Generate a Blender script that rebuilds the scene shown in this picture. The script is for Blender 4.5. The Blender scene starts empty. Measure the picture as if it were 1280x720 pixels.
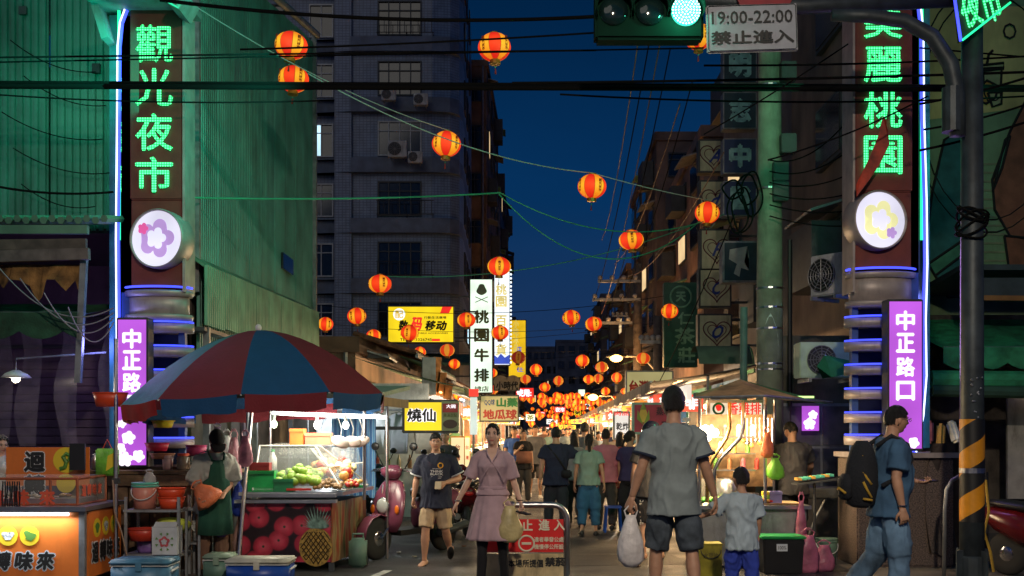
import bpy, bmesh, math, random
from mathutils import Vector as V, Matrix, noise
R = math.radians
rnd = random.Random(7)
sc = bpy.context.scene
col = sc.collection
F = 1400.0; HY = 538.0; CH = 1.6                # focal length in photo pixels, horizon row, eye height
# ---------------- camera, sky, sun, exposure
cd = bpy.data.cameras.new('camera'); cam = bpy.data.objects.new('camera', cd); col.objects.link(cam)
cam.location = (0, 0, CH); cam.rotation_euler = (R(90), 0, 0)
cd.sensor_width = 36; cd.lens = F/1280*36; cd.shift_y = (HY-360)/1280; cd.clip_end = 5000; cd.clip_start = .1
sc.camera = cam
wd = bpy.data.worlds.new('World'); sc.world = wd; wd.use_nodes = True
wn = wd.node_tree; bg = wn.nodes['Background']
tc = wn.nodes.new('ShaderNodeTexCoord'); sx = wn.nodes.new('ShaderNodeSeparateXYZ'); rp = wn.nodes.new('ShaderNodeValToRGB')
wn.links.new(tc.outputs['Generated'], sx.inputs[0]); wn.links.new(sx.outputs[2], rp.inputs[0]); wn.links.new(rp.outputs[0], bg.inputs[0])
e = rp.color_ramp.elements
e[0].position = 0.0; e[0].color = (.062, .046, .095, 1)
e[1].position = .36; e[1].color = (.0004, .014, .050, 1)
k = e.new(.08); k.color = (.010, .032, .098, 1)
k = e.new(.2); k.color = (.0015, .025, .088, 1)
bg.inputs[1].default_value = 1.1
wz = wn.nodes.new('ShaderNodeTexNoise'); wz.inputs['Scale'].default_value = 2.2; wz.inputs['Detail'].default_value = 6; wm = wn.nodes.new('ShaderNodeMapping'); wm.inputs['Scale'].default_value = (1,1,3)
wr = wn.nodes.new('ShaderNodeMapRange'); wr.inputs[1].default_value = .3; wr.inputs[2].default_value = .75; wr.inputs[3].default_value = .88; wr.inputs[4].default_value = 1.22
wn.links.new(tc.outputs['Generated'], wm.inputs[0]); wn.links.new(wm.outputs[0], wz.inputs['Vector']); wn.links.new(wz.outputs[0], wr.inputs[0])   # faint veils of cloud
wv_ = wn.nodes.new('ShaderNodeVectorMath'); wv_.operation = 'SCALE'; wn.links.new(rp.outputs[0], wv_.inputs[0]); wn.links.new(wr.outputs[0], wv_.inputs['Scale']); wn.links.new(wv_.outputs[0], bg.inputs[0])
sd = bpy.data.lights.new('twilight_sun', 'SUN'); sd.energy = .16; sd.angle = R(30); sd.color = (1, .93, .82)
so = bpy.data.objects.new('twilight_sun', sd); col.objects.link(so); so.rotation_euler = (R(66), 0, R(-18))
sc.view_settings.view_transform = 'Standard'; sc.view_settings.look = 'None'
sc.view_settings.exposure = 0; sc.view_settings.gamma = 1; sc.view_settings.use_curve_mapping = False
sc.cycles.use_denoising = True; sc.cycles.use_adaptive_sampling = True
sc.cycles.max_bounces = 6; sc.cycles.diffuse_bounces = 3; sc.cycles.glossy_bounces = 3; sc.cycles.transmission_bounces = 4; sc.cycles.transparent_max_bounces = 12
sc.cycles.sample_clamp_indirect = 4; sc.cycles.caustics_reflective = False; sc.cycles.caustics_refractive = False

# ---------------- helpers
TS = bpy.data.scenes.new('mesh_bench')                                # text and remesh results are computed apart from the big scene, then it is removed
def bake(o):
    TS.collection.objects.link(o)
    with bpy.context.temp_override(scene=TS, view_layer=TS.view_layers[0]): dg = bpy.context.evaluated_depsgraph_get()
    me = bpy.data.meshes.new_from_object(o.evaluated_get(dg)); d = o.data; bpy.data.objects.remove(o); return me, d
def P(px, py, Y): return V(((px-640)*Y/F, Y, CH+(HY-py)*Y/F))
def U(u, Y, z=0): return V((u+.0357*Y, Y, z))   # street coordinates: u across, Y along
M = {}
def mat(n, c=(.5,.5,.5), rough=.6, metal=0, em=0, emc=None, var=.15, vs=6, bump=.0, bs=40, alpha=1, spec=None, sample=None, trans=0, dirt=0):
    if n in M: return M[n]
    m = bpy.data.materials.new(n); m.use_nodes = True; M[n] = m
    nt = m.node_tree; b = nt.nodes['Principled BSDF']
    def nn(t): return nt.nodes.new(t)
    b.inputs['Roughness'].default_value = rough; b.inputs['Metallic'].default_value = metal
    b.inputs['Base Color'].default_value = (*c, 1)
    if spec is not None: b.inputs['Specular IOR Level'].default_value = spec
    if trans: b.inputs['Transmission Weight'].default_value = trans; b.inputs['IOR'].default_value = 1.1
    if var > 0 or bump or dirt:
        t = nn('ShaderNodeTexCoord'); no = nn('ShaderNodeTexNoise'); no.inputs['Scale'].default_value = vs; no.inputs['Detail'].default_value = 5
        nt.links.new(t.outputs['Object'], no.inputs['Vector'])
        if var > 0:
            mr = nn('ShaderNodeMapRange'); mr.inputs[1].default_value = .3; mr.inputs[2].default_value = .7
            mr.inputs[3].default_value = 1-var*1.6; mr.inputs[4].default_value = 1+var
            nt.links.new(no.outputs[0], mr.inputs[0])
            mx = nn('ShaderNodeVectorMath'); mx.operation = 'SCALE'; mx.inputs[0].default_value = c
            nt.links.new(mr.outputs[0], mx.inputs['Scale']); nt.links.new(mx.outputs[0], b.inputs['Base Color'])
            if dirt:
                n3 = nn('ShaderNodeTexNoise'); n3.inputs['Scale'].default_value = vs*.45; n3.inputs['Detail'].default_value = 9; n3.inputs['Roughness'].default_value = .75
                mp = nn('ShaderNodeMapping'); mp.inputs['Scale'].default_value = (2.2, 2.2, .45)
                nt.links.new(t.outputs['Object'], mp.inputs[0]); nt.links.new(mp.outputs[0], n3.inputs['Vector'])
                r2 = nn('ShaderNodeMapRange'); r2.inputs[1].default_value = .52; r2.inputs[2].default_value = .68; r2.inputs[3].default_value = 0; r2.inputs[4].default_value = dirt
                nt.links.new(n3.outputs[0], r2.inputs[0])
                mc = nn('ShaderNodeMix'); mc.data_type = 'RGBA'; mc.inputs[7].default_value = (.045,.035,.025,1)
                nt.links.new(r2.outputs[0], mc.inputs[0]); nt.links.new(mx.outputs[0], mc.inputs[6]); nt.links.new(mc.outputs[2], b.inputs['Base Color'])
        if bump:
            n2 = nn('ShaderNodeTexNoise'); n2.inputs['Scale'].default_value = bs; n2.inputs['Detail'].default_value = 3
            nt.links.new(t.outputs['Object'], n2.inputs['Vector'])
            bp = nn('ShaderNodeBump'); bp.inputs['Strength'].default_value = bump; bp.inputs['Distance'].default_value = .02
            nt.links.new(n2.outputs[0], bp.inputs['Height']); nt.links.new(bp.outputs[0], b.inputs['Normal'])
    if em:
        b.inputs['Emission Color'].default_value = (*(emc or c), 1); b.inputs['Emission Strength'].default_value = em
        if sample is False: m.cycles.emission_sampling = 'NONE'
    if alpha < 1: b.inputs['Alpha'].default_value = alpha
    return m
def glow(n, c, s, sample=False):                 # a surface that gives off light, with an uneven lamp behind it
    if n in M: return M[n]
    m = mat(n, (.25*c[0]+.02, .25*c[1]+.02, .25*c[2]+.02), .5, em=s, emc=c, var=0, sample=sample)
    nt = m.node_tree; b = nt.nodes['Principled BSDF']
    t = nt.nodes.new('ShaderNodeTexCoord'); no = nt.nodes.new('ShaderNodeTexNoise'); no.inputs['Scale'].default_value = 1.6; no.inputs['Detail'].default_value = 1
    mr = nt.nodes.new('ShaderNodeMapRange'); mr.inputs[1].default_value = .3; mr.inputs[2].default_value = .7; mr.inputs[3].default_value = s*.8; mr.inputs[4].default_value = s*1.15
    nt.links.new(t.outputs['Object'], no.inputs['Vector']); nt.links.new(no.outputs[0], mr.inputs[0]); nt.links.new(mr.outputs[0], b.inputs['Emission Strength'])
    return m
def tag(o, label=None, cat=None, group=None, kind=None):
    if label: o['label'] = label
    if cat: o['category'] = cat
    if group: o['group'] = group
    if kind: o['kind'] = kind
    return o
def thing(name, label, cat, loc=(0,0,0), rz=0, group=None, parent=None):
    o = bpy.data.objects.new(name, None); col.objects.link(o); o.empty_display_size = .1
    o.location = loc; o.rotation_euler = (0, 0, rz)
    return tag(o, label, cat, group)
def obj(name, bm, m=None, parent=None, smooth=False):
    me = bpy.data.meshes.new(name)
    if isinstance(bm, bmesh.types.BMesh):
        bm.to_mesh(me); bm.free()
    else: me = bm
    ms = m if isinstance(m, (list, tuple)) else [m]
    if len(me.materials) == 0:
        for q in ms:
            if q: me.materials.append(q)
    if smooth:
        for p in me.polygons: p.use_smooth = True
    o = bpy.data.objects.new(name, me); col.objects.link(o)
    if parent: o.parent = parent
    return o
def copy_tree(o, parent=None):
    c = o.copy(); col.objects.link(c); c.parent = parent
    for ch in list(o.children): copy_tree(ch, c)
    return c
def B(): return bmesh.new()
def box(bm, c, s, rz=0, rx=0, ry=0, mi=0, taper=1):
    r = bmesh.ops.create_cube(bm, size=1)
    mt = Matrix.Translation(c) @ Matrix.Rotation(rz,4,'Z') @ Matrix.Rotation(ry,4,'Y') @ Matrix.Rotation(rx,4,'X') @ Matrix.Diagonal((*s,1))
    if taper != 1:
        for v in r['verts']:
            if v.co.z < 0: v.co.x *= taper; v.co.y *= taper
    bmesh.ops.transform(bm, matrix=mt, verts=r['verts'])
    if mi:
        for f in {f for v in r['verts'] for f in v.link_faces}: f.material_index = mi
    return bm
def bx(c, s, **k): return box(B(), c, s, **k)
def bev(bm, w=.01, seg=2):
    bmesh.ops.bevel(bm, geom=list(bm.edges), offset=w, segments=seg, affect='EDGES', clamp_overlap=True); return bm
def tube(bm, pts, r, n=8, mi=0, cap=True):
    pts = [V(p) for p in pts]; rs = r if isinstance(r, (list, tuple)) else [r]*len(pts)
    rings = []; side = None
    for i, p in enumerate(pts):
        d = (pts[min(i+1, len(pts)-1)] - pts[max(i-1, 0)]).normalized()
        if side is None: side = d.cross(V((0,0,1)) if abs(d.z) < .9 else V((1,0,0)))
        side = (side - d*side.dot(d)).normalized(); up = d.cross(side)
        rings.append([bm.verts.new(p + (side*math.cos(a) + up*math.sin(a))*rs[i]) for a in [2*math.pi*j/n for j in range(n)]])
    for a, b in zip(rings, rings[1:]):
        for j in range(n):
            f = bm.faces.new((a[j], a[(j+1)%n], b[(j+1)%n], b[j])); f.material_index = mi
    if cap:
        for q in (rings[0][::-1], rings[-1]):
            f = bm.faces.new(q); f.material_index = mi
    return bm
def loft(bm, rings, n=16, mi=0, fn=None):
    """rings: (centre, axis, side, rx, ry); closed ends."""
    out = []
    for k, (c, ax, sd_, rx, ry) in enumerate(rings):
        ax = V(ax).normalized(); s = V(sd_); s = (s - ax*s.dot(ax)).normalized(); u = ax.cross(s)
        row = []
        for j in range(n):
            a = 2*math.pi*j/n; q = fn(k, a) if fn else 1
            row.append(bm.verts.new(V(c) + s*math.cos(a)*rx*q + u*math.sin(a)*ry*q))
        out.append(row)
    for a, b in zip(out, out[1:]):
        for j in range(n):
            f = bm.faces.new((a[j], a[(j+1)%n], b[(j+1)%n], b[j])); f.material_index = mi
    for q in (out[0][::-1], out[-1]):
        f = bm.faces.new(q); f.material_index = mi
    return bm
def lathe(bm, prof, n=20, c=(0,0,0), mi=0, sx_=1, sy=1):
    rows = [[bm.verts.new((c[0]+r*math.cos(2*math.pi*j/n)*sx_, c[1]+r*math.sin(2*math.pi*j/n)*sy, c[2]+z)) for j in range(n)] for r, z in prof]
    for a, b in zip(rows, rows[1:]):
        for j in range(n):
            f = bm.faces.new((a[j], a[(j+1)%n], b[(j+1)%n], b[j])); f.material_index = mi
    for q in (rows[0][::-1], rows[-1]):
        f = bm.faces.new(q); f.material_index = mi
    return bm
def sph(bm, c, r, n=10, s=(1,1,1), mi=0):
    q = bmesh.ops.create_uvsphere(bm, u_segments=n, v_segments=max(4, n*2//3), radius=r)
    for v in q['verts']: v.co = V((v.co.x*s[0], v.co.y*s[1], v.co.z*s[2])) + V(c)
    if mi:
        for f in {f for v in q['verts'] for f in v.link_faces}: f.material_index = mi
    return bm
def poly(bm, pts, d=V((0,.01,0)), mi=0):
    """a flat outline extruded by d"""
    a = [bm.verts.new(V(p)) for p in pts]; b = [bm.verts.new(V(p)+V(d)) for p in pts]; n = len(a)
    for q in (a, b[::-1]):
        f = bm.faces.new(q); f.material_index = mi
    for j in range(n):
        f = bm.faces.new((a[(j+1)%n], a[j], b[j], b[(j+1)%n])); f.material_index = mi
    return bm
def tris(bm): bmesh.ops.triangulate(bm, faces=[f for f in bm.faces if len(f.verts) > 4]); return bm
def sag(a, b, s, n=14):
    a, b = V(a), V(b); return [a.lerp(b, t/n) - V((0,0,s*4*(t/n)*(1-t/n))) for t in range(n+1)]
TXT = {}
ORD = ['first','second','third','fourth','fifth','sixth','seventh','eighth','ninth','tenth','eleventh','twelfth','thirteenth','fourteenth','fifteenth']
def text_mesh(s, bold=0, ext=.004, shear=0, spacing=1):
    k = (s, bold, ext, shear, spacing)
    if k in TXT: return TXT[k]
    cu = bpy.data.curves.new('lettering', 'FONT'); cu.body = s; cu.size = 1; cu.align_x = 'CENTER'; cu.align_y = 'CENTER'
    cu.extrude = 0; cu.resolution_u = 2; cu.shear = shear; cu.space_character = spacing
    me, cu = bake(bpy.data.objects.new('lettering', cu)); bpy.data.curves.remove(cu)
    xs = [v.co.x for v in me.vertices]; ys = [v.co.y for v in me.vertices]
    cx, cy = (max(xs)+min(xs))/2, (max(ys)+min(ys))/2; me.materials.clear()
    W, H = max(xs)-min(xs)+2*bold, max(ys)-min(ys)+2*bold
    offs = [(0,0)] if bold <= 0 else ([(math.cos(a), math.sin(a)) for a in [math.pi*j/4 for j in range(8)]] if bold > .06 else [(1,0),(-1,0),(0,1),(0,-1)])
    vs = []; fs = []; n = len(me.vertices); base = [(v.co.x-cx, v.co.y-cy) for v in me.vertices]; pf = [tuple(p.vertices) for p in me.polygons]
    for q, (dx, dy) in enumerate(offs):                              # thick strokes: the glyph laid over itself, a hair apart
        vs += [(x+dx*bold, y+dy*bold, ext*.5+q*.0004) for x, y in base]; fs += [tuple(i+q*n for i in f) for f in pf]
    me.clear_geometry(); me.from_pydata(vs, [], fs)
    TXT[k] = (me, W, H); return TXT[k]
def text(s, w, h, m, loc, rz=0, parent=None, bold=.02, name='lettering', ext=.004, shear=0, rx=math.pi/2, vertical=False):
    """upright lettering facing -Y at rz=0, stretched to w x h metres"""
    if vertical: s = '\n'.join(s)
    me, W, H = text_mesh(s, bold, ext, shear)
    me = me.copy(); me.materials.append(m)
    sx_, sy_ = w/W, h/H
    for v in me.vertices: v.co.x *= sx_; v.co.y *= sy_; 
    o = bpy.data.objects.new(name, me); col.objects.link(o); o.location = loc; o.rotation_euler = (rx, 0, rz)
    if parent: o.parent = parent
    return o
def lamp(kind, loc, power, color=(1,1,1), size=.3, rot=(0,0,0), size_y=None, parent=None, spot=None, name='lamp_light'):
    l = bpy.data.lights.new(name, kind); l.energy = power; l.color = color
    if kind == 'AREA':
        l.size = size
        if size_y: l.shape = 'RECTANGLE'; l.size_y = size_y
    else: l.shadow_soft_size = size
    if spot: l.spot_size = spot; l.spot_blend = .8
    o = bpy.data.objects.new(name, l); col.objects.link(o); o.location = loc; o.rotation_euler = rot
    if parent: o.parent = parent
    return o
# common materials
steel = mat('brushed_steel', (.5,.5,.52), .32, 1, var=.1, bump=.1)
dsteel = mat('dark_painted_steel', (.06,.065,.07), .5, .3, bump=.15, dirt=.4)
gsteel = mat('galvanised_steel', (.3,.31,.32), .5, .6, var=.2, bump=.15, dirt=.5)
black = mat('black_plastic', (.012,.012,.013), .4)
rubber = mat('black_rubber', (.015,.015,.015), .8)
white = mat('white_paint', (.75,.75,.72), .5, dirt=.3)
glass = mat('dark_window_glass', (.012,.016,.02), .08, spec=.8, var=.3)
wood = mat('weathered_wood', (.16,.09,.05), .7, var=.35, bump=.3, dirt=.5)
cable_m = mat('black_cable', (.008,.008,.008), .8, var=0, spec=.05)
red_ink = mat('red_ink', (.55,.02,.02), .5, var=0)
blk_ink = mat('black_ink', (.015,.015,.015), .5, var=0)
wht_ink = mat('white_ink', (.8,.8,.8), .5, var=0)
warm = (1, .62, .28)
# ---------------- people
skin_m = mat('skin', (.50,.27,.17), .55, var=.08, vs=12, bump=.08, bs=90)
skin_p = mat('pale_skin', (.66,.40,.29), .5, var=.06, vs=12)
hair_m = mat('black_hair', (.012,.009,.008), .45, var=.4, vs=60, bump=.8, bs=160)
lip_m = mat('lips', (.42,.12,.10), .5, var=0); lipr_m = mat('red_lips', (.45,.05,.06), .45, var=0)
eye_w = mat('eye_white', (.7,.68,.65), .3, var=0); eye_d = mat('eye_dark', (.01,.008,.006), .2, var=0)
nail_m = mat('nail', (.65,.4,.33), .35, var=0)
def dirv(pitch, yaw=0, roll=0):
    """unit vector hanging down swung forward by pitch and outward (+x) by roll, degrees"""
    p, r = R(pitch), R(roll)
    v = V((math.sin(r), math.sin(p)*math.cos(r), -math.cos(p)*math.cos(r)))
    return Matrix.Rotation(R(yaw),3,'Z') @ v
def remesh(bm, vox, smooth=3, fn=None):
    me = bpy.data.meshes.new('r'); bmesh.ops.recalc_face_normals(bm, faces=list(bm.faces)); bm.to_mesh(me); bm.free()
    o = bpy.data.objects.new('r', me)
    m = o.modifiers.new('r', 'REMESH'); m.mode = 'VOXEL'; m.voxel_size = vox; m.use_smooth_shade = True
    s = o.modifiers.new('s', 'SMOOTH'); s.iterations = smooth; s.factor = .5
    r, me = bake(o); bpy.data.meshes.remove(me)
    if fn:
        ns = [v.normal.copy() for v in r.vertices]
        for v, q in zip(r.vertices, ns): v.co += q*fn(v.co)
    return r
def folds(a, sc_=9, seed=0):
    o = V((seed*3.7, seed*1.3, 0))
    def f(p):
        q = V((p.x*sc_, p.y*sc_, p.z*sc_*.55)) + o
        q += V((noise.noise(q*.6), noise.noise(q*.6+V((5,5,5))), 0))*1.2
        n = 1-abs(noise.noise(q))*2.2
        return max(-.0025, a*(n-.42) + a*.5*noise.noise(q*2.3))
    return f
def head_mesh(bm, c, rot, k, hi, mouth=1, female=False):
    nu, nv = (48, 36) if hi else (16, 12)
    q = bmesh.ops.create_uvsphere(bm, u_segments=nu, v_segments=nv, radius=1)
    g = lambda x, z, x0, z0, sx_, sz: math.exp(-((x-x0)/sx_)**2-((z-z0)/sz)**2)
    for v in q['verts']:
        x, y, z = v.co
        w = .073 if not female else .068
        X, Y, Z = x*w, y*.092, z*.112
        if z < 0:
            X *= 1-.30*z*z - (.10*z*z if female else .0); Y = Y*(1-.06*z*z) + .012*z*z
        if y < 0: Z += .0; Y *= 1.04; 
        if y < -.2 and z < -.35: Y *= 1-.35*(-.35-z)
        if y > .2:
            f = 0
            f += .020*g(X, Z, 0, -.018, .011, .013) + .011*g(X, Z, 0, .008, .008, .022)
            f -= .009*(g(X, Z, .029, .013, .016, .010) + g(X, Z, -.029, .013, .016, .010))
            f += .005*(g(X, Z, .030, .031, .022, .007) + g(X, Z, -.030, .031, .022, .007))
            f += .007*g(X, Z, 0, -.052, .022, .008) - .004*g(X, Z, 0, -.068, .03, .006) + .008*g(X, Z, 0, -.090, .02, .013)
            f += .006*(g(X, Z, .042, -.018, .02, .018) + g(X, Z, -.042, -.018, .02, .018))
            Y += f
        v.co = c + rot @ V((X, Y, Z))*k
    if hi:
        inv = rot.inverted()
        for f in {f for v in q['verts'] for f in v.link_faces}:
            p = inv @ (f.calc_center_median()-c)/k
            if p.y > .05:
                if abs(p.x) < .021*(1-abs(p.z+.052)*20) and abs(p.z+.052) < .0075: f.material_index = 1
    for s in (-1, 1):
        r = bmesh.ops.create_uvsphere(bm, u_segments=10, v_segments=8, radius=1)
        for v in r['verts']: v.co = c + rot @ (V((v.co.x*.009, v.co.y*.018, v.co.z*.030)) + V((s*(.074 if not female else .069), -.004, -.004)))*k
def hand(bm, w, d, nrm, k=1, curl=30, thumb=1, spread=6, hi=True):
    """w wrist, d along the hand, nrm = palm normal"""
    d = V(d).normalized(); nrm = (V(nrm) - d*V(nrm).dot(d)).normalized(); s = d.cross(nrm)*thumb
    loft(bm, [(w-d*.02*k, d, s, .026*k, .020*k), (w+d*.02*k, d, s, .032*k, .017*k), (w+d*.06*k, d, s, .041*k, .015*k), (w+d*.088*k, d, s, .040*k, .012*k), (w+d*.095*k, d, s, .03*k, .008*k)], 12)
    for i, L in enumerate((.068, .078, .072, .056)):
        off = (.029-.0195*i); a = R(curl*(.8+.12*i)); sp = R(spread*(1.5-i)/1.5)
        p = w + d*.086*k + s*off*k; dd = (d*math.cos(sp) + s*math.sin(sp)).normalized(); pts = [p-dd*.012*k, p]; ang = 0
        for j, fr in enumerate((.45, .32, .23)):
            ang += a*(.7 if j == 0 else 1)
            p = p + (dd*math.cos(ang) + nrm*math.sin(ang))*L*fr*k; pts.append(p)
        tube(bm, pts, [.0095*k, .0092*k, .0085*k, .0078*k, .0055*k], 7 if hi else 5)
    p0 = w + d*.02*k + s*.022*k
    t1 = p0 + (d*.6 + s*.65 + nrm*.35).normalized()*.042*k; t2 = t1 + (d*.85 + s*.2 + nrm*.45).normalized()*.03*k; t3 = t2 + (d*.85 + nrm*.5).normalized()*.022*k
    tube(bm, [p0, t1, t2, t3], [.014*k, .011*k, .0098*k, .006*k], 7 if hi else 5)
def shoe(bm, a, d, k=1, L=.26, h=.075):
    d = V((d[0], d[1], d[2] if len(d) > 2 else 0)).normalized(); s = d.cross(V((0,0,1))).normalized(); z = s.cross(d)
    c0 = a - z*.035*k
    R_ = [(-.075,.0,.012,.02),(-.07,.008,.032,.036),(-.02,.01,.037,.045),(.05,-.003,.040,.034),(.12,-.014,.045,.024),(.165,-.02,.036,.017),(.185,-.024,.014,.009)]
    loft(bm, [(c0+d*x*k+z*zz*k, d, s, rx*k, ry*k) for x, zz, rx, ry in R_], 12)
def person(label, loc, face=0, h=1.7, pose=None, wear=None, hi=1, group=None, skin=None, female=False, girth=1, build_hands=True):
    """face: heading in degrees, 0 = towards +Y (away from the camera), 180 = towards the camera"""
    pose = pose or {}; wear = wear or {}; skin = skin or skin_m
    k = h/1.70; g = girth; kh = k*wear.get('head', 1)
    root = thing('person', label, 'person', loc, R(face), group)
    vox = .0095 if hi > 1 else (.014 if hi else .024)
    lean = R(pose.get('lean', 0)); tw = R(pose.get('twist', 0)); sway = pose.get('sway', 0)
    hipc = V((sway, pose.get('hipy', 0), pose.get('hipz', .90)))*k
    Rt = Matrix.Rotation(-lean,3,'X') @ Matrix.Rotation(R(pose.get('side',0)),3,'Y') @ Matrix.Rotation(tw,3,'Z')
    T = lambda x, y, z: hipc + Rt @ (V((x, y, z-.90))*k)                       # torso space
    fe = .93 if female else 1; bust = .02 if female else 0
    belly = pose.get('belly', 0)
    tz = [(.80,.115,.10,0),(.87,.158,.115,-.01),(.96,.155*(1.05 if female else 1),.11,-.005),(1.08,.135*fe,.10+belly,belly*.6),(1.19,.15*fe,.108+belly*.5,belly*.4),(1.29,.165*fe,.115+bust,.005+bust*.7),(1.37,.172*fe,.10,-.005),(1.425,.13*fe,.075,-.015),(1.46,.075,.06,-.012)]
    ax = Rt @ V((0,0,1)); sd_ = Rt @ V((1,0,0))
    def torso(bm, ex=0, z0=0, z1=9, gg=1, n=20):
        rs = [(T(0,yo,z), ax, sd_, (rx*g+ex)*k*gg, (ry*g+ex)*k) for z, rx, ry, yo in tz if z0 <= z <= z1]
        return rs
    kh = k*wear.get('head', 1)
    nk = V(pose.get('neck', (0,.01,0)))
    headc = T(0,.0,1.455) + Rt @ (V((nk.x, .025+nk.y, .15+.09*(kh/k-1)))*k)
    Hr = Rt @ Matrix.Rotation(R(pose.get('turn', 0)),3,'Z') @ Matrix.Rotation(R(-pose.get('nod', 0)),3,'X') @ Matrix.Rotation(R(pose.get('tilt', 0)),3,'Y')
    body = B()
    loft(body, torso(body))
    loft(body, [(T(0,-.012,1.42), ax, sd_, .085*k, .065*k), (T(0,-.008,1.46), ax, sd_, .062*k, .058*k), (T(nk.x*.5,.005,1.50), ax, sd_, .054*k, .056*k), (headc-Hr@V((0,.02,.04))*k, ax, sd_, .05*k, .056*k)], 14)
    arms = {}; legs = {}
    for s, nm in ((-1,'L'),(1,'R')):
        sh = T(s*.168*fe*(.5+.5*g), -.01, 1.395)
        ua = pose.get('arm'+nm, (5, 8)); fa = pose.get('fore'+nm, (15, 4)); 
        d1 = Rt @ dirv(ua[0], ua[2] if len(ua) > 2 else 0, s*ua[1]); d2 = Rt @ dirv(fa[0], fa[2] if len(fa) > 2 else 0, s*fa[1])
        el = sh + d1*.285*k; wr = el + d2*.245*k
        ag = .85 if female else (.5+.5*g)
        tube(body, [T(s*.09*fe, -.012, 1.385), sh-d1*.0*k-ax*.01*k], [.045*k, .050*k], 12)
        tube(body, [sh+d1*.01*k, sh+d1*.06*k, sh+d1*.16*k, el-d1*.02*k], [.055*k*ag, .054*k*ag, .048*k*ag, .041*k*ag], 12)
        tube(body, [el-d2*.02*k, el+d2*.05*k, el+d2*.12*k, wr], [.040*k*ag, .043*k*ag, .037*k*ag, .026*k*ag], 12)
        sph(body, el, .041*k*ag, 10)
        arms[nm] = (sh, d1, el, d2, wr)
        hp = hipc + Matrix.Rotation(tw*.3,3,'Z') @ V((s*.085, 0, -.03))*k
        th = pose.get('thigh'+nm, (0, 3)); sn = pose.get('shin'+nm, (-2, 1))
        e1 = dirv(th[0], th[2] if len(th) > 2 else 0, s*th[1]); e2 = dirv(sn[0], sn[2] if len(sn) > 2 else 0, s*sn[1])
        kn = hp + e1*.40*k; an = kn + e2*.405*k
        lg = (.92 if female else 1)*(.4+.6*g)
        loft(body, [(hp+e1*t*.40*k, e1, (1,0,0), r*k*lg, r*1.05*k*lg) for t, r in ((-.12,.075),(.05,.088),(.35,.080),(.7,.063),(1.0,.052))], 14)
        loft(body, [(kn+e2*t*.405*k, e2, (1,0,0), r*k*lg, r*1.08*k*lg) for t, r in ((-.06,.05),(.08,.050),(.32,.055),(.6,.044),(.85,.032),(1.02,.033))], 14)
        legs[nm] = (hp, e1, kn, e2, an)
        ft = pose.get('foot'+nm, (0, 8)); fd = V((s*math.sin(R(ft[1])), math.cos(R(ft[1])), -math.tan(R(ft[0]))))
        legs[nm] += (fd.normalized(),)
    me = remesh(body, vox, 3)
    bm = B(); bm.from_mesh(me); bpy.data.meshes.remove(me)
    head_mesh(bm, headc, Hr, kh, hi > 0, female=female)
    for nm, s in (('L',-1),('R',1)):
        sh, d1, el, d2, wr = arms[nm]
        hd = pose.get('hand'+nm, {})
        dd = V(hd['d']) if 'd' in hd else d2
        hand(bm, wr+d2*.01*k, dd, hd.get('n', V((-s, 0, 0))), k*(.93 if female else 1), hd.get('curl', 28), hd.get('thumb', 1 if ('n' not in hd and s < 0) else (-1 if 'n' not in hd else 1))*1, hi=hi > 1)
        fm = B() if False else bm
        hp, e1, kn, e2, an, fd = legs[nm]
        if wear.get('foot', 'shoe') in ('bare', 'sandal'): shoe(bm, an, fd, k*.95)
    bmesh.ops.recalc_face_normals(bm, faces=list(bm.faces))
    lipm = lipr_m if female else lip_m
    obj('body', bm, [skin, lipm], root, True)
    # eyes and brows
    if hi:
        for s in (-1, 1):
            ec = V((s*.029, .0815, .013)); bm = B()
            q = bmesh.ops.create_uvsphere(bm, u_segments=12, v_segments=8, radius=1)['verts']
            for v in q: v.co = headc + Hr @ (V((v.co.x*.0125, v.co.y*.008, v.co.z*.0062)) + ec)*kh
            q = bmesh.ops.create_uvsphere(bm, u_segments=10, v_segments=6, radius=1)['verts']
            for v in q: v.co = headc + Hr @ (V((v.co.x*.0062, v.co.y*.004, v.co.z*.0062)) + ec + V((0,.0065,0)))*kh
            for f in {f for v in q for f in v.link_faces}: f.material_index = 1
            tube(bm, [headc+Hr@V((s*x, y, z))*kh for x, y, z in ((.015,.0885,.0175),(.029,.0905,.0205),(.042,.083,.0165))], [.0016*kh]*3, 5, mi=1)
            obj('eye', bm, [eye_w, eye_d], root, True)
            bm = B(); tube(bm, [headc+Hr@V((s*x, y, z))*kh for x, y, z in ((.014,.093,.0305),(.028,.092,.035),(.043,.081,.031))], [.0030*kh,.0036*kh,.002*kh], 6)
            obj('eyebrow', bm, hair_m, root, True)
    # hair
    hs = wear.get('hair', 'short'); hm = wear.get('hair_m', hair_m)
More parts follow.
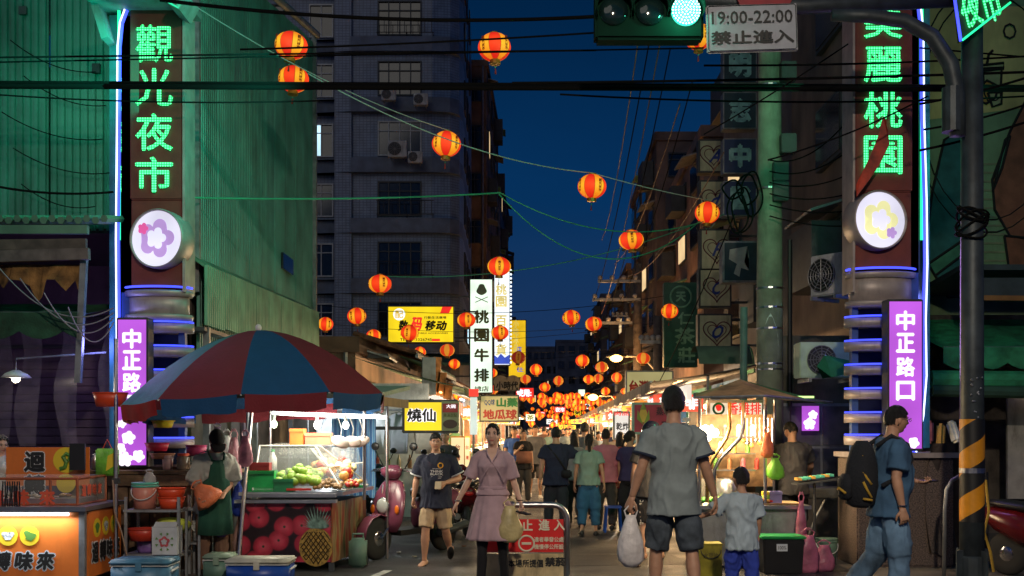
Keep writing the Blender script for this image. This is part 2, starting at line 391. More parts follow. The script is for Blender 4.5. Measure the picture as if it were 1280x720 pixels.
    if hs != 'none':
        bm = B(); q = bmesh.ops.create_uvsphere(bm, u_segments=40 if hi else 18, v_segments=28 if hi else 12, radius=1)
        up = .0 if hs == 'short' else .006
        for v in q['verts']:
            x, y, z = v.co; w = (.073 if not female else .068)
            vol = .010 + up*.6
            n = noise.noise(V((x*3, y*3, z*2))*1.6)*.006 + noise.noise(V((x*9, y*9, z*3)))*.004
            X, Y, Z = x*(w+vol+n), y*(.097+vol+n), z*(.114+vol+n*.7)
            if z < 0: X *= 1-.14*z*z
            if y < -.1 and z < -.3: Y *= 1-.3*(-.3-z); 
            front = y > .02
            lim = .052 + (.024 if hs in ('bun','ponytail') else 0) + (.010*math.cos(x*4) if female else 0)
            if abs(x) > .45 and -.42 < y < .45 and Z < .004+.016*max(0, -y): X, Y = X*.84, Y*.9     # cleared round the ears
            if y > (-.12 if hs in ('bun','ponytail') else .02) :
                side = min(1, abs(x)/.9)
                cut = (lim + .012*noise.noise(V((x*7, 1, 0)))) if abs(x) < .74 else (.010 if female else .018)
                if Z < cut: X, Y, Z = X*.86, Y*.80, max(Z, -.03)*.9
            elif hs in ('short', 'bangs_short'):
                cut = -.052 + .01*noise.noise(V((x*6, 3, 0)))
                if Z < cut: X, Y, Z = X*.82, Y*.82, cut+(Z-cut)*.3
            v.co = headc + Hr @ V((X, Y-.004, Z+.004))*kh
        if hs == 'ponytail' or hs == 'bun':
            c = headc + Hr@V((0,-.10,.03))*kh
            if hs == 'bun': sph(bm, headc+Hr@V((0,-.105,.0))*kh, .045*kh, 14); tube(bm, [headc+Hr@V((.01,-.11,-.02))*kh, headc+Hr@V((-.045,-.10,-.10))*kh, headc+Hr@V((-.075,-.085,-.19))*kh], [.03*kh,.022*kh,.006*kh], 8)
            else:
                L = wear.get('tail', .34)
                tube(bm, [headc+Hr@V((0,-.08,.03))*kh, headc+Hr@V((0,-.125,.02))*kh, headc+Hr@V((.005,-.14,-.06))*kh, headc+Hr@V((.01,-.13,-.17))*kh, headc+V((0,0,-L*k))+Hr@V((.0,-.125,0))*kh], [.02*kh,.03*kh,.034*kh,.028*kh,.008*kh], 10)
        if hs == 'long':
            L = wear.get('tail', .26)
            loft(bm, [(headc+Hr@V((0,-.02,.03))*kh, (0,0,1), Hr@V((1,0,0)), .078*kh, .085*kh), (headc+Hr@V((0,-.045,-.06))*kh, (0,0,1), Hr@V((1,0,0)), .08*kh, .06*kh), (headc+Hr@V((0,-.06,-.15))*kh, (0,0,1), Hr@V((1,0,0)), .085*kh, .045*kh), (headc+Hr@V((0,-.065,-L))*kh, (0,0,1), Hr@V((1,0,0)), .06*kh, .02*kh)], 16)
        bmesh.ops.recalc_face_normals(bm, faces=list(bm.faces))
        obj('hair', bm, hm, root, True)
    # shirt
    def cloth(name, bm, m, a=.006, sc_=8, sm=4, mesh2=None, lab=None, vx=None):
        me = remesh(bm, vx or vox*1.15, sm, folds(a*1.5, sc_/k, len(label) % 17) if hi else None)
        if mesh2:
            b2 = B(); b2.from_mesh(me); mesh2(b2); bmesh.ops.recalc_face_normals(b2, faces=list(b2.faces)); me = b2
        o = obj(name, me, m, root, True)
        if lab: o['label'] = lab
        return o
    sh_ = wear.get('top')
    if sh_:
        typ, m, hem, slv = sh_.get('type', 't_shirt'), sh_['m'], sh_.get('hem', .80), sh_.get('sleeve', .62)
        loose = sh_.get('loose', .02)
        bm = B()
        rs = [(T(0,yo,z), ax, sd_, (rx*g+loose*(1.0 if z < 1.3 else .6))*k, (ry*g+loose)*k) for z, rx, ry, yo in tz if z > max(hem+.03, .85)]
        z, rx, ry, yo = tz[1]
        rs = [(T(0,-.005,hem), ax, sd_, (.168*g+loose*1.3)*k, (.126*g+loose*1.3)*k)] + rs
        rs[-1] = (T(0,-.012,1.458), ax, sd_, (.092)*k, (.076)*k)
        loft(bm, rs, 24)
        for nm in 'LR':
            s0, d1, el, d2, wr = arms[nm]; ag = .85 if female else (.5+.5*g)
            if slv > 0:
                L = .285*min(slv, 1)*k
                i0 = T((-1 if nm == 'L' else 1)*.085*fe, -.012, 1.385)
                tube(bm, [i0, s0-(s0-i0)*.25-ax*.004*k, s0+d1*.035*k, s0+d1*.10*k, s0+d1*L], [.056*k, .063*k, (.061*ag+loose*.5)*k, (.058*ag+loose*.6)*k, (.062*ag+loose*1.0)*k], 16)
            if slv > 1:
                tube(bm, [el-d2*.03*k, el+d2*.05*k, el+d2*.245*(slv-1)*k], [.056*k, .054*k, .044*k], 12); sph(bm, el, .056*k, 10)
        cloth(typ, bm, m, sh_.get('fold', .007), 8, mesh2=sh_.get('extra') and (lambda b2: sh_['extra'](b2, T, ax, sd_, k)))
        if sh_.get('trim'):
            b2 = B()
            loft(b2, [(T(0,-.004,1.447), ax, sd_, .094*k, .080*k), (T(0,-.004,1.462), ax, sd_, .082*k, .070*k)], 20)
            obj('collar', b2, sh_['trim'], root, True)
            for nm in 'LR':
                s0, d1, el, d2, wr = arms[nm]; L = .285*min(slv, 1)*k; rr = (.060*(.5+.5*g)+loose*.9+.003)*k
                b2 = B(); tube(b2, [s0+d1*(L-.014*k), s0+d1*(L+.004*k)], rr+.012*k, 16)
                obj('sleeve_trim', b2, sh_['trim'], root, True)
    lo = wear.get('bottom')
    if lo:
        typ, m, ln, loose = lo.get('type', 'trousers'), lo['m'], lo.get('len', 1), lo.get('loose', .018)
        bm = B()
        loft(bm, [(T(0,yo,z), ax, sd_, (rx*g+.006)*k, (ry*g+.006)*k) for z, rx, ry, yo in tz[:2]] + [(T(0,-.005,1.0), ax, sd_, .13*g*k, .09*g*k)], 20)
        for nm in 'LR':
            hp, e1, kn, e2, an, fd = legs[nm]; lg = (.4+.6*g)
            t1 = min(ln, .5)*2*.40*k
            loft(bm, [(hp-e1*.05*k, e1, (1,0,0), .070*k*lg, .080*k*lg), (hp+e1*.07*k, e1, (1,0,0), (.078*lg+loose*.15)*k, (.084*lg+loose*.2)*k), (hp+e1*t1*.5, e1, (1,0,0), (.082*lg+loose*.9)*k, (.086*lg+loose*.9)*k), (hp+e1*t1*.8, e1, (1,0,0), (.066*lg+loose*1.3)*k, (.07*lg+loose*1.3)*k), (hp+e1*t1, e1, (1,0,0), (.058*lg+loose*1.5)*k, (.06*lg+loose*1.5)*k)], 18)
            if ln > .5:
                t2 = (ln-.5)*2*.405*k*.97
                loft(bm, [(kn-e2*.04*k, e2, (1,0,0), (.054*lg+loose)*k, (.056*lg+loose)*k), (kn+e2*t2*.4, e2, (1,0,0), (.054*lg+loose*.9)*k, (.058*lg+loose*.9)*k), (kn+e2*t2, e2, (1,0,0), (.040*lg+loose)*k, (.044*lg+loose)*k)], 18)
        cloth(typ, bm, m, lo.get('fold', .007), 9)
    fm_ = wear.get('foot', 'shoe')
    if fm_ in ('shoe', 'sandal'):
        for nm in 'LR':
            hp, e1, kn, e2, an, fd = legs[nm]; bm = B()
            s = fd.cross(V((0,0,1))).normalized(); z = s.cross(fd)
            if fm_ == 'shoe':
                shoe(bm, an, fd, k*1.08)
            c = an - z*.078*k + fd*.055*k
            loft(bm, [(c+z*zz*k, z, s, .044*k, .135*k) for zz in (-.008, .010)], 16)
            if fm_ == 'sandal':
                tube(bm, [an+fd*.06*k-s*.045*k-z*.06*k, an+fd*.08*k-z*.028*k, an+fd*.06*k+s*.045*k-z*.06*k], .009*k, 6)
                tube(bm, [an+fd*.08*k-z*.030*k, an+fd*.13*k-z*.052*k], .007*k, 6)
            obj('shoe' if fm_ == 'shoe' else 'flip_flop', bm, wear.get('shoe_m', black), root, True)
    info = dict(root=root, T=T, arms=arms, legs=legs, head=headc, Hr=Hr, k=k, ax=ax, sd=sd_, Rt=Rt, g=g)
    return info
def part_on(info, name, bm, m, smooth=True):
    return obj(name, bm, m, info['root'], smooth)
# ---------------- ground and road
asphalt = mat('asphalt', (.042,.042,.046), .52, var=.35, vs=1.3, bump=.9, bs=110)
nt = asphalt.node_tree; b_ = nt.nodes['Principled BSDF']                       # damp, trodden patches with their own gloss
t_ = nt.nodes.new('ShaderNodeTexCoord'); n_ = nt.nodes.new('ShaderNodeTexNoise'); n_.inputs['Scale'].default_value = .9; n_.inputs['Detail'].default_value = 7
m_ = nt.nodes.new('ShaderNodeMapRange'); m_.inputs[1].default_value = .35; m_.inputs[2].default_value = .65; m_.inputs[3].default_value = .34; m_.inputs[4].default_value = .75
nt.links.new(t_.outputs['Object'], n_.inputs['Vector']); nt.links.new(n_.outputs[0], m_.inputs[0]); nt.links.new(m_.outputs[0], b_.inputs['Roughness'])
paving = mat('stained_concrete_paving', (.12,.11,.10), .7, var=.3, vs=2, bump=.5, bs=60, dirt=.6)
def sheet(name, pts, z, m): 
    bm = B(); bm.faces.new([bm.verts.new((p[0], p[1], z)) for p in pts]); bmesh.ops.recalc_face_normals(bm, faces=list(bm.faces))
    o = obj(name, bm, m); tag(o, kind='structure'); return o
sheet('ground', [(-900,-40),(900,-40),(900,1800),(-900,1800)], 0, paving)
sheet('road', [U(-3.9,12.2),U(3.4,12.2),U(3.4,400),U(-3.9,400)], .004, asphalt)
sheet('cross_road', [(-60,-10),(60,-10),(60,12.2),(-60,12.2)], .004, asphalt)
mk = mat('worn_road_paint', (.55,.55,.52), .6, var=.5, vs=9, dirt=.7)
for a in ((-1.56,11.9,.10,1.7,-.18), (-1.1,20,.10,3,-.03), (-1.0,30,.1,3,-.03)):
    bm = B(); box(bm, (0,0,.0085), (a[2],a[3],.001)); o = obj('road_marking', bm, mk); o.location = (a[0],a[1],0); o.rotation_euler.z = a[4]; tag(o, kind='structure')

for x, y, r_ in ((.35,15.5,.33),(-1.9,10.4,.3),(2.2,21,.33)):
    t = tag(obj('manhole_cover', lathe(B(), [(r_,.002),(r_,.012),(r_*.92,.016)], 28, (x,y,0)), dsteel), 'iron manhole cover in the '+('middle of the street' if y == 15.5 else 'crossing near the coolers' if y < 12 else 'street before the magenta sign'), 'manhole cover')
patch = mat('asphalt_patch', (.028,.028,.03), .6, var=.3, vs=2, bump=.8, bs=120)
for x, y, w, d, rz in ((1.3,13.8,1.6,1.1,.1),(-.6,17.5,1.1,2.4,-.05),(.9,24,1.8,2.0,.04)):
    o = obj('asphalt_patch', bx((0,0,.0065),(w,d,.001)), patch); o.location = (x,y,0); o.rotation_euler.z = rz; tag(o, kind='structure')
# ---------------- corrugated green-lit building on the left
corr = mat('corrugated_sheet', (.10,.29,.24), .55, .15, var=.25, vs=1.2, bump=.1, dirt=.55)
corr_g = mat('green_corrugated_sheet', (.14,.30,.20), .55, .1, var=.25, vs=2, dirt=.5)
def corrugate(w, h, m, parent, a, d, z0=0, pitch=.10, dep=.034, ztop=None, name='wall_sheet'):
    """ribbed sheet starting at a along the unit vector d, w long; top edge ztop(t)"""
    bm = B(); d = V(d).normalized(); nrm = V((d.y, -d.x, 0)); n = max(1, int(w/pitch)); prev = None
    for i in range(n+1):
        for q, off in ((0,0),(.28,0),(.42,dep),(.86,dep)):
            t = min(w, (i+q)*pitch); p = V(a) + d*t + nrm*off
            zt = ztop(t) if ztop else z0+h
            r = (bm.verts.new((p.x,p.y,z0)), bm.verts.new((p.x,p.y,zt)))
            if prev: bm.faces.new((prev[0], r[0], r[1], prev[1]))
            prev = r
            if t >= w: break
    return obj(name, bm, m, parent)
bl = thing('corrugated_building', 'tall building clad in ribbed metal sheet, lit green, behind the left gate pillar', 'building', (0,0,0))
X0 = -12.6
for i in range(9):                                                    # front sheets
    x = X0 + i*.94
    corrugate(.93, 0, corr, bl, (x, 14.6+(.012 if i%2 else 0), 0), (1,0,0), 4.2, ztop=lambda t: 8.6)
for i in range(9):
    y = 14.62+i*.93
    corrugate(.92, 0, corr, bl, (-4.12+(.012 if i%2 else 0), y, 0), (0,1,0), 2.6, ztop=lambda t, i=i: 8.02+.30*(y-14.6)*.62+.18*t)
obj('corner_trim', bx((-4.1,14.56,6), (.09,.09,5.2)), gsteel, bl)
obj('corner_trim', bx((-4.06,23.0,5.6), (.10,.10,8.2)), gsteel, bl)
obj('roof', tris(poly(B(), [(-12.6,14.6,8.6),(-4.2,14.6,7.98),(-4.2,23,9.5),(-12.6,23,10)], (0,0,-.1))), gsteel, bl)
obj('side_wall', bx((-8.4,22.9,4.5), (8.4,.15,9)), corr, bl)
obj('side_wall', bx((-12.7,18.7,5), (.15,8.2,10)), corr, bl)
bm = B(); tube(bm, [(-4.0,14.5,8.05),(-4.0,23,9.72)], .07, 8); obj('gutter', bm, gsteel, bl)
for (x, z, w, h) in ((-6.85,4.95,.22,.2),(-5.4,6.3,.1,.12),(-6.35,7.05,.1,.1),(-8.6,5.5,.12,.12)):
    obj('bracket', bx((x,14.55,z), (w,.05,h)), dsteel, bl)
obj('small_window', bx((-4.06,20.2,4.6), (.06,.9,.28)), glass, bl)
# street-side lean-to with green ribbed fascia
lt = thing('lean_to_roof', 'green ribbed metal lean-to running along the building behind the striped umbrella', 'roof')
for i in range(9):
    y = 14.3+i*.93
    corrugate(.92, 0, corr_g, lt, (-3.93,y,0), (0,1,0), 2.95+.03*i, ztop=lambda t, i=i: 3.72+.03*(i+t), name='fascia_sheet')
obj('ridge_cap', tris(poly(B(), [(-3.92,14.3,3.72),(-4.3,14.3,4.0),(-4.3,22.7,4.25),(-3.92,22.7,3.98)], (-.02,0,-.03))), corr_g, lt)
obj('soffit', bx((-4.1,18.5,2.9), (.35,8.4,.05)), dsteel, lt)
for y in (14.5,17.2,20,22.6): obj('post', bx((-3.95,y,1.48),(.08,.08,2.9)), gsteel, lt)
wall_dk = mat('grimy_wall', (.11,.09,.075), .8, var=.4, vs=3, bump=.4, dirt=.6)
w = tag(obj('shop_wall', bx((-4.45,18.8,1.5), (.12,8.2,3)), wall_dk), 'grimy dark wall under the ribbed lean-to behind the fruit stall', 'wall')

# ---------------- dark shop front at far left
purp = mat('purple_grey_panel', (.14,.10,.15), .7, var=.3, vs=2, bump=.3, dirt=.5)
sf = thing('open_shop', 'dark open shop front with ragged awnings at the left edge, lit purple', 'shop')
obj('back_wall', bx((-8.4,17.6,2.2),(8.4,.12,4.4)), purp, sf)
obj('side_wall', bx((-4.3,16.2,2.0),(.1,2.7,4)), wall_dk, sf)
obj('ceiling', bx((-8.4,16.1,4.2),(8.4,3,.06)), dsteel, sf)
for i, z in enumerate((3.35,2.9,2.45)): obj('rail', bx((-8,17.5,z),(7.6,.05,.05)), dsteel, sf)
for i in range(10):
    obj('shutter_slat', bx((-6.9,17.48,1.45+i*.13),(2.6,.03,.115), rx=.12), purp, sf)
rb = thing('ribbed_canopy', 'old green ribbed canopy with torn yellow tarp under it at the left edge', 'canopy')
bm = B()
for i in range(46):
    x = -9.2+i*.1; tube(bm, [(x,12.9,4.02+.02*(i%2)),(x,14.5,4.3+.02*(i%2))], .045, 6)
o = obj('ribbed_sheet', bm, corr_g, rb); o['kind'] = 'stuff'
obj('beam', bx((-7.1,12.95,3.92),(4.4,.07,.10)), corr_g, rb)
obj('beam', bx((-7.1,12.9,3.72),(4.4,.06,.12), ry=-.012), mat('aged_beam',(.11,.08,.065),.6,var=.3), rb)
obj('beam', bx((-7.0,12.85,3.56),(4.3,.08,.13), ry=-.03), mat('pale_beam',(.15,.12,.11),.6,var=.3,dirt=.4), rb)
obj('post', bx((-4.98,12.95,2.9),(.07,.07,1.5), ry=.05), gsteel, rb)
tp = mat('torn_yellow_tarp', (.32,.17,.05), .8, var=.5, vs=5, bump=.4)
bm = B(); n = 46; top = []; bot = []
for i in range(n+1):
    x = -9+i*.087; top.append(bm.verts.new((x,12.98,3.52))); d = .18+.5*max(0, noise.noise(V((i*.31,2,0))))+.25*max(0,noise.noise(V((i*.9,7,0))))
    bot.append(bm.verts.new((x+.02*math.sin(i),12.95+.05*math.sin(i*1.3),3.52-d)))
for i in range(n): bm.faces.new((bot[i],bot[i+1],top[i+1],top[i]))
obj('torn_tarp', bm, tp, rb)
def awning(label, a, b, out, z0, z1, m, val=.22, scal=.3, group=None, posts=True, valm=None, name='awning'):
    """cloth awning: back edge a-b (xy) at z1, front edge offset by `out` at z0, scalloped valance"""
    t = thing(name, label, 'awning', (0,0,0), 0, group)
    a, b, out = V((a[0],a[1],0)), V((b[0],b[1],0)), V((out[0],out[1],0)); n = max(8, int((b-a).length/scal*6)); bm = B(); g = []
    for i in range(n+1):
        p = a.lerp(b, i/n); row = []
        for j in range(5):
            q = p+out*(j/4); z = z1+(z0-z1)*(j/4) - .05*math.sin(math.pi*j/4)*(1+.6*math.sin(i*.7)) + .015*noise.noise(V((i*.4,j,0)))
            row.append(bm.verts.new((q.x,q.y,z)))
        g.append(row)
    for i in range(n):
        for j in range(4): bm.faces.new((g[i][j],g[i+1][j],g[i+1][j+1],g[i][j+1]))
    obj('canvas', bm, m, t, True)
    bm = B(); prev = None
    on = out.normalized()*.02
    for i in range(n+1):
        p = a.lerp(b, i/n)+out+on; d = val*(.7+.3*abs(math.sin(math.pi*i/6)))
        r = (bm.verts.new((p.x,p.y,z0+.01)), bm.verts.new((p.x+on.x*math.sin(i*.9)*.6,p.y+on.y*math.sin(i*.9),z0-d)))
        if prev: bm.faces.new((prev[0],prev[1],r[1],r[0]))
        prev = r
    obj('valance', bm, valm or m, t, True)
    fr = B(); tube(fr, [a+out+V((0,0,z0)), b+out+V((0,0,z0))], .018, 6); obj('front_rail', fr, gsteel, t)
    return t
gcan = mat('green_canvas', (.022,.085,.045), .85, var=.3, bump=.3, dirt=.4)
gcan_b = mat('bright_green_canvas', (.02,.20,.09), .8, var=.3, bump=.3)
tan_can = mat('tan_canvas', (.30,.20,.11), .85, var=.3, vs=3, bump=.4, dirt=.4)
grey_can = mat('grey_canvas', (.13,.12,.13), .85, var=.3, vs=3, bump=.4, dirt=.4)
awning('dark green scalloped awning sagging over the left shop front', (-9.2,14.2),(-5.0,14.2),(0,-1.3),2.95,3.2,gcan,.3,.5)
ps = mat('clear_plastic_strip', (.30,.26,.34), .25, alpha=.22, var=.2)
for i in range(9):
    x = -8.9+i*.45+.1*math.sin(i*5); bm = B(); prev = None
    for j in range(9):
        z = 3.0-j*.2; r = (bm.verts.new((x+.05*math.sin(j*.8+i),14.3+.05*math.sin(j+i),z)), bm.verts.new((x+.26+.05*math.sin(j*.7+i),14.3+.04*math.cos(j+i),z)))
        if prev: bm.faces.new((prev[0],prev[1],r[1],r[0]))
        prev = r
    tag(obj('plastic_curtain_strip', bm, ps, smooth=True), f'clear plastic weather strip in the dark shop front, {ORD[i]} from the left', 'plastic curtain', 'plastic strips hanging in the left shop front')

# ---------------- apartment block
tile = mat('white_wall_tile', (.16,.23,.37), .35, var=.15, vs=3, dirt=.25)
nt = tile.node_tree; b_ = nt.nodes['Principled BSDF']; src = b_.inputs['Base Color'].links[0].from_socket
bt = nt.nodes.new('ShaderNodeTexBrick'); bt.offset = 0; bt.inputs['Scale'].default_value = 1; bt.inputs['Brick Width'].default_value = .16; bt.inputs['Row Height'].default_value = .12
bt.inputs['Mortar Size'].default_value = .018; bt.inputs['Color1'].default_value = bt.inputs['Color2'].default_value = (1,1,1,1); bt.inputs['Mortar'].default_value = (.6,.6,.62,1)
tt = nt.nodes.new('ShaderNodeTexCoord'); mp = nt.nodes.new('ShaderNodeMapping'); mp.inputs['Rotation'].default_value = (R(90),0,0)
cx = nt.nodes.new('ShaderNodeCombineXYZ'); sp_ = nt.nodes.new('ShaderNodeSeparateXYZ'); ad = nt.nodes.new('ShaderNodeMath'); ad.operation = 'ADD'
nt.links.new(tt.outputs['Object'], sp_.inputs[0]); nt.links.new(sp_.outputs[0], ad.inputs[0]); nt.links.new(sp_.outputs[1], ad.inputs[1])
nt.links.new(ad.outputs[0], cx.inputs[0]); nt.links.new(sp_.outputs[2], cx.inputs[1]); nt.links.new(cx.outputs[0], bt.inputs['Vector'])
mm = nt.nodes.new('ShaderNodeMix'); mm.data_type = 'RGBA'; mm.blend_type = 'MULTIPLY'; mm.inputs[0].default_value = 1
nt.links.new(src, mm.inputs[6]); nt.links.new(bt.outputs[0], mm.inputs[7]); nt.links.new(mm.outputs[2], b_.inputs['Base Color'])
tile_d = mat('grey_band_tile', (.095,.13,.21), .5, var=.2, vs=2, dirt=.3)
lit_cool = glow('lit_window_cool', (.55,.85,1), 1.3); lit_warm = glow('lit_window_warm', (1,.7,.35), .9)
curt = mat('window_curtain', (.10,.10,.11), .9, var=.4, vs=2)
frame_w = mat('window_frame_aluminium', (.28,.29,.31), .4, .5)
frame_d = mat('window_frame_dark', (.05,.055,.06), .5, .3)
def window(parent, x, y, z, w, h, cols=3, lit=None, grill=False, fm=None, d=.06, transom=True):
    """centre x,z on a wall face at y, facing -Y (parent space)"""
    fm = fm or frame_w
    f = B()
    for s in (-1,1): box(f, (x+s*(w/2-d/2), y-.03, z), (d,.10,h)); box(f, (x, y-.03, z+s*(h/2-d/2)), (w-2*d,.10,d))
    for i in range(1, cols): box(f, (x-w/2+i*w/cols, y-.02, z), (d*.7,.08,h-2*d))
    if transom: box(f, (x, y-.015, z+h*.22), (w-2*d,.07,d*.7))
    fo = obj('window', f, fm, parent); fo['kind'] = 'part' if False else ''
    del fo['kind']
    for i in range(cols):
        obj('pane', bx((x-w/2+(i+.5)*w/cols, y+.015, z), (w/cols-.03,.02,h-d)), lit if (lit and i == 0) else glass, fo)
    return fo
ap = thing('apartment_block', 'dark tiled apartment block with rounded bay windows left of the sky', 'building', (-2.25,50,0))
def band(z0, z1, m, r=0, name='wall'):
    """curved bay front from x=-9 (left) to 0 with rounded right corner"""
    bm = B(); pts = [(-9.3,.25),(-4.9,.25),(-4.9,-r),(-1.3,-r),(-.5,.12-r),(-.12,.55-r),(0,1.2),(0,12),(-9.3,12)]
    poly(bm, [(p[0],p[1],z0) for p in pts], (0,0,z1-z0)); tris(bm); return obj(name, bm, m, ap)
fl = [(-.0)]+[1.4+2.7*i for i in range(1,9)]
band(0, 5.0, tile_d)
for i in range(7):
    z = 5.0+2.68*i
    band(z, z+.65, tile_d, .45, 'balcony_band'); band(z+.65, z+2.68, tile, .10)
    zc = z+1.55
    window(ap, -2.75, -.11, zc, 1.95, 1.55, 4, grill=True, fm=frame_w if i == 3 else frame_d)
    window(ap, -6.3, .24, zc, 1.1, 1.5, 2, lit=lit_cool if i == 3 else None)
    window(ap, -8.4, .24, zc, .9, 1.5, 2, fm=frame_d)
    if i in (0,1,2,5):
        bm = B()
        for q in range(9): tube(bm, [(-3.7+q*.3,-.5,zc-.75),(-3.7+q*.3,-.5,zc-.15)], .014, 4)
        for zz in (-.75,-.15): tube(bm, [(-3.75,-.5,zc+zz),(-1.2,-.5,zc+zz)], .02, 4)
        for xx in (-3.7,-2.4,-1.25): tube(bm, [(xx,-.1,zc-1.05),(xx,-.5,zc-.75)], .02, 4)
        obj('window_rack', bm, dsteel, ap)
    for y in (3,5.5,8.5):                                              # street side
        w_ = B(); box(w_, (.03,y,zc), (.08,1.3,1.4)); f_ = obj('side_window', w_, frame_d, ap); obj('pane', bx((.06,y,zc),(.05,1.15,1.25)), lit_cool if (i, y) in ((0,5.5),) else glass, f_)
obj('column', bx((-5.25,-.05,12),(.75,.55,24)), tile, ap)
for x in (-4.6,): obj('pipe', tube(B(), [(-4.65,.1,4),(-4.65,.1,23)], .06, 8), gsteel, ap)
# dim pattern of ground canopy
obj('entrance_canopy', tris(poly(B(), [(-4.8,-1.4,4.55),(-4.8,0,5.0),(.5,0,5.0),(.5,-1.4,4.55)], (0,0,-.12))), mat('aged_green_roof',(.03,.10,.075),.7,var=.4), ap)
acm = mat('ac_casing', (.45,.46,.46), .5, dirt=.5)
def ac_unit(label, loc, w=.85, h=.6, d=.3, rz=0, group=None, m=None):
    t = thing('ac_unit', label, 'air conditioner', loc, rz, group)
    obj('casing', bev(bx((0,0,h/2),(w,d,h)), .015, 2), m or acm, t)
    fan = B(); lathe(fan, [(h*.40,0),(h*.40,.012),(.02,.012)], 20); 
    bmesh.ops.rotate(fan, matrix=Matrix.Rotation(R(90),3,'X'), verts=fan.verts); bmesh.ops.translate(fan, vec=(-w*.14,-d/2-.001,h/2), verts=fan.verts)
    obj('fan_opening', fan, black, t)
    g = B()
    for q in range(5):
        r_ = h*.40*(q+1)/5; pts = [(-w*.14+r_*math.cos(a), -d/2-.022, h/2+r_*math.sin(a)) for a in [2*math.pi*j/18 for j in range(19)]]; tube(g, pts, .005, 4, cap=False)
    for q in range(6):
        a = math.pi*q/6; tube(g, [(-w*.14+h*.4*math.cos(a),-d/2-.022,h/2+h*.4*math.sin(a)),(-w*.14-h*.4*math.cos(a),-d/2-.022,h/2-h*.4*math.sin(a))], .005, 4)
    obj('fan_guard', g, gsteel, t)
    br = B()
    for s in (-1,1): box(br, (s*w*.35,.05,-.03),(.04,d+.25,.05))
    obj('bracket', br, gsteel, t)
    return t
g_ = 'air conditioners on the apartment block'
for lab, px, py in (('white air conditioner under the bay window, larger of the lower pair',497,190),('white air conditioner under the bay window, right one of the lower pair',519,197),('dim air conditioner high on the apartment block, left one of the upper pair',486,119),('dim air conditioner high on the apartment block, right one of the upper pair',526,125)):
    p = P(px,py,49.0); ac_unit(lab, (p.x,p.y,p.z-.25), .82 if px == 497 else .62, .72 if px == 497 else .5, group=g_)

# buildings further down the left side
rustw = mat('rusty_brown_wall', (.16,.10,.07), .8, var=.45, vs=1, dirt=.6)
greyw = mat('grey_render', (.13,.13,.14), .85, var=.3, vs=.8, dirt=.4)
bluew = mat('bluish_grey_render', (.10,.11,.15), .85, var=.3, vs=.8, dirt=.4)
def tower(label, u0, u1, Y0, Y1, H, m, floors=6, cols=2, side='l', face=True, lit=()):
    t = thing('building', label, 'building', (0,0,0))
    def pt(u, y): return (u+.0357*y, y)
    a, b, c, d = pt(u0,Y0), pt(u1,Y0), pt(u1,Y1), pt(u0,Y1)
    obj('wall', tris(poly(B(), [(*q,0) for q in (a,b,c,d)], (0,0,H))), m, t)
    obj('parapet', tris(poly(B(), [(a[0]-.1,a[1]-.1,H),(b[0]+.1,b[1]-.1,H),(c[0]+.1,c[1]+.1,H),(d[0]-.1,d[1]+.1,H)], (0,0,.35))), m, t)
    fh = (H-3.5)/floors
    w_ = (b[0]-a[0])/cols
    for i in range(floors):
        z = 3.5+fh*(i+.5)
        for j in range(cols if face else 0):
            window(t, a[0]+w_*(j+.5), Y0-.01, z, min(1.5,w_*.6), fh*.5, 2, fm=frame_d, lit=lit_warm if (i,j) in lit else None, d=.05)
        xs = b[0] if side == 'l' else a[0]
        n = max(1, int((Y1-Y0)/3.2))
        for j in range(n):
            y = Y0+(j+.5)*(Y1-Y0)/n; u = (u1 if side == 'l' else u0); x = u+.0357*y; s = 1 if side == 'l' else -1
            f_ = obj('side_window', bx((x+s*.03,y,z),(.10,1.5,fh*.52)), frame_d, t); obj('pane', bx((x+s*.07,y,z),(.06,1.36,fh*.46)), lit_warm if (i+j*3) % 17 == 5 else glass, f_)
            if (i*7+j*3) % 4 == 0: obj('window_cage', bx((x+s*.3,y,z-.1),(.5,1.5,fh*.5)), dsteel, t)
            if (i*5+j) % 3 == 0: obj('window_hood', bx((x+s*.3,y,z+fh*.32),(.6,1.7,.04), ry=s*.3), corr_g if j % 2 else gsteel, t)
    if face:
        obj('drain_pipe', tube(B(), [(b[0]-.2,Y0-.08,0),(b[0]-.2,Y0-.08,H)], .05, 6), gsteel, t)
    return t
tower('narrow rust brown building behind the tiled apartment block', -6.5, -3.75, 64, 78, 22.4, rustw, 7, 2)
tower('bluish grey building stepping down beyond the rust brown one', -8, -3.9, 84, 100, 20.5, bluew, 6, 2)
tower('low far grey building behind the yellow vertical sign', -9, -3.6, 108, 130, 12.2, greyw, 4, 3)
tower('distant blue grey block at the end of the street', -6, 1.2, 210, 230, 17, bluew, 5, 6, lit=((1,2),(2,4)))
tower('distant dim building behind the far lanterns', .6, 7, 170, 190, 15, bluew, 5, 4)
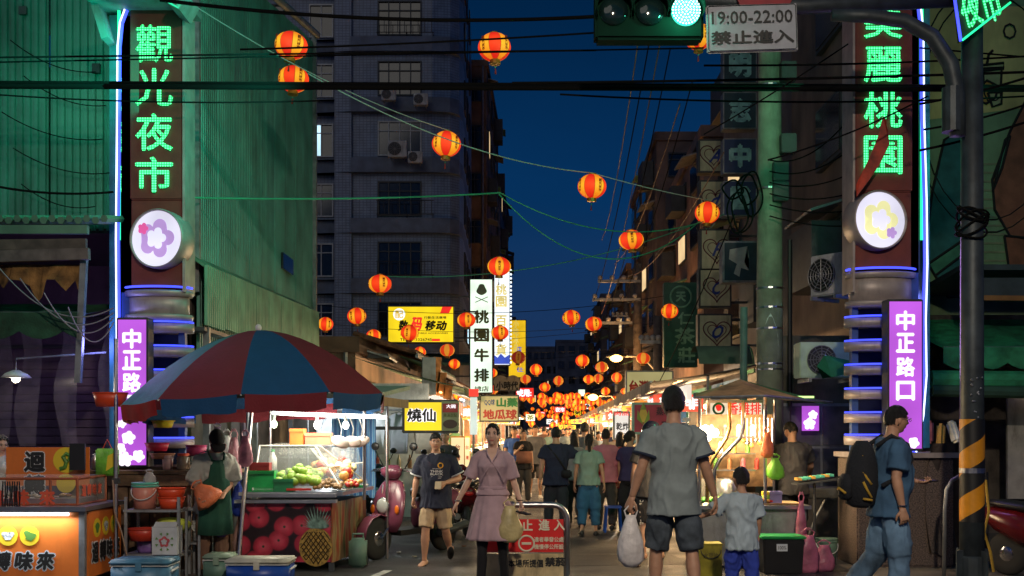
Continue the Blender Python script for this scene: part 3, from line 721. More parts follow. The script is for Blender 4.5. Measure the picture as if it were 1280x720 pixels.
# right side
brownr = mat('brown_render', (.17,.12,.10), .85, var=.35, vs=1, dirt=.5)
pinkr = mat('pinkish_render', (.25,.16,.13), .85, var=.3, vs=1, dirt=.5)
tower('near dark building with tall window strips behind the right gate pillar', 4.6, 5.02, 15.2, 21.5, 11.5, brownr, 4, 3, 'r', face=False)
tower('dark building behind the heart signs', 4.75, 10, 22, 31, 15, greyw, 6, 3, 'r')
tower('dim pinkish building with rounded window frames beyond the tea sign', 4.6, 11, 34, 44, 10.5, pinkr, 4, 3, 'r', lit=())
tower('brown stepped building beyond the utility poles on the right', 4.3, 11, 46, 60, 13.5, brownr, 5, 3, 'r')
tower('low dark building at the right end of the street', 4.2, 11, 62, 84, 10.5, rustw, 4, 3, 'r')
tower('far narrow building right of the sky gap', 3.9, 11, 88, 120, 12, bluew, 5, 3, 'r')
tower('block of low shops at the left behind the yellow signs', -9, -4.3, 24.5, 49, 3.3, rustw, 1, 2)
tower('low shop row behind the far stalls on the left', -9, -4.1, 78, 160, 5, rustw, 2, 2)
# mural building
mur = mat('mural_plaster_green_lit', (.20,.31,.17), .85, var=.2, vs=1.5, bump=.2, dirt=.25)  # green light on the lower wall is put into the plaster colour
mb = thing('mural_building', 'building at the right edge whose side wall carries a painted food mural', 'building')
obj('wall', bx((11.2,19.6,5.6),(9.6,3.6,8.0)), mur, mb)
obj('lower_wall', bx((11.2,19.8,.8),(9.6,3.4,1.6)), wall_dk, mb)
teal = mat('mural_teal_paint', (.02,.12,.12), .8, var=.2); brn = mat('mural_brown_paint', (.26,.09,.05), .8, var=.2); ink = mat('mural_black_outline', (.012,.012,.012), .8, var=0)
cream = mat('mural_cream_paint', (.36,.38,.20), .8, var=.15); oran = mat('mural_orange_paint', (.42,.24,.05), .8, var=.15); mgr = mat('mural_green_paint', (.06,.22,.13), .8, var=.2)
YM = 17.795
def mural(pts, m, d=.008, line=True, close=True):
    ps_ = [P(x,y,YM) for x,y in pts]
    obj('mural_shape', tris(poly(B(), ps_, (0,-d,0))), m, mb)
    if line: obj('mural_outline', tube(B(), [p+V((0,-d-.002,0)) for p in (ps_+[ps_[0]] if close else ps_)], .022, 4, cap=False), ink, mb)
obj('mural_shape', tris(poly(B(), [P(x,y,YM+.002) for x,y in ((1158,8),(1400,8),(1400,120),(1158,150))], (0,-.004,0))), mat('mural_yellow_lamplight',(.62,.50,.20),.85,var=.25,vs=1.5,dirt=.2), mb)  # warm lamplight on the wall top, put in as a yellow colour area
mural([(1165,240),(1158,300),(1160,330),(1185,372),(1204,372),(1204,160),(1180,175)], teal)
mural([(1160,330),(1204,300),(1204,318),(1168,345)], mgr, .014)
mural([(1262,165),(1240,225),(1243,262),(1262,295),(1290,300),(1400,290),(1400,60),(1290,110)], brn)
mural([(1255,295),(1290,298),(1330,366),(1265,366)], brn, .012)
mural([(1262,170),(1252,210),(1240,240),(1246,215),(1256,175)], mgr, .016)
mural([(1228,86),(1252,84),(1250,122),(1244,126),(1234,126),(1230,118)], cream)
mural([(1226,82),(1254,79),(1254,86),(1227,89)], cream, .014)
obj('mural_outline', tube(B(), [P(1234,80,YM-.02),P(1236,68,YM-.02),P(1241,63,YM-.02)], .022, 5), ink, mb)
mural([(1225,108),(1233,101),(1247,108),(1244,122),(1232,130),(1222,126)], oran, .018)
mural([(1234,116),(1252,116),(1251,130),(1240,134)], cream, .02)
for r_ in (2.0, 1.8): obj('mural_outline', tube(B(), [P(1236,110,YM)+V((r_*math.cos(a)*.6,-.006,-.3+r_*math.sin(a))) for a in [2*math.pi*j/30 for j in range(31)]], .012, 4, cap=False), ink, mb)
for ch, x, y in (('C',1217,42),('O',1262,39)): p = P(x,y,YM-.02); text(ch, .22, .26, ink, p, parent=mb, bold=0)
for i in range(14):
    y = 205+i*11; w = .5+.5*abs(math.sin(i*2.1)); p = P(1215+10*w, y, YM); obj('mural_stroke', bx((p.x+.35,p.y-.003,p.z),(w,.006,.03)), mat('mural_faded_line',(.22,.24,.14),.8), mb)
# eaves over the shop below the mural
cn = thing('shop_canopy', 'dark roof edge with an orange strip under the mural wall', 'canopy')
obj('roof_sheet', bx((9.9,16.9,3.85),(7.0,1.9,.08), rx=-.08), dsteel, cn)
obj('fascia', bx((9.9,15.95,3.62),(7.0,.06,.30)), dsteel, cn)
obj('strip', bx((9.9,15.91,3.45),(7.0,.05,.07), ry=.01), mat('orange_strip',(.30,.11,.03),.6), cn)
awning('green scalloped awning over the dark shop right of the gate pillar', (6.0,17.2),(13,17.2),(0,-1.6),2.75,3.3,gcan_b,.3,.45)
rs_ = thing('dark_shop', 'dark closed shop under the green awning at the right edge', 'shop front')
obj('back_wall', bx((9.6,17.5,1.7),(7.6,.1,3.4)), wall_dk, rs_)
obj('panel', bx((7.62,16.4,1.35),(.75,.06,1.5)), mat('pale_metal_panel',(.42,.40,.38),.5,dirt=.5), rs_)
obj('panel', bx((8.05,15.6,1.25),(.10,.9,2.2)), mat('brown_post',(.10,.07,.06),.6), rs_)
obj('panel', bx((8.75,15.2,1.2),(.7,.08,2.3)), dsteel, rs_)
obj('rolled_blind', tube(B(), [(5.75,15.4,2.3),(8.0,15.4,2.28)], .13, 10), gcan_b, rs_)
obj('rolled_blind', tube(B(), [(5.75,15.35,2.15),(8.2,15.35,2.1)], .09, 10), mat('dark_green_roll',(.02,.06,.04),.8), rs_)
obj('light_strip', bx((7.9,16.3,2.12),(.9,.03,.03)), glow('strip_glow',(1,.75,.45),1.6), rs_)
# ---------------- LED gate pillars
maroon = mat('maroon_sign_board', (.20,.035,.022), .55, var=.12, bump=.1, dirt=.2)
drumm = mat('beige_metal_drum', (.42,.36,.34), .45, .2, var=.15, dirt=.3)
bluep = mat('blue_painted_channel', (.04,.10,.28), .5, var=.2); tealp = mat('teal_painted_channel', (.02,.16,.20), .5, var=.2)
neon_b = glow('blue_neon_tube', (.05,.07,1), 2.2, True); neon_g = glow('green_neon_edge', (.02,1,.35), 1.6, True); neon_w = glow('violet_white_tube', (.55,.62,1), 3.2, True)
led = mat('green_led_dots', (.01,.1,.04), .5, var=0)
nt = led.node_tree; b_ = nt.nodes['Principled BSDF']; tcx = nt.nodes.new('ShaderNodeTexCoord')
mp = nt.nodes.new('ShaderNodeVectorMath'); mp.operation = 'SCALE'; mp.inputs['Scale'].default_value = 1/.030
fr = nt.nodes.new('ShaderNodeVectorMath'); fr.operation = 'FRACTION'; sb = nt.nodes.new('ShaderNodeVectorMath'); sb.operation = 'SUBTRACT'; sb.inputs[1].default_value = (.5,.5,0)
mul = nt.nodes.new('ShaderNodeVectorMath'); mul.operation = 'MULTIPLY'; mul.inputs[1].default_value = (1,1,0)
ln = nt.nodes.new('ShaderNodeVectorMath'); ln.operation = 'LENGTH'; mr = nt.nodes.new('ShaderNodeMapRange'); mr.inputs[1].default_value = .22; mr.inputs[2].default_value = .46; mr.inputs[3].default_value = 1; mr.inputs[4].default_value = 0
nt.links.new(tcx.outputs['Object'], mp.inputs[0]); nt.links.new(mp.outputs[0], fr.inputs[0]); nt.links.new(fr.outputs[0], sb.inputs[0]); nt.links.new(sb.outputs[0], mul.inputs[0]); nt.links.new(mul.outputs[0], ln.inputs[0]); nt.links.new(ln.outputs['Value'], mr.inputs[0])
rc = nt.nodes.new('ShaderNodeMix'); rc.data_type = 'RGBA'; rc.inputs[6].default_value = (.0,.55,.12,1); rc.inputs[7].default_value = (.22,2.2,.72,1)
nt.links.new(mr.outputs[0], rc.inputs[0]); nt.links.new(rc.outputs[2], b_.inputs['Emission Color']); b_.inputs['Emission Strength'].default_value = 1.25; led.cycles.emission_sampling = 'NONE'
viol = glow('violet_lightbox', (.50,.095,.72), 1.0, True); wglow = glow('white_lightbox', (.84,.82,1), 1.0, True)
whl = glow('white_lettering_glow', (1,.95,1), 1.25); lil = glow('lilac_print', (.62,.38,.85), .75); yel_p = glow('pale_yellow_print', (.95,.92,.45), .9); pk = glow('pink_print', (.9,.12,.42), .8)
def blossom(parent, c, r, m, rz=0, n=5, d=.006, name='blossom'):
    bm = B(); pts = []
    for j in range(50):
        a = 2*math.pi*j/50+rz; q = r*(.62+.38*abs(math.cos(n/2*a-n/2*rz))**.7); pts.append((c[0]+q*math.sin(a), c[1], c[2]+q*math.cos(a)))
    return obj(name, tris(poly(bm, pts, (0,-d,0))), m, parent)
def pillar(s, label, cx, top, chars, chy, chx, round_c, drum, box_, box_chars, bx_x, rung_y, x_in, x_out, tube_pts, ped, blooms):
    Y = 13.4; t = thing('gate_pillar', label, 'gate sign', (cx, Y, 0)); rel = lambda x, y, d=0: V((P(x,y,Y).x-cx, d, P(x,y,Y).z))
    def bxp(name, x0, x1, y0, y1, d0, d1, m, b=0):
        a, c = rel(x0,y0), rel(x1,y1); q = bx(((a.x+c.x)/2,(d0+d1)/2,(a.z+c.z)/2),(abs(c.x-a.x),d1-d0,abs(a.z-c.z)))
        if b: bev(q, b)
        return obj(name, q, m, t)
    bl_, br_ = round_c[2]
    bxp('sign_board', bl_, br_, top, 250 if s < 0 else 240, -.02, .35, maroon, .015)
    bxp('sign_board', bl_+1, br_-1, 250 if s < 0 else 240, 360 if s < 0 else 336, .0, .33, maroon, .01)
    e0 = (bl_-13, bl_-1) if s < 0 else (br_+1, br_+12)
    bxp('dark_channel', *e0, top, 365 if s < 0 else 340, .05, .4, mat('dark_green_channel',(.02,.06,.045),.5))
    ex = bl_-14 if s < 0 else br_+12
    bxp('green_edge_light', ex-1.5, ex+1.5, top, 300, -.02, .01, neon_g)
    if s < 0: bxp('side_strip', br_, br_+3, top, 365, -.03, .4, drumm)
    else: bxp('side_strip', bl_-3, bl_, top, 365, -.03, .4, drumm)
    ch_w = (chx[1]-chx[0])/104.5
    for c, (y0, y1) in zip(chars, chy):
        p = rel((chx[0]+chx[1])/2, (y0+y1)/2, -.05)
        text(c, ch_w, (y1-y0)/104.5, led, p, parent=t, bold=.018, name='led_character', ext=.012)
        for q in ((-1,) if s < 0 else (1,)):                          # the same characters on the outer face of the pillar
            pz = rel(0, (y0+y1)/2).z; px_ = rel(bl_-13 if s < 0 else br_+12, 0).x + q*.03
            o = text(c, .42, (y1-y0)/104.5, led, (px_, .25, pz), parent=t, bold=.018, name='led_character'); o.rotation_euler = (R(90),0,R(-90 if q < 0 else 90))
    # round lightbox
    p = rel(*round_c[0], -.1); r = round_c[1]/104.5
    rt_ = Matrix.Rotation(R(90),3,'X'); tilt = Matrix.Rotation(R(14*s),3,'Z')
    def disc(bm): 
        bmesh.ops.rotate(bm, matrix=tilt @ rt_, verts=bm.verts); bmesh.ops.translate(bm, vec=p, verts=bm.verts); return bm
    ob = obj('round_lightbox', disc(lathe(B(), [(r*.9,-.26),(r,-.24),(r,.02),(r*.965,.05),(r*.93,.02),(r*.93,0)], 48)), drumm, t, True)
    obj('lit_disc', disc(lathe(B(), [(r*.93,-.02),(r*.93,.012)], 48)), wglow, ob)
    # drum
    d0, d1, y0, y1 = drum; a, c = rel(d0,y0), rel(d1,y1); w = (c.x-a.x)/2; xm = (a.x+c.x)/2
    bm = B(); lathe(bm, [(w,c.z),(w,a.z)], 36, (xm,.15,0), 0, 1, .55); obj('drum', bm, drumm, t, True)
    for zz in (a.z, c.z): bm = B(); lathe(bm, [(w+.04,zz-.05),(w+.05,zz),(w+.04,zz+.02)], 36, (xm,.15,0), 0, 1, .58); obj('drum_ring', bm, drumm, t, True)
    arc = lambda z, rr, a0=180, a1=360: [(xm+rr*math.cos(R(q)), .15+rr*.58*math.sin(R(q)), z) for q in [a0+(a1-a0)*i/16 for i in range(17)]]
    obj('neon_tube', tube(B(), arc(a.z+.06, w+.035), .014, 6), neon_b, t)
    for y in rung_y:
        z = rel(0,y).z; bm = B(); lathe(bm, [(w+.06,z-.07),(w+.06,z+.04)], 28, (xm,.15,0), 0, 1, .5); obj('rung', bm, drumm, t, True)
        obj('neon_tube', tube(B(), arc(z+.055, w+.05), .012, 6), neon_b, t)
    for x in (d0+6, d1-8): bxp('post', x-4, x+4, drum[3], 590, .10, .2, bluep)
    bxp('back_panel', d0+10, d1-14, drum[3], 590, .35, .38, mat('navy_back_panel',(.02,.03,.09),.5))
    # channel and long white-blue tube
    bxp('channel', *x_out, 10 if s > 0 else 18, 560, .02, .22, tealp)
    bxp('channel', *x_in, 10 if s > 0 else 18, 560, .05, .3, bluep)
    obj('long_neon_tube', tube(B(), [rel(x,y,-.06) for x, y in tube_pts], .010, 8), neon_w, t)
    obj('long_neon_tube', tube(B(), [rel(x+(1.5 if s < 0 else -1.5),y,-.03) for x, y in tube_pts], .024, 8), neon_b, t)
    # violet lightbox
    x0, x1, y0, y1 = box_
    lb = bxp('lightbox', x0-2, x1+2, y0-3, y1+3, -.42, -.20, dsteel, .008)
    bxp('lit_face', x0, x1, y0, y1, -.425, -.41, viol)
    for c, y in zip(box_chars[0], box_chars[1]):
        text(c, 23/104.5, 24/104.5, whl, rel(bx_x,y,-.431), parent=t, bold=.035, name='lettering')
    for x, y, rr in blooms: blossom(t, rel(x,y,-.427), rr*.78/104.5, whl, rnd.random())
    obj('pedestal', bev(bx(((rel(ped[0],0).x+rel(ped[1],0).x)/2, .1, ped[2]/2),(rel(ped[1],0).x-rel(ped[0],0).x,.8,ped[2])), .02), mat('speckled_granite',(.16,.12,.10),.35,var=.5,vs=60,bump=.1,dirt=.3) if s > 0 else wood, t)
    obj('pedestal_cap', bx(((rel(ped[0],0).x+rel(ped[1],0).x)/2, .08, ped[2]+.03),(rel(ped[1],0).x-rel(ped[0],0).x+.08,.9,.06)), drumm if s > 0 else wood, t)
    return t
lp = pillar(-1, 'left gate pillar with four green LED characters, round white lightbox and violet sign box', P(193,0,13.4).x, 12, '觀光夜市',
    [(33,80),(87,134),(143,190),(197,242)], (171,218), ((200,300),37,(163,229)), (155,232,365,395), (163,197,404,580), ('中正路口',(427,453,480,507)), 180,
    (408,438,468,498,527,553), (150,162), (136,146), [(158,14),(152,30),(149,60),(148,200),(147,300),(148,420),(146,560)], (142,235,1.12), ((168,530,7),(176,547,11),(166,560,9),(172,573,12),(188,569,10)))
gyb = mat('grey_bracket', (.22,.22,.22), .6, dirt=.4); obj('bracket', bx((-.1,-.1,6.66),(1.15,.9,.08)), gyb, lp); obj('bracket', bx((.42,-.3,6.58),(.15,.6,.2), ry=.5), gyb, lp); obj('bracket', bx((-.58,-.1,6.45),(.08,.3,.5), ry=-.3), gyb, lp)
rp_ = pillar(1, 'right gate pillar with green LED characters, round white lightbox and violet sign box', P(1104,0,13.4).x, 4, '美麗桃園',
    [(10,50),(60,105),(115,162),(171,219)], (1078,1126), ((1096,277),37,(1068,1140)), (1066,1146,342,378), (1097,1136,382,560), ('中正路口',(405,432,461,490)), 1116,
    (401,431,461,491,521,549), (1141,1150), (1155,1163), [(1148,4),(1152,40),(1153,150),(1156,250),(1157,330),(1155,400),(1156,470),(1152,520),(1143,565)], (1062,1180,1.28), ((1103,512,5),(1100,548,9),(1126,553,9)))
for t_, q_, big in ((lp, (200,300), lil), (rp_, (1096,277), yel_p)):    # the printed flower on each round lightbox; the characters are left out
    s_ = -1 if t_ is lp else 1; c_ = P(*q_,13.4)-V((t_.location.x,0,0)); c_.y = -.1; tl_ = Matrix.Rotation(R(14*s_),3,'Z')
    for r_, off, m_, d_ in ((.235,(0,0,0),big,.016),(.13,(0,0,-.0),wglow,.024),(.07,(-.17,0,.12) if s_ < 0 else (.14,0,-.15),pk if s_ < 0 else lil,.030)):
        o = blossom(t_, (0,0,0), r_, m_, .3); o.location = c_ + tl_ @ (V(off)+V((0,-d_,0))); o.rotation_euler.z = R(14*s_)
# light thrown by the LED characters and tubes
lamp('AREA', (-5.3,12.3,5.9), 36, (.0,.95,.55), 1.0, (0, R(90), R(-38)), 3.0, lp.__class__ and None, name='led_light')
lamp('AREA', (-2.9,12.6,5.6), 34, (.02,1,.62), .8, (R(90),0,R(42)), 2.6, name='led_light')
lamp('AREA', (-4.1,12.9,5.6), 25, (.02,1,.45), .6, (R(-90),0,0), 2.2, name='led_light')
lamp('AREA', (3.55,13.5,5.6), 75, (.05,1,.42), .5, (R(102),0,R(62)), 3.2, name='led_light')
lamp('AREA', (5.3,13.2,5.8), 14, (.05,1,.5), .5, (R(78),0,R(-50)), 2.6, name='led_light')
lamp('AREA', (-4.36,12.75,3.0), 18, (.6,.3,1), .3, (R(-90),0,0), 1.6, name='lightbox_light')
lamp('AREA', (4.55,12.75,3.0), 18, (.6,.3,1), .3, (R(-90),0,0), 1.6, name='lightbox_light')
lamp('POINT', (-4.9,13.2,2.6), 14, (.25,.25,1), .1, name='neon_light'); lamp('POINT', (-6.6,15.8,2.4), 9, (.55,.2,.8), .2, name='neon_light')
lamp('POINT', (4.9,13.9,3.2), 14, (.2,.25,1), .1, name='neon_light')
# red ribbon caught on the right board
rib = mat('red_ribbon', (.5,.05,.02), .6, var=.4)
bm = B(); prev = None
pa = [(1104,145),(1098,170),(1088,195),(1078,215),(1070,232)]; pb = [(1108,150),(1112,180),(1100,205),(1086,226),(1071,246)]
for a, b in zip(pa, pb):
    r = (bm.verts.new(P(*a,13.2)), bm.verts.new(P(*b,13.15)))
    if prev: bm.faces.new((prev[0],prev[1],r[1],r[0]))
    prev = r
o = obj('ribbon', bm, rib); o.modifiers.new('s','SOLIDIFY').thickness = .01; tag(o, 'torn red and green ribbon snagged across the LED board of the right gate pillar', 'ribbon')

# ---------------- lit and unlit shop signs
def sign(label, px, py, w, h, Y, face, texts=(), depth=.22, frame=dsteel, rz=0, name='shop_sign', cat='sign', fr=.04, brackets=None, group=None, extra=None):
    """px,py,w,h in photo pixels at depth Y; texts = (string, x, y, w, h in photo px, material, vertical, bold, shear)"""
    c = P(px,py,Y); k = Y/F; t = thing(name, label, cat, c, rz, group); W, H = w*k, h*k
    obj('casing', bev(bx((0,depth/2,0),(W,depth,H)), .012), frame, t)
    obj('face', bx((0,-.004,0),(W-2*fr,.012,H-2*fr)), face, t)
    for i, q in enumerate(texts):
        s, x, y, tw, th, m = q[:6]
        text(s, tw*k, th*k, m, ((x-px)*k, -.014-.006*(m is blackflat or m is blk_ink or m is whl and i > 1), -(y-py)*k), parent=t, bold=q[7] if len(q) > 7 else .02, vertical=q[6] if len(q) > 6 else False, shear=q[8] if len(q) > 8 else 0)
    if extra: extra(t, k, lambda x, y, d=-.014: V(((x-px)*k, d, -(y-py)*k)))
    if brackets:
        for z in (-H*.35, H*.35): obj('bracket', bx((brackets*(W/2+.35),depth/2,z),(.7,.05,.05)), dsteel, t)
    return t
yel = glow('yellow_lightbox', (1,.72,.01), 1.0, True); palegr = glow('pale_green_lightbox', (.80,1,.80), 1.2, True); whb = glow('blue_white_lightbox', (.85,.95,1), 1.35, True)
yel2 = glow('yellow_lightbox_dim', (1,.62,.01), .8); grn_ink = mat('dark_olive_ink', (.10,.13,.03), .5, var=0); gold = glow('gold_print', (.95,.78,.25), .8); gold2 = glow('gold_print_b', (.9,.75,.2), .7)
redg = glow('red_glow', (1,.03,.02), 1.0); blueg = glow('blue_print_glow', (.05,.12,.75), .8); blackflat = mat('black_lettering', (.008,.008,.008), .6, var=0)
def ex1(t, k, q):
    obj('red_stripe', tris(poly(B(), [q(553,383.5),q(565,383.5),q(561,392),q(550,392)], (0,-.006,0))), redg, t)
    obj('red_stripe', bx(q(545,425),(10*k,.01,3*k)), redg, t)
    obj('round_mark', tris(poly(B(), [q(499+7.5*math.cos(a),393+7.5*math.sin(a)) for a in [2*math.pi*j/24 for j in range(24)]], (0,-.006,0))), whb, t)
    text('配', 10*k, 10*k, yel2, q(499,393,-.025), parent=t)
sign('bright yellow lightbox with slanted black and red characters on the apartment block', 526, 405.5, 84, 47, 36, yel,
    [('数',504,407,13,14,blackflat,False,.05,.2),('码',521,405,14,17,redg,False,.05,.2),('移动',545,407,28,13,blackflat,False,.05,.2),('行動生活廣場',544,397,28,3.5,grn_ink),('MOBILE ACCESSORIES',540,416.5,40,2,grn_ink),('TEL:03-3326745',520,424.5,40,3.5,grn_ink)], .3, extra=ex1, brackets=1)
def ex2(t, k, q):
    obj('emblem', tris(poly(B(), [q(602+6*math.cos(a)*(1+.2*math.sin(3*a)),362+7*math.sin(a)) for a in [2*math.pi*j/24 for j in range(24)]], (0,-.004,0))), mat('emblem_ink',(.16,.24,.18),.5), t)
    for a, b in (((594,371),(610,378)),((610,371),(594,378))): obj('emblem_stroke', tube(B(), [q(*a),q(*b)], .5*k, 5), grn_ink, t)
sign('tall pale green lightbox with vertical characters and a crossed cutlery emblem', 601.5, 420, 29, 143, 40, palegr,
    [(c,602,y,19,17,grn_ink,False,.04) for c, y in (('桃',396),('園',419),('牛',444),('排',469))]+[('總店',602,486,18,7,grn_ink)], .35, extra=ex2, brackets=-1, fr=.03)
sign('tall bluish white lightbox with gold vertical characters and a dotted bulb edge', 627.5, 396, 21, 122, 46, whb,
    [(c,626.5,y,14,14,gold,False,.03) for c, y in (('桃',362),('園',377),('百',401),('貨',437))], .3, extra=lambda t, k, q: [obj('wave_print', tris(poly(B(), [q(618,455),q(637,455),q(637,443),q(631,447),q(626,442),q(622,447),q(618,444)], (0,-.004,0))), blueg, t)]+[obj('edge_bulb', sph(B(), q(638.6,338+i*5), .05, 6), whb, t) for i in range(24)])
sign('narrow yellow lightbox with blue print, rightmost of the tall left-hand signs', 646.5, 436, 23, 73, 50, yel2,
    [('小吃冰品',645,420,7,40,gold2,True),('店',649,437,6,8,blueg),('仕',650,462,9,6,blueg)], .3)
sign('grey twin-circle sign reading small era above the snack sign', 633.5, 481, 33, 15, 39, mat('grey_sign_face',(.30,.29,.24),.6,dirt=.3), [('小時代',634,482,28,11,blackflat,False,.04)], .15,
    extra=lambda t, k, q: [obj('round_top', tris(poly(B(), [q(x+9*math.cos(a),477+8*math.sin(a),-.006) for a in [2*math.pi*j/20 for j in range(20)]], (0,.012-.003*i,0))), mat('grey_sign_face'), t) for i, x in enumerate((626,641))])
board = mat('cream_board', (.50,.42,.20), .6, var=.1, dirt=.25); board_l = glow('cream_lightbox', (.9,.8,.35), .38)
sign('weathered cream board with green and red snack lettering above the woman in the mauve dress', 624, 510.5, 50, 34, 29, board_l,
    [('QQ球',612,503,13,8,mat('blue_ink',(.03,.08,.3),.5),False,.03),('山藥',634,503,27,12,mat('green_ink',(.01,.20,.06),.5),False,.05),('地瓜球',625,518,43,13,mat('brick_red_ink',(.40,.04,.03),.5),False,.05)], .12)
sign('small red glowing sign with white characters hanging over the far street', 656, 491, 22, 12, 52, redg, [('使用:',655,491,19,10,whl,False,.06)], .1, fr=.0)
def ex3(t, k, q):
    obj('poster', bx(q(563,520,-.02),(22*k,.03,37*k)), mat('poster_grey_green',(.26,.30,.16),.5), t)
    obj('poster', bx(q(563,510,-.045),(19*k,.015,11*k)), mat('poster_red',(.35,.03,.03),.5), t)
    obj('bowl', tris(poly(B(), [q(563+9*math.cos(a),530+5.5*math.sin(a),-.04) for a in [2*math.pi*j/24 for j in range(24)]], (0,-.01,0))), mat('poster_brown',(.06,.03,.02),.5), t)
    text('大碗', 12*k, 5*k, whl, q(564,508,-.056), parent=t); text('美滿甜點', 17*k, 5*k, grn_ink, q(563,519,-.04), parent=t)
sign('yellow lightbox with outlined black characters and a food poster over the dessert stall', 538, 520.5, 71, 42, 16.1, yel,
    [('燒仙',527,519,37,18,whl,False,.13),('燒仙',527,519,36,17,blackflat,False,.03)], .25, extra=ex3, brackets=-1)
hb = mat('pale_green_board', (.50,.50,.32), .6, var=.12, dirt=.35); hl = mat('maroon_line', (.10,.01,.02), .6, var=0); bi = mat('blue_script_ink', (.01,.04,.25), .5, var=0)
def heart(q, cx, cy, s):
    return [q(cx+s*.0625*16*math.sin(a)**3, cy-s*.0625*(13*math.cos(a)-5*math.cos(2*a)-2*math.cos(3*a)-math.cos(4*a)), -.014) for a in [2*math.pi*j/40 for j in range(41)]]
def exh(ch, cx, cy, s=17):
    def f(t, k, q):
        obj('heart_outline', tube(B(), heart(q, cx, cy, s), .75*k, 5, cap=False), hl, t); obj('heart_outline', tube(B(), heart(q, cx, cy, s*.68), .5*k, 5, cap=False), hl, t)
        if ch: text(ch, s*(.9 if len(ch) == 1 else 1.3), 1, bi, (0,0,0), parent=t) if False else text(ch, s*.85*k*(1 if len(ch) == 1 else 1.4), s*1.0*k, bi, q(cx+1,cy,-.02), parent=t, shear=.5, bold=.03)
    return f
g_ = 'stacked pale signs with heart outlines'
for lab, x, y, w, h, ch in (('heart-outlined pale sign with blue script, at the top of its stack',888,195,30,42,'A'),('second heart-outlined pale sign from the top, half hidden by wires',892,250,36,50,'d'),
        ('third heart-outlined pale sign from the top of the stack',894,312,38,52,'P'),('heart sign with a blue letter C in the stack beside the tea sign',894,360,41,49,'C'),('lowest heart sign with a blue letter O in the stack beside the tea sign',894,415,43,46,'O')):
    sign(lab, x, y, w, h, 24, hb, [], .3, extra=exh(ch, x+(2 if y > 200 else 4), y), group=g_, brackets=1)
dkb = mat('dark_teal_board', (.012,.05,.07), .5, dirt=.3); cyi = mat('pale_cyan_ink', (.30,.60,.55), .5, var=.3, vs=8, dirt=.3); dkb2 = mat('dark_blue_board', (.012,.035,.12), .5, dirt=.3)
g_ = 'stacked dark character signs'
for lab, y, h, ch, m in (('dark teal sign with a pale character, topmost of its stack behind the no entry plate',82,44,'明',dkb),('dark teal sign with a pale character, second of its stack left of the green-lit pole',138,46,'志',dkb),
        ('dark blue sign with a pale character, third of its stack left of the green-lit pole',195,44,'中',dkb2),('dark blue sign with a torn pale character, fourth of its stack and crossed by cables',248,44,'醫',dkb2)):
    sign(lab, 925, y, 42, h, 22, m, [(ch,925,y,28,30,cyi,False,.06)], .3, group=g_, frame=gsteel, fr=.02)
def exf(t, k, q):
    obj('torn_print', tris(poly(B(), [q(x,y) for x, y in ((912,312),(934,308),(936,322),(930,328),(936,338),(926,335),(924,346),(917,342),(921,330),(911,324))], (0,-.005,0))), mat('faded_white_print',(.42,.50,.45),.6,dirt=.3), t)
sign('dark framed lightbox with a torn pale print above the lowest heart sign', 926, 327, 46, 52, 21.5, dkb, [], .35, extra=exf, frame=gsteel)
gb = mat('tea_green_board', (.01,.10,.065), .5, dirt=.25); gi = mat('faded_green_ink', (.16,.40,.27), .6, var=.3, dirt=.4)
def ext(t, k, q):
    obj('round_emblem', tube(B(), [q(851+13*math.cos(a),371+13*math.sin(a)) for a in [2*math.pi*j/28 for j in range(29)]], 1.3*k, 6, cap=False), gi, t); text('天', 13*k, 13*k, gi, q(851,371), parent=t, bold=.05)
sign('rounded dark green tea shop sign with faded characters', 851, 406, 42, 106, 30, gb, [('仁',857,398,20,16,gi,False,.03),('茶',856,420,26,21,gi,False,.03),('莊',858,444,22,20,gi,False,.03)], .3, frame=gb, extra=ext, fr=.03)
sign('yellowish board with red characters above the right-hand stalls', 812, 479, 60, 32, 29, board_l, [('台灣小吃',812,484,52,18,mat('brick_red_ink'),False,.05)], .15, frame=gsteel)
def exc(t, k, q):
    cg = mat('corn_green_print',(.25,.42,.05),.5); cy = mat('corn_yellow_print',(.75,.60,.08),.5)
    obj('corn_print', tris(poly(B(), [q(804+5*math.cos(a),519+9*math.sin(a)) for a in [2*math.pi*j/20 for j in range(20)]], (0,-.004,0))), cy, t)
    for s in (-1, 1): obj('leaf_print', tris(poly(B(), [q(804,531,-.02),q(804+s*8,524,-.02),q(804+s*7,512,-.02),q(804+s*4,521,-.02)], (0,-.004,0))), cg, t)
    obj('leaf_print', tris(poly(B(), [q(800,512,-.019),q(804,503,-.019),q(808,512,-.019)], (0,-.003,0))), cg, t)
sign('magenta red sign with a corn cob picture beside the tall man', 820, 523, 60, 40, 18.5, mat('magenta_board',(.42,.03,.07),.45), [('蒸地瓜',834,514,28,11,mat('dark_maroon_ink',(.06,.005,.02),.5),False,.04),('玉米',836,532,20,12,mat('dark_maroon_ink'),False,.04),('工',858,532,12,20,wht_ink,False,.06)], .12, frame=mat('mint_frame',(.25,.5,.4),.5), extra=exc)
wsl = glow('white_sign_glow', (1,.93,.85), .85, True)
sign('small white sign with black characters left of the corn sign', 777, 532, 22, 36, 20, wsl, [('肉品',777,517,18,5,redg),('乾炸',778,533,16,10,blackflat,False,.03),('粉',778,545,10,8,blackflat)], .1, frame=gsteel)
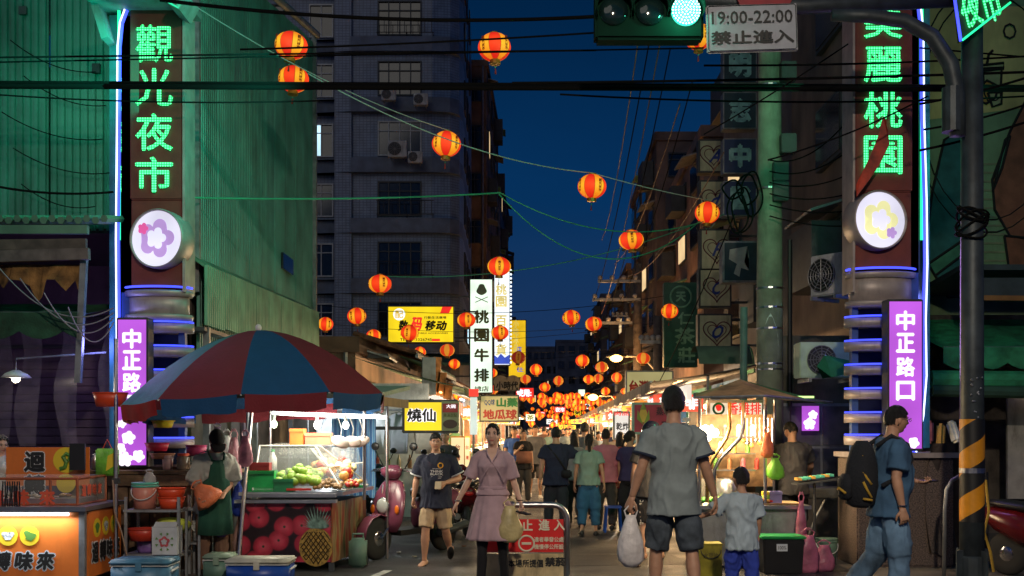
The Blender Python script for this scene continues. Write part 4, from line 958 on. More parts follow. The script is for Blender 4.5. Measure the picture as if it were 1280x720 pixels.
def exk(t, k, q):
    gr = mat('rooster_green',(.01,.22,.07),.5)
    obj('round_emblem', tube(B(), [q(898+6.5*math.cos(a),511+6.5*math.sin(a)) for a in [2*math.pi*j/24 for j in range(25)]], 1.5*k, 6, cap=False), gr, t)
    obj('rooster_print', tris(poly(B(), [q(x,y) for x, y in ((894,507),(898,505),(902,508),(901,513),(897,514),(895,511))], (0,-.005,0))), redg, t)
    obj('stripe', bx(q(920,523.5,-.012),(66*k,.008,4*k)), yel, t)
sign('lit white chicken cutlet sign with red characters over the right food stall', 920, 514, 72, 28, 14.6, glow('warm_white_sign',(1,.86,.62),.85,True), [('香雞排',930,511,42,16,redg,False,.02),('招牌 香Q 辣味',925,524,40,3,mat('brick_red_ink'))], .12, frame=steel, extra=exk)
# ---------------- traffic light, plate and poles
tlg = mat('signal_housing', (.006,.035,.022), .8, var=.1, spec=.08); pole_m = mat('pole_grey_green', (.055,.07,.08), .5, .3, var=.25, bump=.1, dirt=.4)
tl = thing('traffic_light', 'horizontal three lens traffic light showing green, hanging at the top', 'traffic light', P(812,12,11.5))
obj('housing', bev(bx((0,.12,0),(1.12,.24,.60)), .03), tlg, tl)
for i, x in enumerate((-.37,0,.37)):
    def rot(bm, x=x): bmesh.ops.rotate(bm, matrix=Matrix.Rotation(R(90),3,'X'), verts=bm.verts); bmesh.ops.translate(bm, vec=(x,0,-.02), verts=bm.verts); return bm
    vz = B(); pr = []
    for j in range(19):
        a = R(-20+220*j/18); rr = .175; r_ = (vz.verts.new((x+rr*math.cos(a),0,-.02+rr*math.sin(a))), vz.verts.new((x+rr*math.cos(a),-.22*(1 if 30 < math.degrees(a) < 150 else .75),-.02+rr*math.sin(a))))
        if pr: vz.faces.new((pr[0],pr[1],r_[1],r_[0]))
        pr = r_
    o = obj('visor', vz, tlg, tl, True); o.modifiers.new('s','SOLIDIFY').thickness = .006
    if i == 2:
        mg = glow('green_signal_lens', (.06,.95,.62), 1.5, True)
        obj('lit_lens', rot(lathe(B(), [(.15,0),(.145,.03),(.10,.05),(.02,.058)], 28)), mg, tl, True)
        bm = B()
        for rr, n in ((.02,4),(.05,10),(.08,16),(.11,22),(.138,28)):
            for q in range(n): sph(bm, (x+rr*math.cos(2*math.pi*q/n), -.045-.02*(1-rr/.15), -.02+rr*math.sin(2*math.pi*q/n)), .009, 5)
        o = obj('led_points', bm, glow('signal_led',(.7,1,.95),4), tl); o['kind'] = 'stuff'
        lamp('SPOT', (x,-.35,-.05), 45, (.08,1,.62), .12, (R(82),0,R(180)), parent=tl, spot=R(150), name='signal_light')
        lamp('POINT', (x-.05,-.2,-.12), 6, (.08,1,.62), .05, parent=tl, name='signal_light')
    else:
        obj('lens', rot(lathe(B(), [(.15,0),(.145,.03),(.10,.05),(.02,.058)], 28)), mat('dark_lens',(.01,.03,.03),.08,spec=.8), tl, True)
def exn(t, k, q):
    bm = B(); tube(bm, [q(887,7),q(993,7),q(995,9),q(995,61),q(993,63),q(887,63),q(885,61),q(885,9),q(887,7)], .5*k, 4, cap=False); obj('border', bm, blk_ink, t)
ns = sign('white no entry plate with hours and four black characters beside the traffic light', 940, 35, 114, 60, 11.45, mat('white_plate',(.42,.44,.50),.5,var=.08,dirt=.15), [('19:00-22:00',940,22,101,16,blk_ink,False,.012),('禁止進入',940,47,104,17,blk_ink,False,.03)], .03, frame=gsteel, name='traffic_sign', cat='traffic sign', extra=exn, fr=.01)
ns.rotation_euler.y = -.03
rd = thing('round_sign_edge', 'red rim of a round sign just above the no entry plate', 'traffic sign', P(955,-12,11.5)); bm = B(); lathe(bm, [(.3,0),(.3,.03)], 32); bmesh.ops.rotate(bm, matrix=Matrix.Rotation(R(90),3,'X'), verts=bm.verts); obj('plate', bm, mat('red_plate',(.35,.02,.03),.5), rd)
sp = thing('signal_pole', 'grey steel signal pole with yellow and black warning stripes near the right edge', 'pole', (P(1215,0,11.5).x, 11.5, 0))
obj('pole', tube(B(), [(0,0,0),(0,0,2.4),(0,0,7.5)], [.125,.115,.10], 20), pole_m, sp, True)
obj('base_flange', lathe(B(), [(.2,0),(.2,.04),(.14,.06),(.14,.3),(.12,.32)], 20), pole_m, sp)
for i in range(4):
    a = math.pi*i/2+.4; obj('base_fin', bx((.15*math.cos(a),.15*math.sin(a),.2),(.12,.015,.35), rz=a), pole_m, sp)
ystr = mat('hazard_yellow', (.75,.30,.01), .5, var=.15, dirt=.35); bstr = mat('hazard_black', (.012,.012,.012), .5)
zb, zt = P(0,652,11.5).z, P(0,524,11.5).z
for k_ in range(-2, 5):                                                # helical bands
    for m, off in ((ystr,0),(bstr,.5)):
        bm = B(); pr = None; L = .47; z00 = zb+(k_+off)*L
        for j in range(61):
            a = 2*math.pi*j/60*1.0-math.pi; lo = z00+(j/60)*L; hi_ = lo+L*.5; lo, hi_ = max(lo,zb), min(hi_,zt)
            if hi_ <= lo: pr = None; continue
            r_ = [bm.verts.new((.1235*math.cos(a),.1235*math.sin(a),z)) for z in (lo,hi_)]
            if pr: bm.faces.new((pr[0],r_[0],r_[1],pr[1]))
            pr = r_
        if len(bm.faces): obj('warning_stripe', bm, m, sp, True)
        else: bm.free()
arm = [P(1197,170,11.4),P(1196,120,11.4),P(1188,80,11.4),P(1165,45,11.4),P(1130,26,11.4),P(1085,20,11.4),P(1040,19,11.4)]
arm = [p-sp.location for p in arm]; obj('curved_arm', tube(B(), arm, [.08,.085,.085,.08,.075,.07,.06], 14), pole_m, sp, True)
obj('arm_sleeve', tube(B(), [P(1190,165,11.4)-sp.location,P(1190,110,11.4)-sp.location], .10, 12), pole_m, sp)
obj('mast_arm', tube(B(), [P(1225,-5,11.6)-sp.location,P(1000,8,11.6)-sp.location,P(750,-6,11.6)-sp.location], [.10,.085,.06], 14), pole_m, sp, True)
obj('clamp_band', tube(B(), [(0,0,zb+.5),(0,0,zb+.55)], .128, 20), steel, sp)
bm = B()
for q in range(7): tube(bm, [V((.15*math.cos(a)*(1+.1*math.sin(q+a*2)),.14*math.sin(a),P(0,282,11.5).z+.10*math.sin(a*1.0+q)+.03*q-.05)) for a in [2*math.pi*j/20 for j in range(21)]], .012, 5, cap=False)
obj('cable_coil', bm, cable_m, sp)
for i in range(16): obj('bolt', sph(B(), (-.06+.12*rnd.random(),-.118,P(0,470+55*rnd.random(),11.5).z), .012, 6), steel, sp)
tri = thing('street_name_board', 'angled board with glowing green letters at the top right corner', 'sign', P(1225,15,11.3))
q = lambda x, y, d=0: P(x,y,11.3)-tri.location+V((0,d,0))
obj('board', tris(poly(B(), [q(1192,-30),(q(1270,-30)),(q(1262,2)),(q(1200,52))], (0,.06,0))), mat('board_green',(.01,.06,.03),.5), tri)
obj('edge_tube', tube(B(), [q(1191,-10,-.02),q(1200,52,-.02)], .015, 6), neon_b, tri); obj('edge_tube', tube(B(), [q(1202,51,-.02),q(1262,4,-.02)], .012, 6), neon_g, tri)
tx = text('夜市', .42, .42, led, q(1224,6,-.02), parent=tri, bold=.03, name='led_character'); tx.rotation_euler.y = -.25
# concrete utility pole
conc = mat('stained_concrete', (.26,.29,.22), .8, var=.3, vs=2.5, bump=.4, bs=25, dirt=.45)
up = thing('utility_pole', 'thick concrete utility pole lit green, right of the stacked character signs', 'pole', (P(962,0,16.5).x, 16.5, 0))
obj('pole', tube(B(), [(0,0,0),(0,0,9)], [.21,.155], 22), conc, up, True)
for y in (362,386,412,456,463,238,110): z = P(0,y,16.5).z; obj('steel_band', tube(B(), [(0,0,z),(0,0,z+.025)], .197, 20), steel, up)
for y, h in ((435,.9),(478,.5)):
    z = P(0,y,16.5).z; bm = B(); pts = []
    for j in range(16):
        a = 2*math.pi*j/16; qx = .12*math.cos(a)*(1+.3*noise.noise(V((j*.8,y,0)))); qz = h*.5*math.sin(a)*(1+.2*noise.noise(V((j*.9,y,3)))); pts.append((qx-.03, -math.sqrt(max(0,.186**2-(qx-.03)**2))-.004, z+qz))
    obj('peeling_paint', tris(poly(bm, pts, (0,-.003,0))), mat('peeled_white_paint',(.55,.60,.55),.7,var=.4,vs=14,dirt=.5), up)
obj('conduit', tube(B(), [(-.42,-.1,0),(-.40,-.1,P(0,385,16.5).z)], .055, 12), mat('mint_conduit',(.10,.18,.15),.6,dirt=.3), up)
obj('conduit', tube(B(), [(.30,.0,0),(.30,.0,P(0,300,16.5).z)], .035, 8), black, up)
for y in (90,180,240,215): 
    p = P(985 if y < 200 else 975,y,16.3)-up.location; obj('junction_box', bev(bx(p,(.22,.16,.28)), .01), dsteel, up)
for i, (y0, y1) in enumerate(((205,280),(212,262),(225,300),(232,300),(222,252))):
    bm = B(); c = P(940-i*6,(y0+y1)/2,16.2)-up.location
    tube(bm, [c+V((.15*math.cos(a),.06*math.sin(a*3),(y1-y0)/240*math.sin(a))) for a in [2*math.pi*j/26 for j in range(27)]], .014, 5, cap=False); obj('cable_loop', bm, cable_m, up)
# ---------------- cables
def cable(label, a, b, s=.15, r=.012, m=None, group='overhead cables', n=18):
    return tag(obj('cable', tube(B(), sag(a,b,s,n), r, 5, cap=False), m or cable_m, smooth=True), label, 'cable', group)
C_ = [((-10,108),(1290,112),13,.035,0,.02),((-10,103),(1290,108),13.05,.02,0,.012),((-10,72),(745,63),12.6,.012,0,.02),((-10,78),(880,60),12.7,.010,0,.02),((200,0),(760,20),12.2,.022,.12,.02),((300,62),(745,41),12.4,.012,.02,.02),
      ((640,104),(1290,90),12.3,.016,.02,.02),((-10,118),(400,126),12.8,.010,.05,.02),((700,118),(1290,120),12.9,.012,.08,.02),((880,82),(1290,70),12.2,.012,.03,.02),((-10,232),(142,240),12.5,.014,.05,.02),((1150,130),(1290,95),11.9,.014,.02,.02),
      ((1155,162),(1290,128),11.8,.012,.03,.02),((1150,188),(1290,150),11.7,.014,.02,.02),((1150,60),(1290,72),12.3,.010,.0,.02),((960,200),(1160,120),12.4,.010,.06,.02),((880,168),(1060,55),12.0,.008,.02,.02)]
CL_ = ['thin cable running from the left edge across the LED characters toward the lanterns','thin cable just below the upper one, ending beside the traffic light','heavy drooping cable from the left pylon bracket to the traffic light','thin cable crossing in front of the uppermost two lanterns','cable leaving the middle of the sky toward the right edge','thin cable just under the thickest one, on the left wall','thin sagging cable just under the thickest one, on the right','cable passing beneath the white no entry plate','dark cable low on the green wall above the ribbed canopy','cable crossing the mural level with the painted cup','second cable across the mural, below the cup','third cable across the mural, lowest of those right of the pylon','cable crossing the mural near its top','wire slanting up from the utility pole to the right LED board','green lit wire slanting across the dark gap left of the right LED board']
for i, (a, b, Y, r, s, _) in enumerate(C_):
    cable(['thickest black overhead cable spanning the full width of the street','black cable strapped just above the thickest one'][i] if i < 2 else CL_[i-2], P(*a,Y), P(*b,Y+.3), s, r, group='overhead cables across the crossing')
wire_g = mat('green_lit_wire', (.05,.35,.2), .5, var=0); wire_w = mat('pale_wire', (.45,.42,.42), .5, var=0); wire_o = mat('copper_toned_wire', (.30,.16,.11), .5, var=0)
cable('green lit wire running level from the green wall to mid street', P(232,247,14.2), P(625,241,18), .05, .014, wire_g, 'pale lantern wires')
cable('green wire dipping between the sky gap and the heart signs', P(625,241,18), P(905,268,19), .45, .010, wire_g, 'pale lantern wires')
cable('lower green wire dipping toward the right-hand signs', P(622,241,18), P(890,262,19), .95, .010, wire_g, 'pale lantern wires')
cable('pale lantern wire from the left roof edge down across the sky', P(232,0,13.8), P(558,162,17), .15, .008, wire_w, 'pale lantern wires')
cable('pale lantern wire between the upper middle lanterns', P(385,92,14.6), P(740,216,18), .25, .009, wire_w, 'pale lantern wires')
cable('pale lantern wire descending to the right past the sky', P(740,216,18), P(884,250,19), .03, .008, wire_w, 'pale lantern wires')
cable('faint wire across the lower sky carrying lanterns', P(475,345,22.5), P(870,280,23), .35, .010, wire_g, 'pale lantern wires')
for i in range(7):
    y = 380+i*16; cable(f'faint thin wire across the lower sky, {ORD[i]} from the top', P(388,y+(i%3)*6,30+i*5), P(830,y-10+(i%2)*14,30+i*5), .35, .008, dsteel if i % 2 else cable_m, 'faint wires over the middle of the street')
for i, (x0, y0, x1, y1) in enumerate(((798,50,752,300),(812,50,742,376),(826,48,752,392),(838,60,758,395),(850,130,768,330),(866,100,775,375),(905,190,785,345),(918,268,770,560))):
    cable(f'service wire slanting down into the street, {ORD[i]} from the left', P(x0,y0,17+i*.3), P(x1,y1,40), .5, .011, wire_o if i % 2 == 0 else cable_m, 'slanting service wires')
for i in range(6):
    cable(f'black wire tied to the utility pole, {ORD[i]} from the top', P(962,200+i*14,16.2), P(1060+i*20,150+i*22,15+i*.2), .2, .010, cable_m, 'wires tied at the utility pole')
for i in range(5):
    cable(f'loose wire hanging on the green ribbed wall, {ORD[i]} from the top', P(rnd.uniform(-10,40),50+i*45,14.4), P(rnd.uniform(110,142),90+i*42,14.45), .12, .007, cable_m, 'loose wires on the green wall')
for i in range(4):
    cable(f'sagging cord before the dark left awning, {ORD[i]} from the left', P(-5+i*30,330+i*18,12.6), P(142,385+i*6,12.8), .3, .008, mat('grey_cord',(.25,.22,.25),.5,var=0), 'cords under the left awning')
def upole(label, px, Y, top, arms, r=.14):
    x = P(px,0,Y).x; t = thing('utility_pole', label, 'pole', (x,Y,0)); zt_ = P(0,top,Y).z
    obj('pole', tube(B(), [(0,0,0),(0,0,zt_)], [r*1.3,r], 12), mat('dark_concrete',(.12,.10,.09),.8,var=.3), t, True)
    for y, x0, x1 in arms:
        z = P(0,y,Y).z; a, b = P(x0,y,Y).x-x, P(x1,y,Y).x-x; obj('cross_arm', bx(((a+b)/2,-.1,z),(b-a,.1,.1)), gsteel, t)
        for q in range(4): obj('insulator', sph(B(), (a+(b-a)*(q+.2)/3.6,-.1,z+.13), .09, 8), mat('porcelain',(.35,.35,.36),.3), t)
    return t
upole('far utility pole with three stacked cross arms against the sky', 797, 40, 330, ((352,747,800),(375,740,800),(404,745,790)))
upole('utility pole with a short cross arm between the far right lanterns', 783, 62, 372, ((395,765,785),))
upole('dark utility pole beside the tea sign', 822, 33, 395, ((428,800,825),), .12)
# orange street lamps
sod = glow('sodium_lamp', (1,.52,.12), 9, True)
for lab, px, py, Y, pw in (('orange glowing street lamp on a curved arm above the right stalls',770,447,38,420),('brilliant orange street lamp lower down the street',741,496,55,700)):
    p = P(px,py,Y); t = thing('street_lamp', lab, 'street lamp', (p.x+1.3,Y,0))
    obj('arm', tube(B(), [(0,0,0),(0,0,p.z-.4),(-.4,0,p.z+.05),(-1.1,0,p.z+.05)], .045, 8), gsteel, t)
    obj('head', sph(B(), (-1.3,0,p.z+.06), .3, 14, (1.2,.6,.35)), dsteel, t, True); obj('bulb', sph(B(), (-1.3,-.08,p.z-.02), .26 if Y > 50 else .22, 14, (1,.7,.6)), sod, t, True)
    lamp('POINT', (-1.3,-.1,p.z-.45), pw, (1,.5,.15), .25, parent=t)
# ---------------- lanterns
lred = mat('lantern_red', (.5,.02,.01), .6, var=0, em=1.0, emc=(1.0,.045,.008), sample=False); lyel = mat('lantern_yellow', (.5,.3,.01), .6, var=0, em=1.0, emc=(1.0,.36,.012), sample=False)
for m_, c0, c1 in ((lred,(1.0,.060,.01),(.62,.006,.005)),(lyel,(1.0,.42,.02),(.82,.13,.006))):   # brightest at the belly where the bulb sits
    nt = m_.node_tree; b_ = nt.nodes['Principled BSDF']; t_ = nt.nodes.new('ShaderNodeTexCoord'); s_ = nt.nodes.new('ShaderNodeSeparateXYZ'); a_ = nt.nodes.new('ShaderNodeMath'); a_.operation = 'ABSOLUTE'
    r_ = nt.nodes.new('ShaderNodeMapRange'); r_.inputs[1].default_value = .02; r_.inputs[2].default_value = .17; mx = nt.nodes.new('ShaderNodeMix'); mx.data_type = 'RGBA'; mx.inputs[6].default_value = (*c0,1); mx.inputs[7].default_value = (*c1,1)
    nt.links.new(t_.outputs['Object'], s_.inputs[0]); nt.links.new(s_.outputs[2], a_.inputs[0]); nt.links.new(a_.outputs[0], r_.inputs[0]); nt.links.new(r_.outputs[0], mx.inputs[0]); nt.links.new(mx.outputs[2], b_.inputs['Emission Color'])
ldk = mat('lantern_dark_red', (.25,.02,.01), .6, var=0, em=.22, emc=(.8,.05,.02)); ldy = mat('lantern_dark_yellow', (.35,.15,.01), .6, var=0, em=.22, emc=(.9,.30,.02))
lcap = mat('lantern_gold_cap', (.45,.22,.03), .4, .5); tas = mat('lantern_tassel', (.45,.03,.02), .8); tasg = mat('tassel_bead_green', (.05,.4,.2), .5)
def lantern_proto(n, ms, low=False):
    t = bpy.data.objects.new('lantern', None); col.objects.link(t); t.empty_display_size = .1
    seg = 8 if not low else 8; sub = 4 if not low else 2; nv = 12 if not low else 7
    bm = B(); rows = []
    for i in range(nv+1):
        a = math.pi*(.09+.82*i/nv); rr = .215*math.sin(a); z = .19*math.cos(a); row = []
        for j in range(seg*sub):
            q = 2*math.pi*j/(seg*sub); ph = (j % sub)/sub; bul = 1+.045*math.sin(math.pi*ph)*math.sin(a) - .02
            row.append(bm.verts.new((rr*bul*math.cos(q), rr*bul*math.sin(q), z)))
        rows.append(row)
    for a, b in zip(rows, rows[1:]):
        for j in range(seg*sub):
            f = bm.faces.new((a[j], b[j], b[(j+1) % (seg*sub)], a[(j+1) % (seg*sub)])); f.material_index = (j//sub) % 2
    obj('shade', bm, ms, t, True)
    bm = B(); lathe(bm, [(.075,-.235),(.07,-.18)], 12); obj('cap', bm, lcap, t); obj('cap', lathe(B(), [(.06,.175),(.06,.20)], 12), lcap, t)
    if not low:
        for j in range(seg):
            q = 2*math.pi*j/seg; pts = [(.213*math.sin(math.pi*(.09+.82*i/10))*math.cos(q),.213*math.sin(math.pi*(.09+.82*i/10))*math.sin(q),.19*math.cos(math.pi*(.09+.82*i/10))) for i in range(11)]
            obj('rib', tube(B(), pts, .0035, 4, cap=False), mat('lantern_rib',(.2,.08,.01),.6,em=.25,emc=(1,.2,.02),sample=False), t)
        for j in (1,3,5,7):
            q = 2*math.pi*(j+.5)/seg
            o = text('觀光夜市', .055, .20, mat('lantern_script',(.10,.01,.0),.6,em=.15,emc=(.6,.05,.0),sample=False), (.2165*math.cos(q),.2165*math.sin(q),0), rz=q+R(90), parent=t, vertical=True, bold=.04, name='script', ext=.002)
            for v in o.data.vertices: v.co.z -= .0
        bm = B(); tube(bm, [(0,0,-.235),(0,0,-.30)], .004, 4); sph(bm, (0,0,-.275), .012, 6, mi=1); tube(bm, [(0,0,-.29),(0,0,-.37)], [.006,.014], 8); obj('tassel', bm, [tas, tasg], t)
    return t
protoA = lantern_proto('a', [lred, lyel]); protoB = lantern_proto('b', [lred, lyel], True); protoD = lantern_proto('d', [ldk, ldy])
lfr = mat('faded_lantern_red', (.5,.04,.02), .6, var=0, em=.62, emc=(1.0,.06,.012), sample=False); lfy = mat('faded_lantern_yellow', (.5,.3,.05), .6, var=0, em=.62, emc=(1.0,.36,.03), sample=False)
protoC = lantern_proto('c', [lfr, lfy], True)
used_p = set()
def lantern(label, x, y, d, proto=None, group='red and yellow lanterns strung over the street', rz=None):
    Y = .42*F/d; p = proto or (protoA if d > 17 else rnd.choice((protoB, protoB, protoC)))
    if p.name in used_p: t = copy_tree(p)
    else: t = p; used_p.add(p.name)
    t.location = P(x,y,Y); t.rotation_euler = (rnd.uniform(-.08,.08), rnd.uniform(-.10,.10), rz if rz is not None else rnd.uniform(0,6.28))
    q_ = rnd.uniform(.94,1.05); t.scale = (q_, q_, rnd.uniform(.93,1.04)); tag(t, label, 'lantern', group); return t
for x, y, d, lab in ((364,57,39,'topmost lantern at the right end of the green wall, above its twin'),(367,99,36,'lantern crossed by the thick cable just below the topmost one'),(618,59,39,'largest lantern alone high in the sky, right of the apartment block'),
    (558,180,35,'lantern hanging in front of the apartment block beside its white air conditioners'),(740,233,33,'lantern high in the open sky on the pale wire'),(884,266,31,'lantern in front of the pale heart signs'),(789,300,29,'lantern beside the slanting service wires'),
    (873,46,36,'lantern half hidden behind the white no entry plate'),(624,333,27,'lantern at the top of the bluish white lightbox'),(475,355,27,'lantern above the yellow lightbox in front of the apartment block'),(446,395,23,'lantern just left of the yellow lightbox'),
    (407,405,19,'lantern nearest the end of the ribbed lean-to'),(467,420,18,'small lantern below the left corner of the yellow lightbox'),(512,416,21,'lantern overlapping the lower edge of the yellow lightbox'),(583,400,22,'lantern between the yellow lightbox and the pale green sign'),
    (714,397,22,'left one of the two lanterns at the foot of the open sky'),(742,405,21,'right one of the two lanterns at the foot of the open sky'),(837,389,21,'lantern in front of the green tea sign'),(625,416,20,'lantern in front of the bluish white lightbox, lower one'),
    (728,451,17,'lantern under the pair at the foot of the sky'),(752,459,16,'lantern just left of the orange street lamp'),(804,448,17,'lantern right of the orange street lamp above the yellowish board'),(525,440,15,'small lantern under the yellow lightbox, left of two'),
    (559,438,17,'small lantern under the yellow lightbox, right of two'),(568,455,14,'small lantern beside the pale green sign, just below its middle'),(596,456,14,'small lantern over the lower part of the pale green sign'),(615,466,13,'small lantern at the lower right edge of the pale green sign'),
    (670,462,15,'lantern right of the narrow yellow lightbox'),(657,474,13,'lantern under the narrow yellow lightbox'),(698,476,13,'lantern in the dark gap right of the red glowing sign, upper one'),(681,484,13,'lantern in the dark gap right of the red glowing sign, lower one'),
    (736,474,13,'left lantern of three beside the bright lower street lamp'),(748,473,12,'middle lantern of three beside the bright lower street lamp'),(771,472,14,'right lantern of three beside the bright lower street lamp'),(617,487,12,'orange lantern above the cream snack board'),(572,494,12,'orange lantern above the dessert stall poster')):
    lantern(lab, x, y, d)
lantern('unlit dark lantern in front of the narrow yellow lightbox', 648, 447, 17, protoD)
lantern('red lantern mostly hidden behind the ribbed lean-to roof', 341, 356, 20)
cl = []
for n, (x, y, w, h, Y, st, m_, im) in enumerate(((700,512,15,8,70,'夜市',redg,whl),(722,527,18,6,62,'水果',yel,redg),(690,527,14,7,66,'冰',whb,blackflat),(745,519,18,8,58,'海鮮',yel,redg),(663,522,12,9,60,'茶',palegr,grn_ink),(733,508,10,7,80,'燒',whb,blackflat),(676,517,12,6,84,'湯包',redg,whl),(709,534,22,6,74,'小吃',yel,redg),(760,529,13,9,56,'飯',whb,redg),(683,536,16,5,90,'麵',redg,whl),(722,516,9,6,92,'粥',yel,blackflat),(727,491,9,9,64,'M',palegr,grn_ink))):
    sign(f'{["small red","wide yellow","small white","orange yellow","pale green","white","narrow red","broad yellow","square white","low red","tiny yellow","lone green"][n]} lit sign reading {st} glowing among the far lanterns' if st != 'M' else 'lone small green and white lit sign above the far lanterns', x, y, w, h, Y, m_, [(st,x,y,w*.8,h*.75,im,False,.04)] if st != 'M' else [], .1, fr=.02, group='lit signs deep in the street')
for x, y in ((664,500),(708,497),(722,502),(757,489),(763,503),(694,500),(781,489),(735,495),(677,502),(749,503)): lantern('lantern in the loose upper fringe of the far cluster', x, y, rnd.choice((9,10,10,11)), rnd.choice((protoB, protoC)), 'upper fringe of the far lanterns')
for i in range(150):
    x = rnd.gauss(715, 30) if i % 3 else rnd.uniform(655,790); y = rnd.uniform(494,532); d = rnd.choice((5,6,6,7,8,9)) if y > 508 else rnd.choice((8,9,10))
    if not (650 < x < 790) or abs(x-690)*.25+d*1.2 > (538-y)*1.0+ 22: continue
    if any(abs(x-a) < 4 and abs(y-b) < 4 for a, b in cl): continue
    cl.append((x,y)); lantern('small glowing lantern in the dense far cluster above the crowd', x, y, d, rnd.choice((protoB, protoB, protoB, protoC)), 'dense cluster of far lanterns')

# the crossing's own street lamp, above and behind the viewpoint (it is what lights the people; the signal lenses mirror it)
sl_ = thing('street_lamp', 'crossing street lamp on a tall pole behind the viewpoint', 'street lamp', (3.6,-1.5,0))
obj('pole', tube(B(), [(0,0,0),(0,0,7.6),(-.6,0,7.9),(-2.0,.4,8.0)], [.11,.08,.06,.05], 12), pole_m, sl_); obj('head', bev(bx((-2.3,.5,8.0),(.8,.36,.14)), .03), pole_m, sl_); obj('lit_lens', bx((-2.3,.5,7.92),(.6,.26,.03)), glow('lamp_lens',(1,.86,.66),12,True), sl_)
ld_ = (V((.3,11.0,.2))-V((1.3,-1.0,7.75))); so_ = lamp('SPOT', (-2.3,.5,7.75), 2900, (1,.84,.64), .22, parent=sl_, spot=R(82)); so_.data.spot_blend = .9; so_.rotation_euler = ld_.to_track_quat('-Z','Y').to_euler()
# ---------------- striped umbrella
ured = mat('umbrella_red', (.17,.012,.022), .8, var=.06, bump=.2, dirt=.2); ublu = mat('umbrella_blue', (.006,.065,.18), .8, var=.06, bump=.2); ugrn = mat('umbrella_green', (.01,.20,.13), .8, var=.15, bump=.2); ured2 = mat('umbrella_lit_red', (.45,.02,.02), .8, trans=0)  # light on the left valance is put into the brighter red
um = thing('umbrella', 'big market umbrella with dark red, blue and green panels over the fruit stall', 'umbrella', (-2.84,12.55,0))
off = R(-84); RR = 1.46; ZR = 1.93; ZT = 2.72
pm = [ured, ublu, ured, ugrn, ured, ublu, ugrn, ured]; vm = [ublu, ured, ublu, ured, ublu, ured, ublu, ured2]
def rimp(a, r, z): return (r*math.cos(a), r*math.sin(a), z)
# panel k runs clockwise as seen from the camera: index 0 = left-front
order = [('ured','ublu'),('ublu','ured'),('ured','ublu'),('ugrn','ured'),('ured','ublu'),('ublu','ured'),('ublu','ured'),('ured','ublu'),('ublu','ured'),('ugrn','ured2')]
for k_ in range(10):
    a0 = off-R(36)+k_*R(36); bm = B(); g = []
    for i in range(7):
        a = a0+R(36)*i/6; row = []
        for j in range(10):
            t_ = j/9; dip = (1-math.sin(math.pi*i/6)*.045*t_)
            r_ = RR*t_*dip; z = ZR+(ZT-ZR)*(1-t_**1.75) - .02*math.sin(math.pi*i/6)*t_
            z += .075*math.cos(a+.3)*t_
            row.append(bm.verts.new(rimp(a, max(r_,.01), z)))
        g.append(row)
    for i in range(6):
        for j in range(9): bm.faces.new((g[i][j],g[i][j+1],g[i+1][j+1],g[i+1][j]))
    obj('canopy_panel', bm, globals()[order[k_][0]], um, True)
    bm = B(); prev = None
    for i in range(9):
        a = a0+R(1.5)+R(33)*i/8; q = RR*(1-math.sin(math.pi*i/8)*.045); z = ZR+.075*math.cos(a+.3)-.02*math.sin(math.pi*i/8)
        r_ = (bm.verts.new(rimp(a,q+.004,z)), bm.verts.new(rimp(a+.01*math.sin(i*2),q*.985+.02*math.sin(i*1.7+k_),z-.17-.015*math.sin(i*1.1+k_))))
        if prev: bm.faces.new((prev[0],prev[1],r_[1],r_[0]))
        prev = r_
    obj('valance', bm, globals()[order[k_][1]], um, True)
    a = a0; obj('rib', tube(B(), [rimp(a,.02,ZT-.05), rimp(a,RR*.5,ZR+.5), rimp(a,RR,ZR-.0+.075*math.cos(a+.3)-.012)], .008, 5), white, um)
obj('pole', tube(B(), [(-.18,-.25,0),(0,0,ZT)], .022, 10), steel, um); obj('finial', sph(B(), (0,0,ZT+.03), .035, 10, (1,1,1.2)), white, um)
obj('base', lathe(B(), [(.25,0),(.25,.08),(.08,.12)], 20, (-.2,-.27,0)), dsteel, um)
# ---------------- fruit stall
fs = thing('fruit_stall', 'fruit stall with a tomato and pineapple print, slanted glass case and bright lamps', 'market stall')
tom = mat('tomato_print', (.2,.01,.02), .35, var=0)
nt = tom.node_tree; b_ = nt.nodes['Principled BSDF']; t_ = nt.nodes.new('ShaderNodeTexCoord'); vo = nt.nodes.new('ShaderNodeTexVoronoi'); vo.inputs['Scale'].default_value = 4.1; vo.inputs['Randomness'].default_value = .55
mp = nt.nodes.new('ShaderNodeMapping'); mp.inputs['Rotation'].default_value = (R(-90),0,0); vo.voronoi_dimensions = '2D'; r_ = nt.nodes.new('ShaderNodeValToRGB'); e_ = r_.color_ramp.elements
e_[0].position = 0; e_[0].color = (.02,.06,.02,1); e_[1].position = .56; e_[1].color = (.015,.004,.006,1)
for p_, c_ in ((.03,(.012,.03,.010,1)),(.05,(.06,.02,.02,1)),(.075,(.30,.04,.06,1)),(.30,(.23,.014,.028,1)),(.44,(.16,.008,.018,1)),(.50,(.02,.003,.006,1))): k_ = e_.new(p_); k_.color = (*[min(1,q*2.1) for q in c_[:3]],1)
nt.links.new(t_.outputs['Object'], mp.inputs[0]); nt.links.new(mp.outputs[0], vo.inputs['Vector']); nt.links.new(vo.outputs['Distance'], r_.inputs[0])
no = nt.nodes.new('ShaderNodeTexNoise'); no.inputs['Scale'].default_value = 9; mx = nt.nodes.new('ShaderNodeMix'); mx.data_type = 'RGBA'; mx.blend_type = 'OVERLAY'; mx.inputs[0].default_value = .6
nt.links.new(t_.outputs['Object'], no.inputs['Vector']); nt.links.new(r_.outputs[0], mx.inputs[6]); nt.links.new(no.outputs[0], mx.inputs[7]); nt.links.new(mx.outputs[2], b_.inputs['Base Color'])
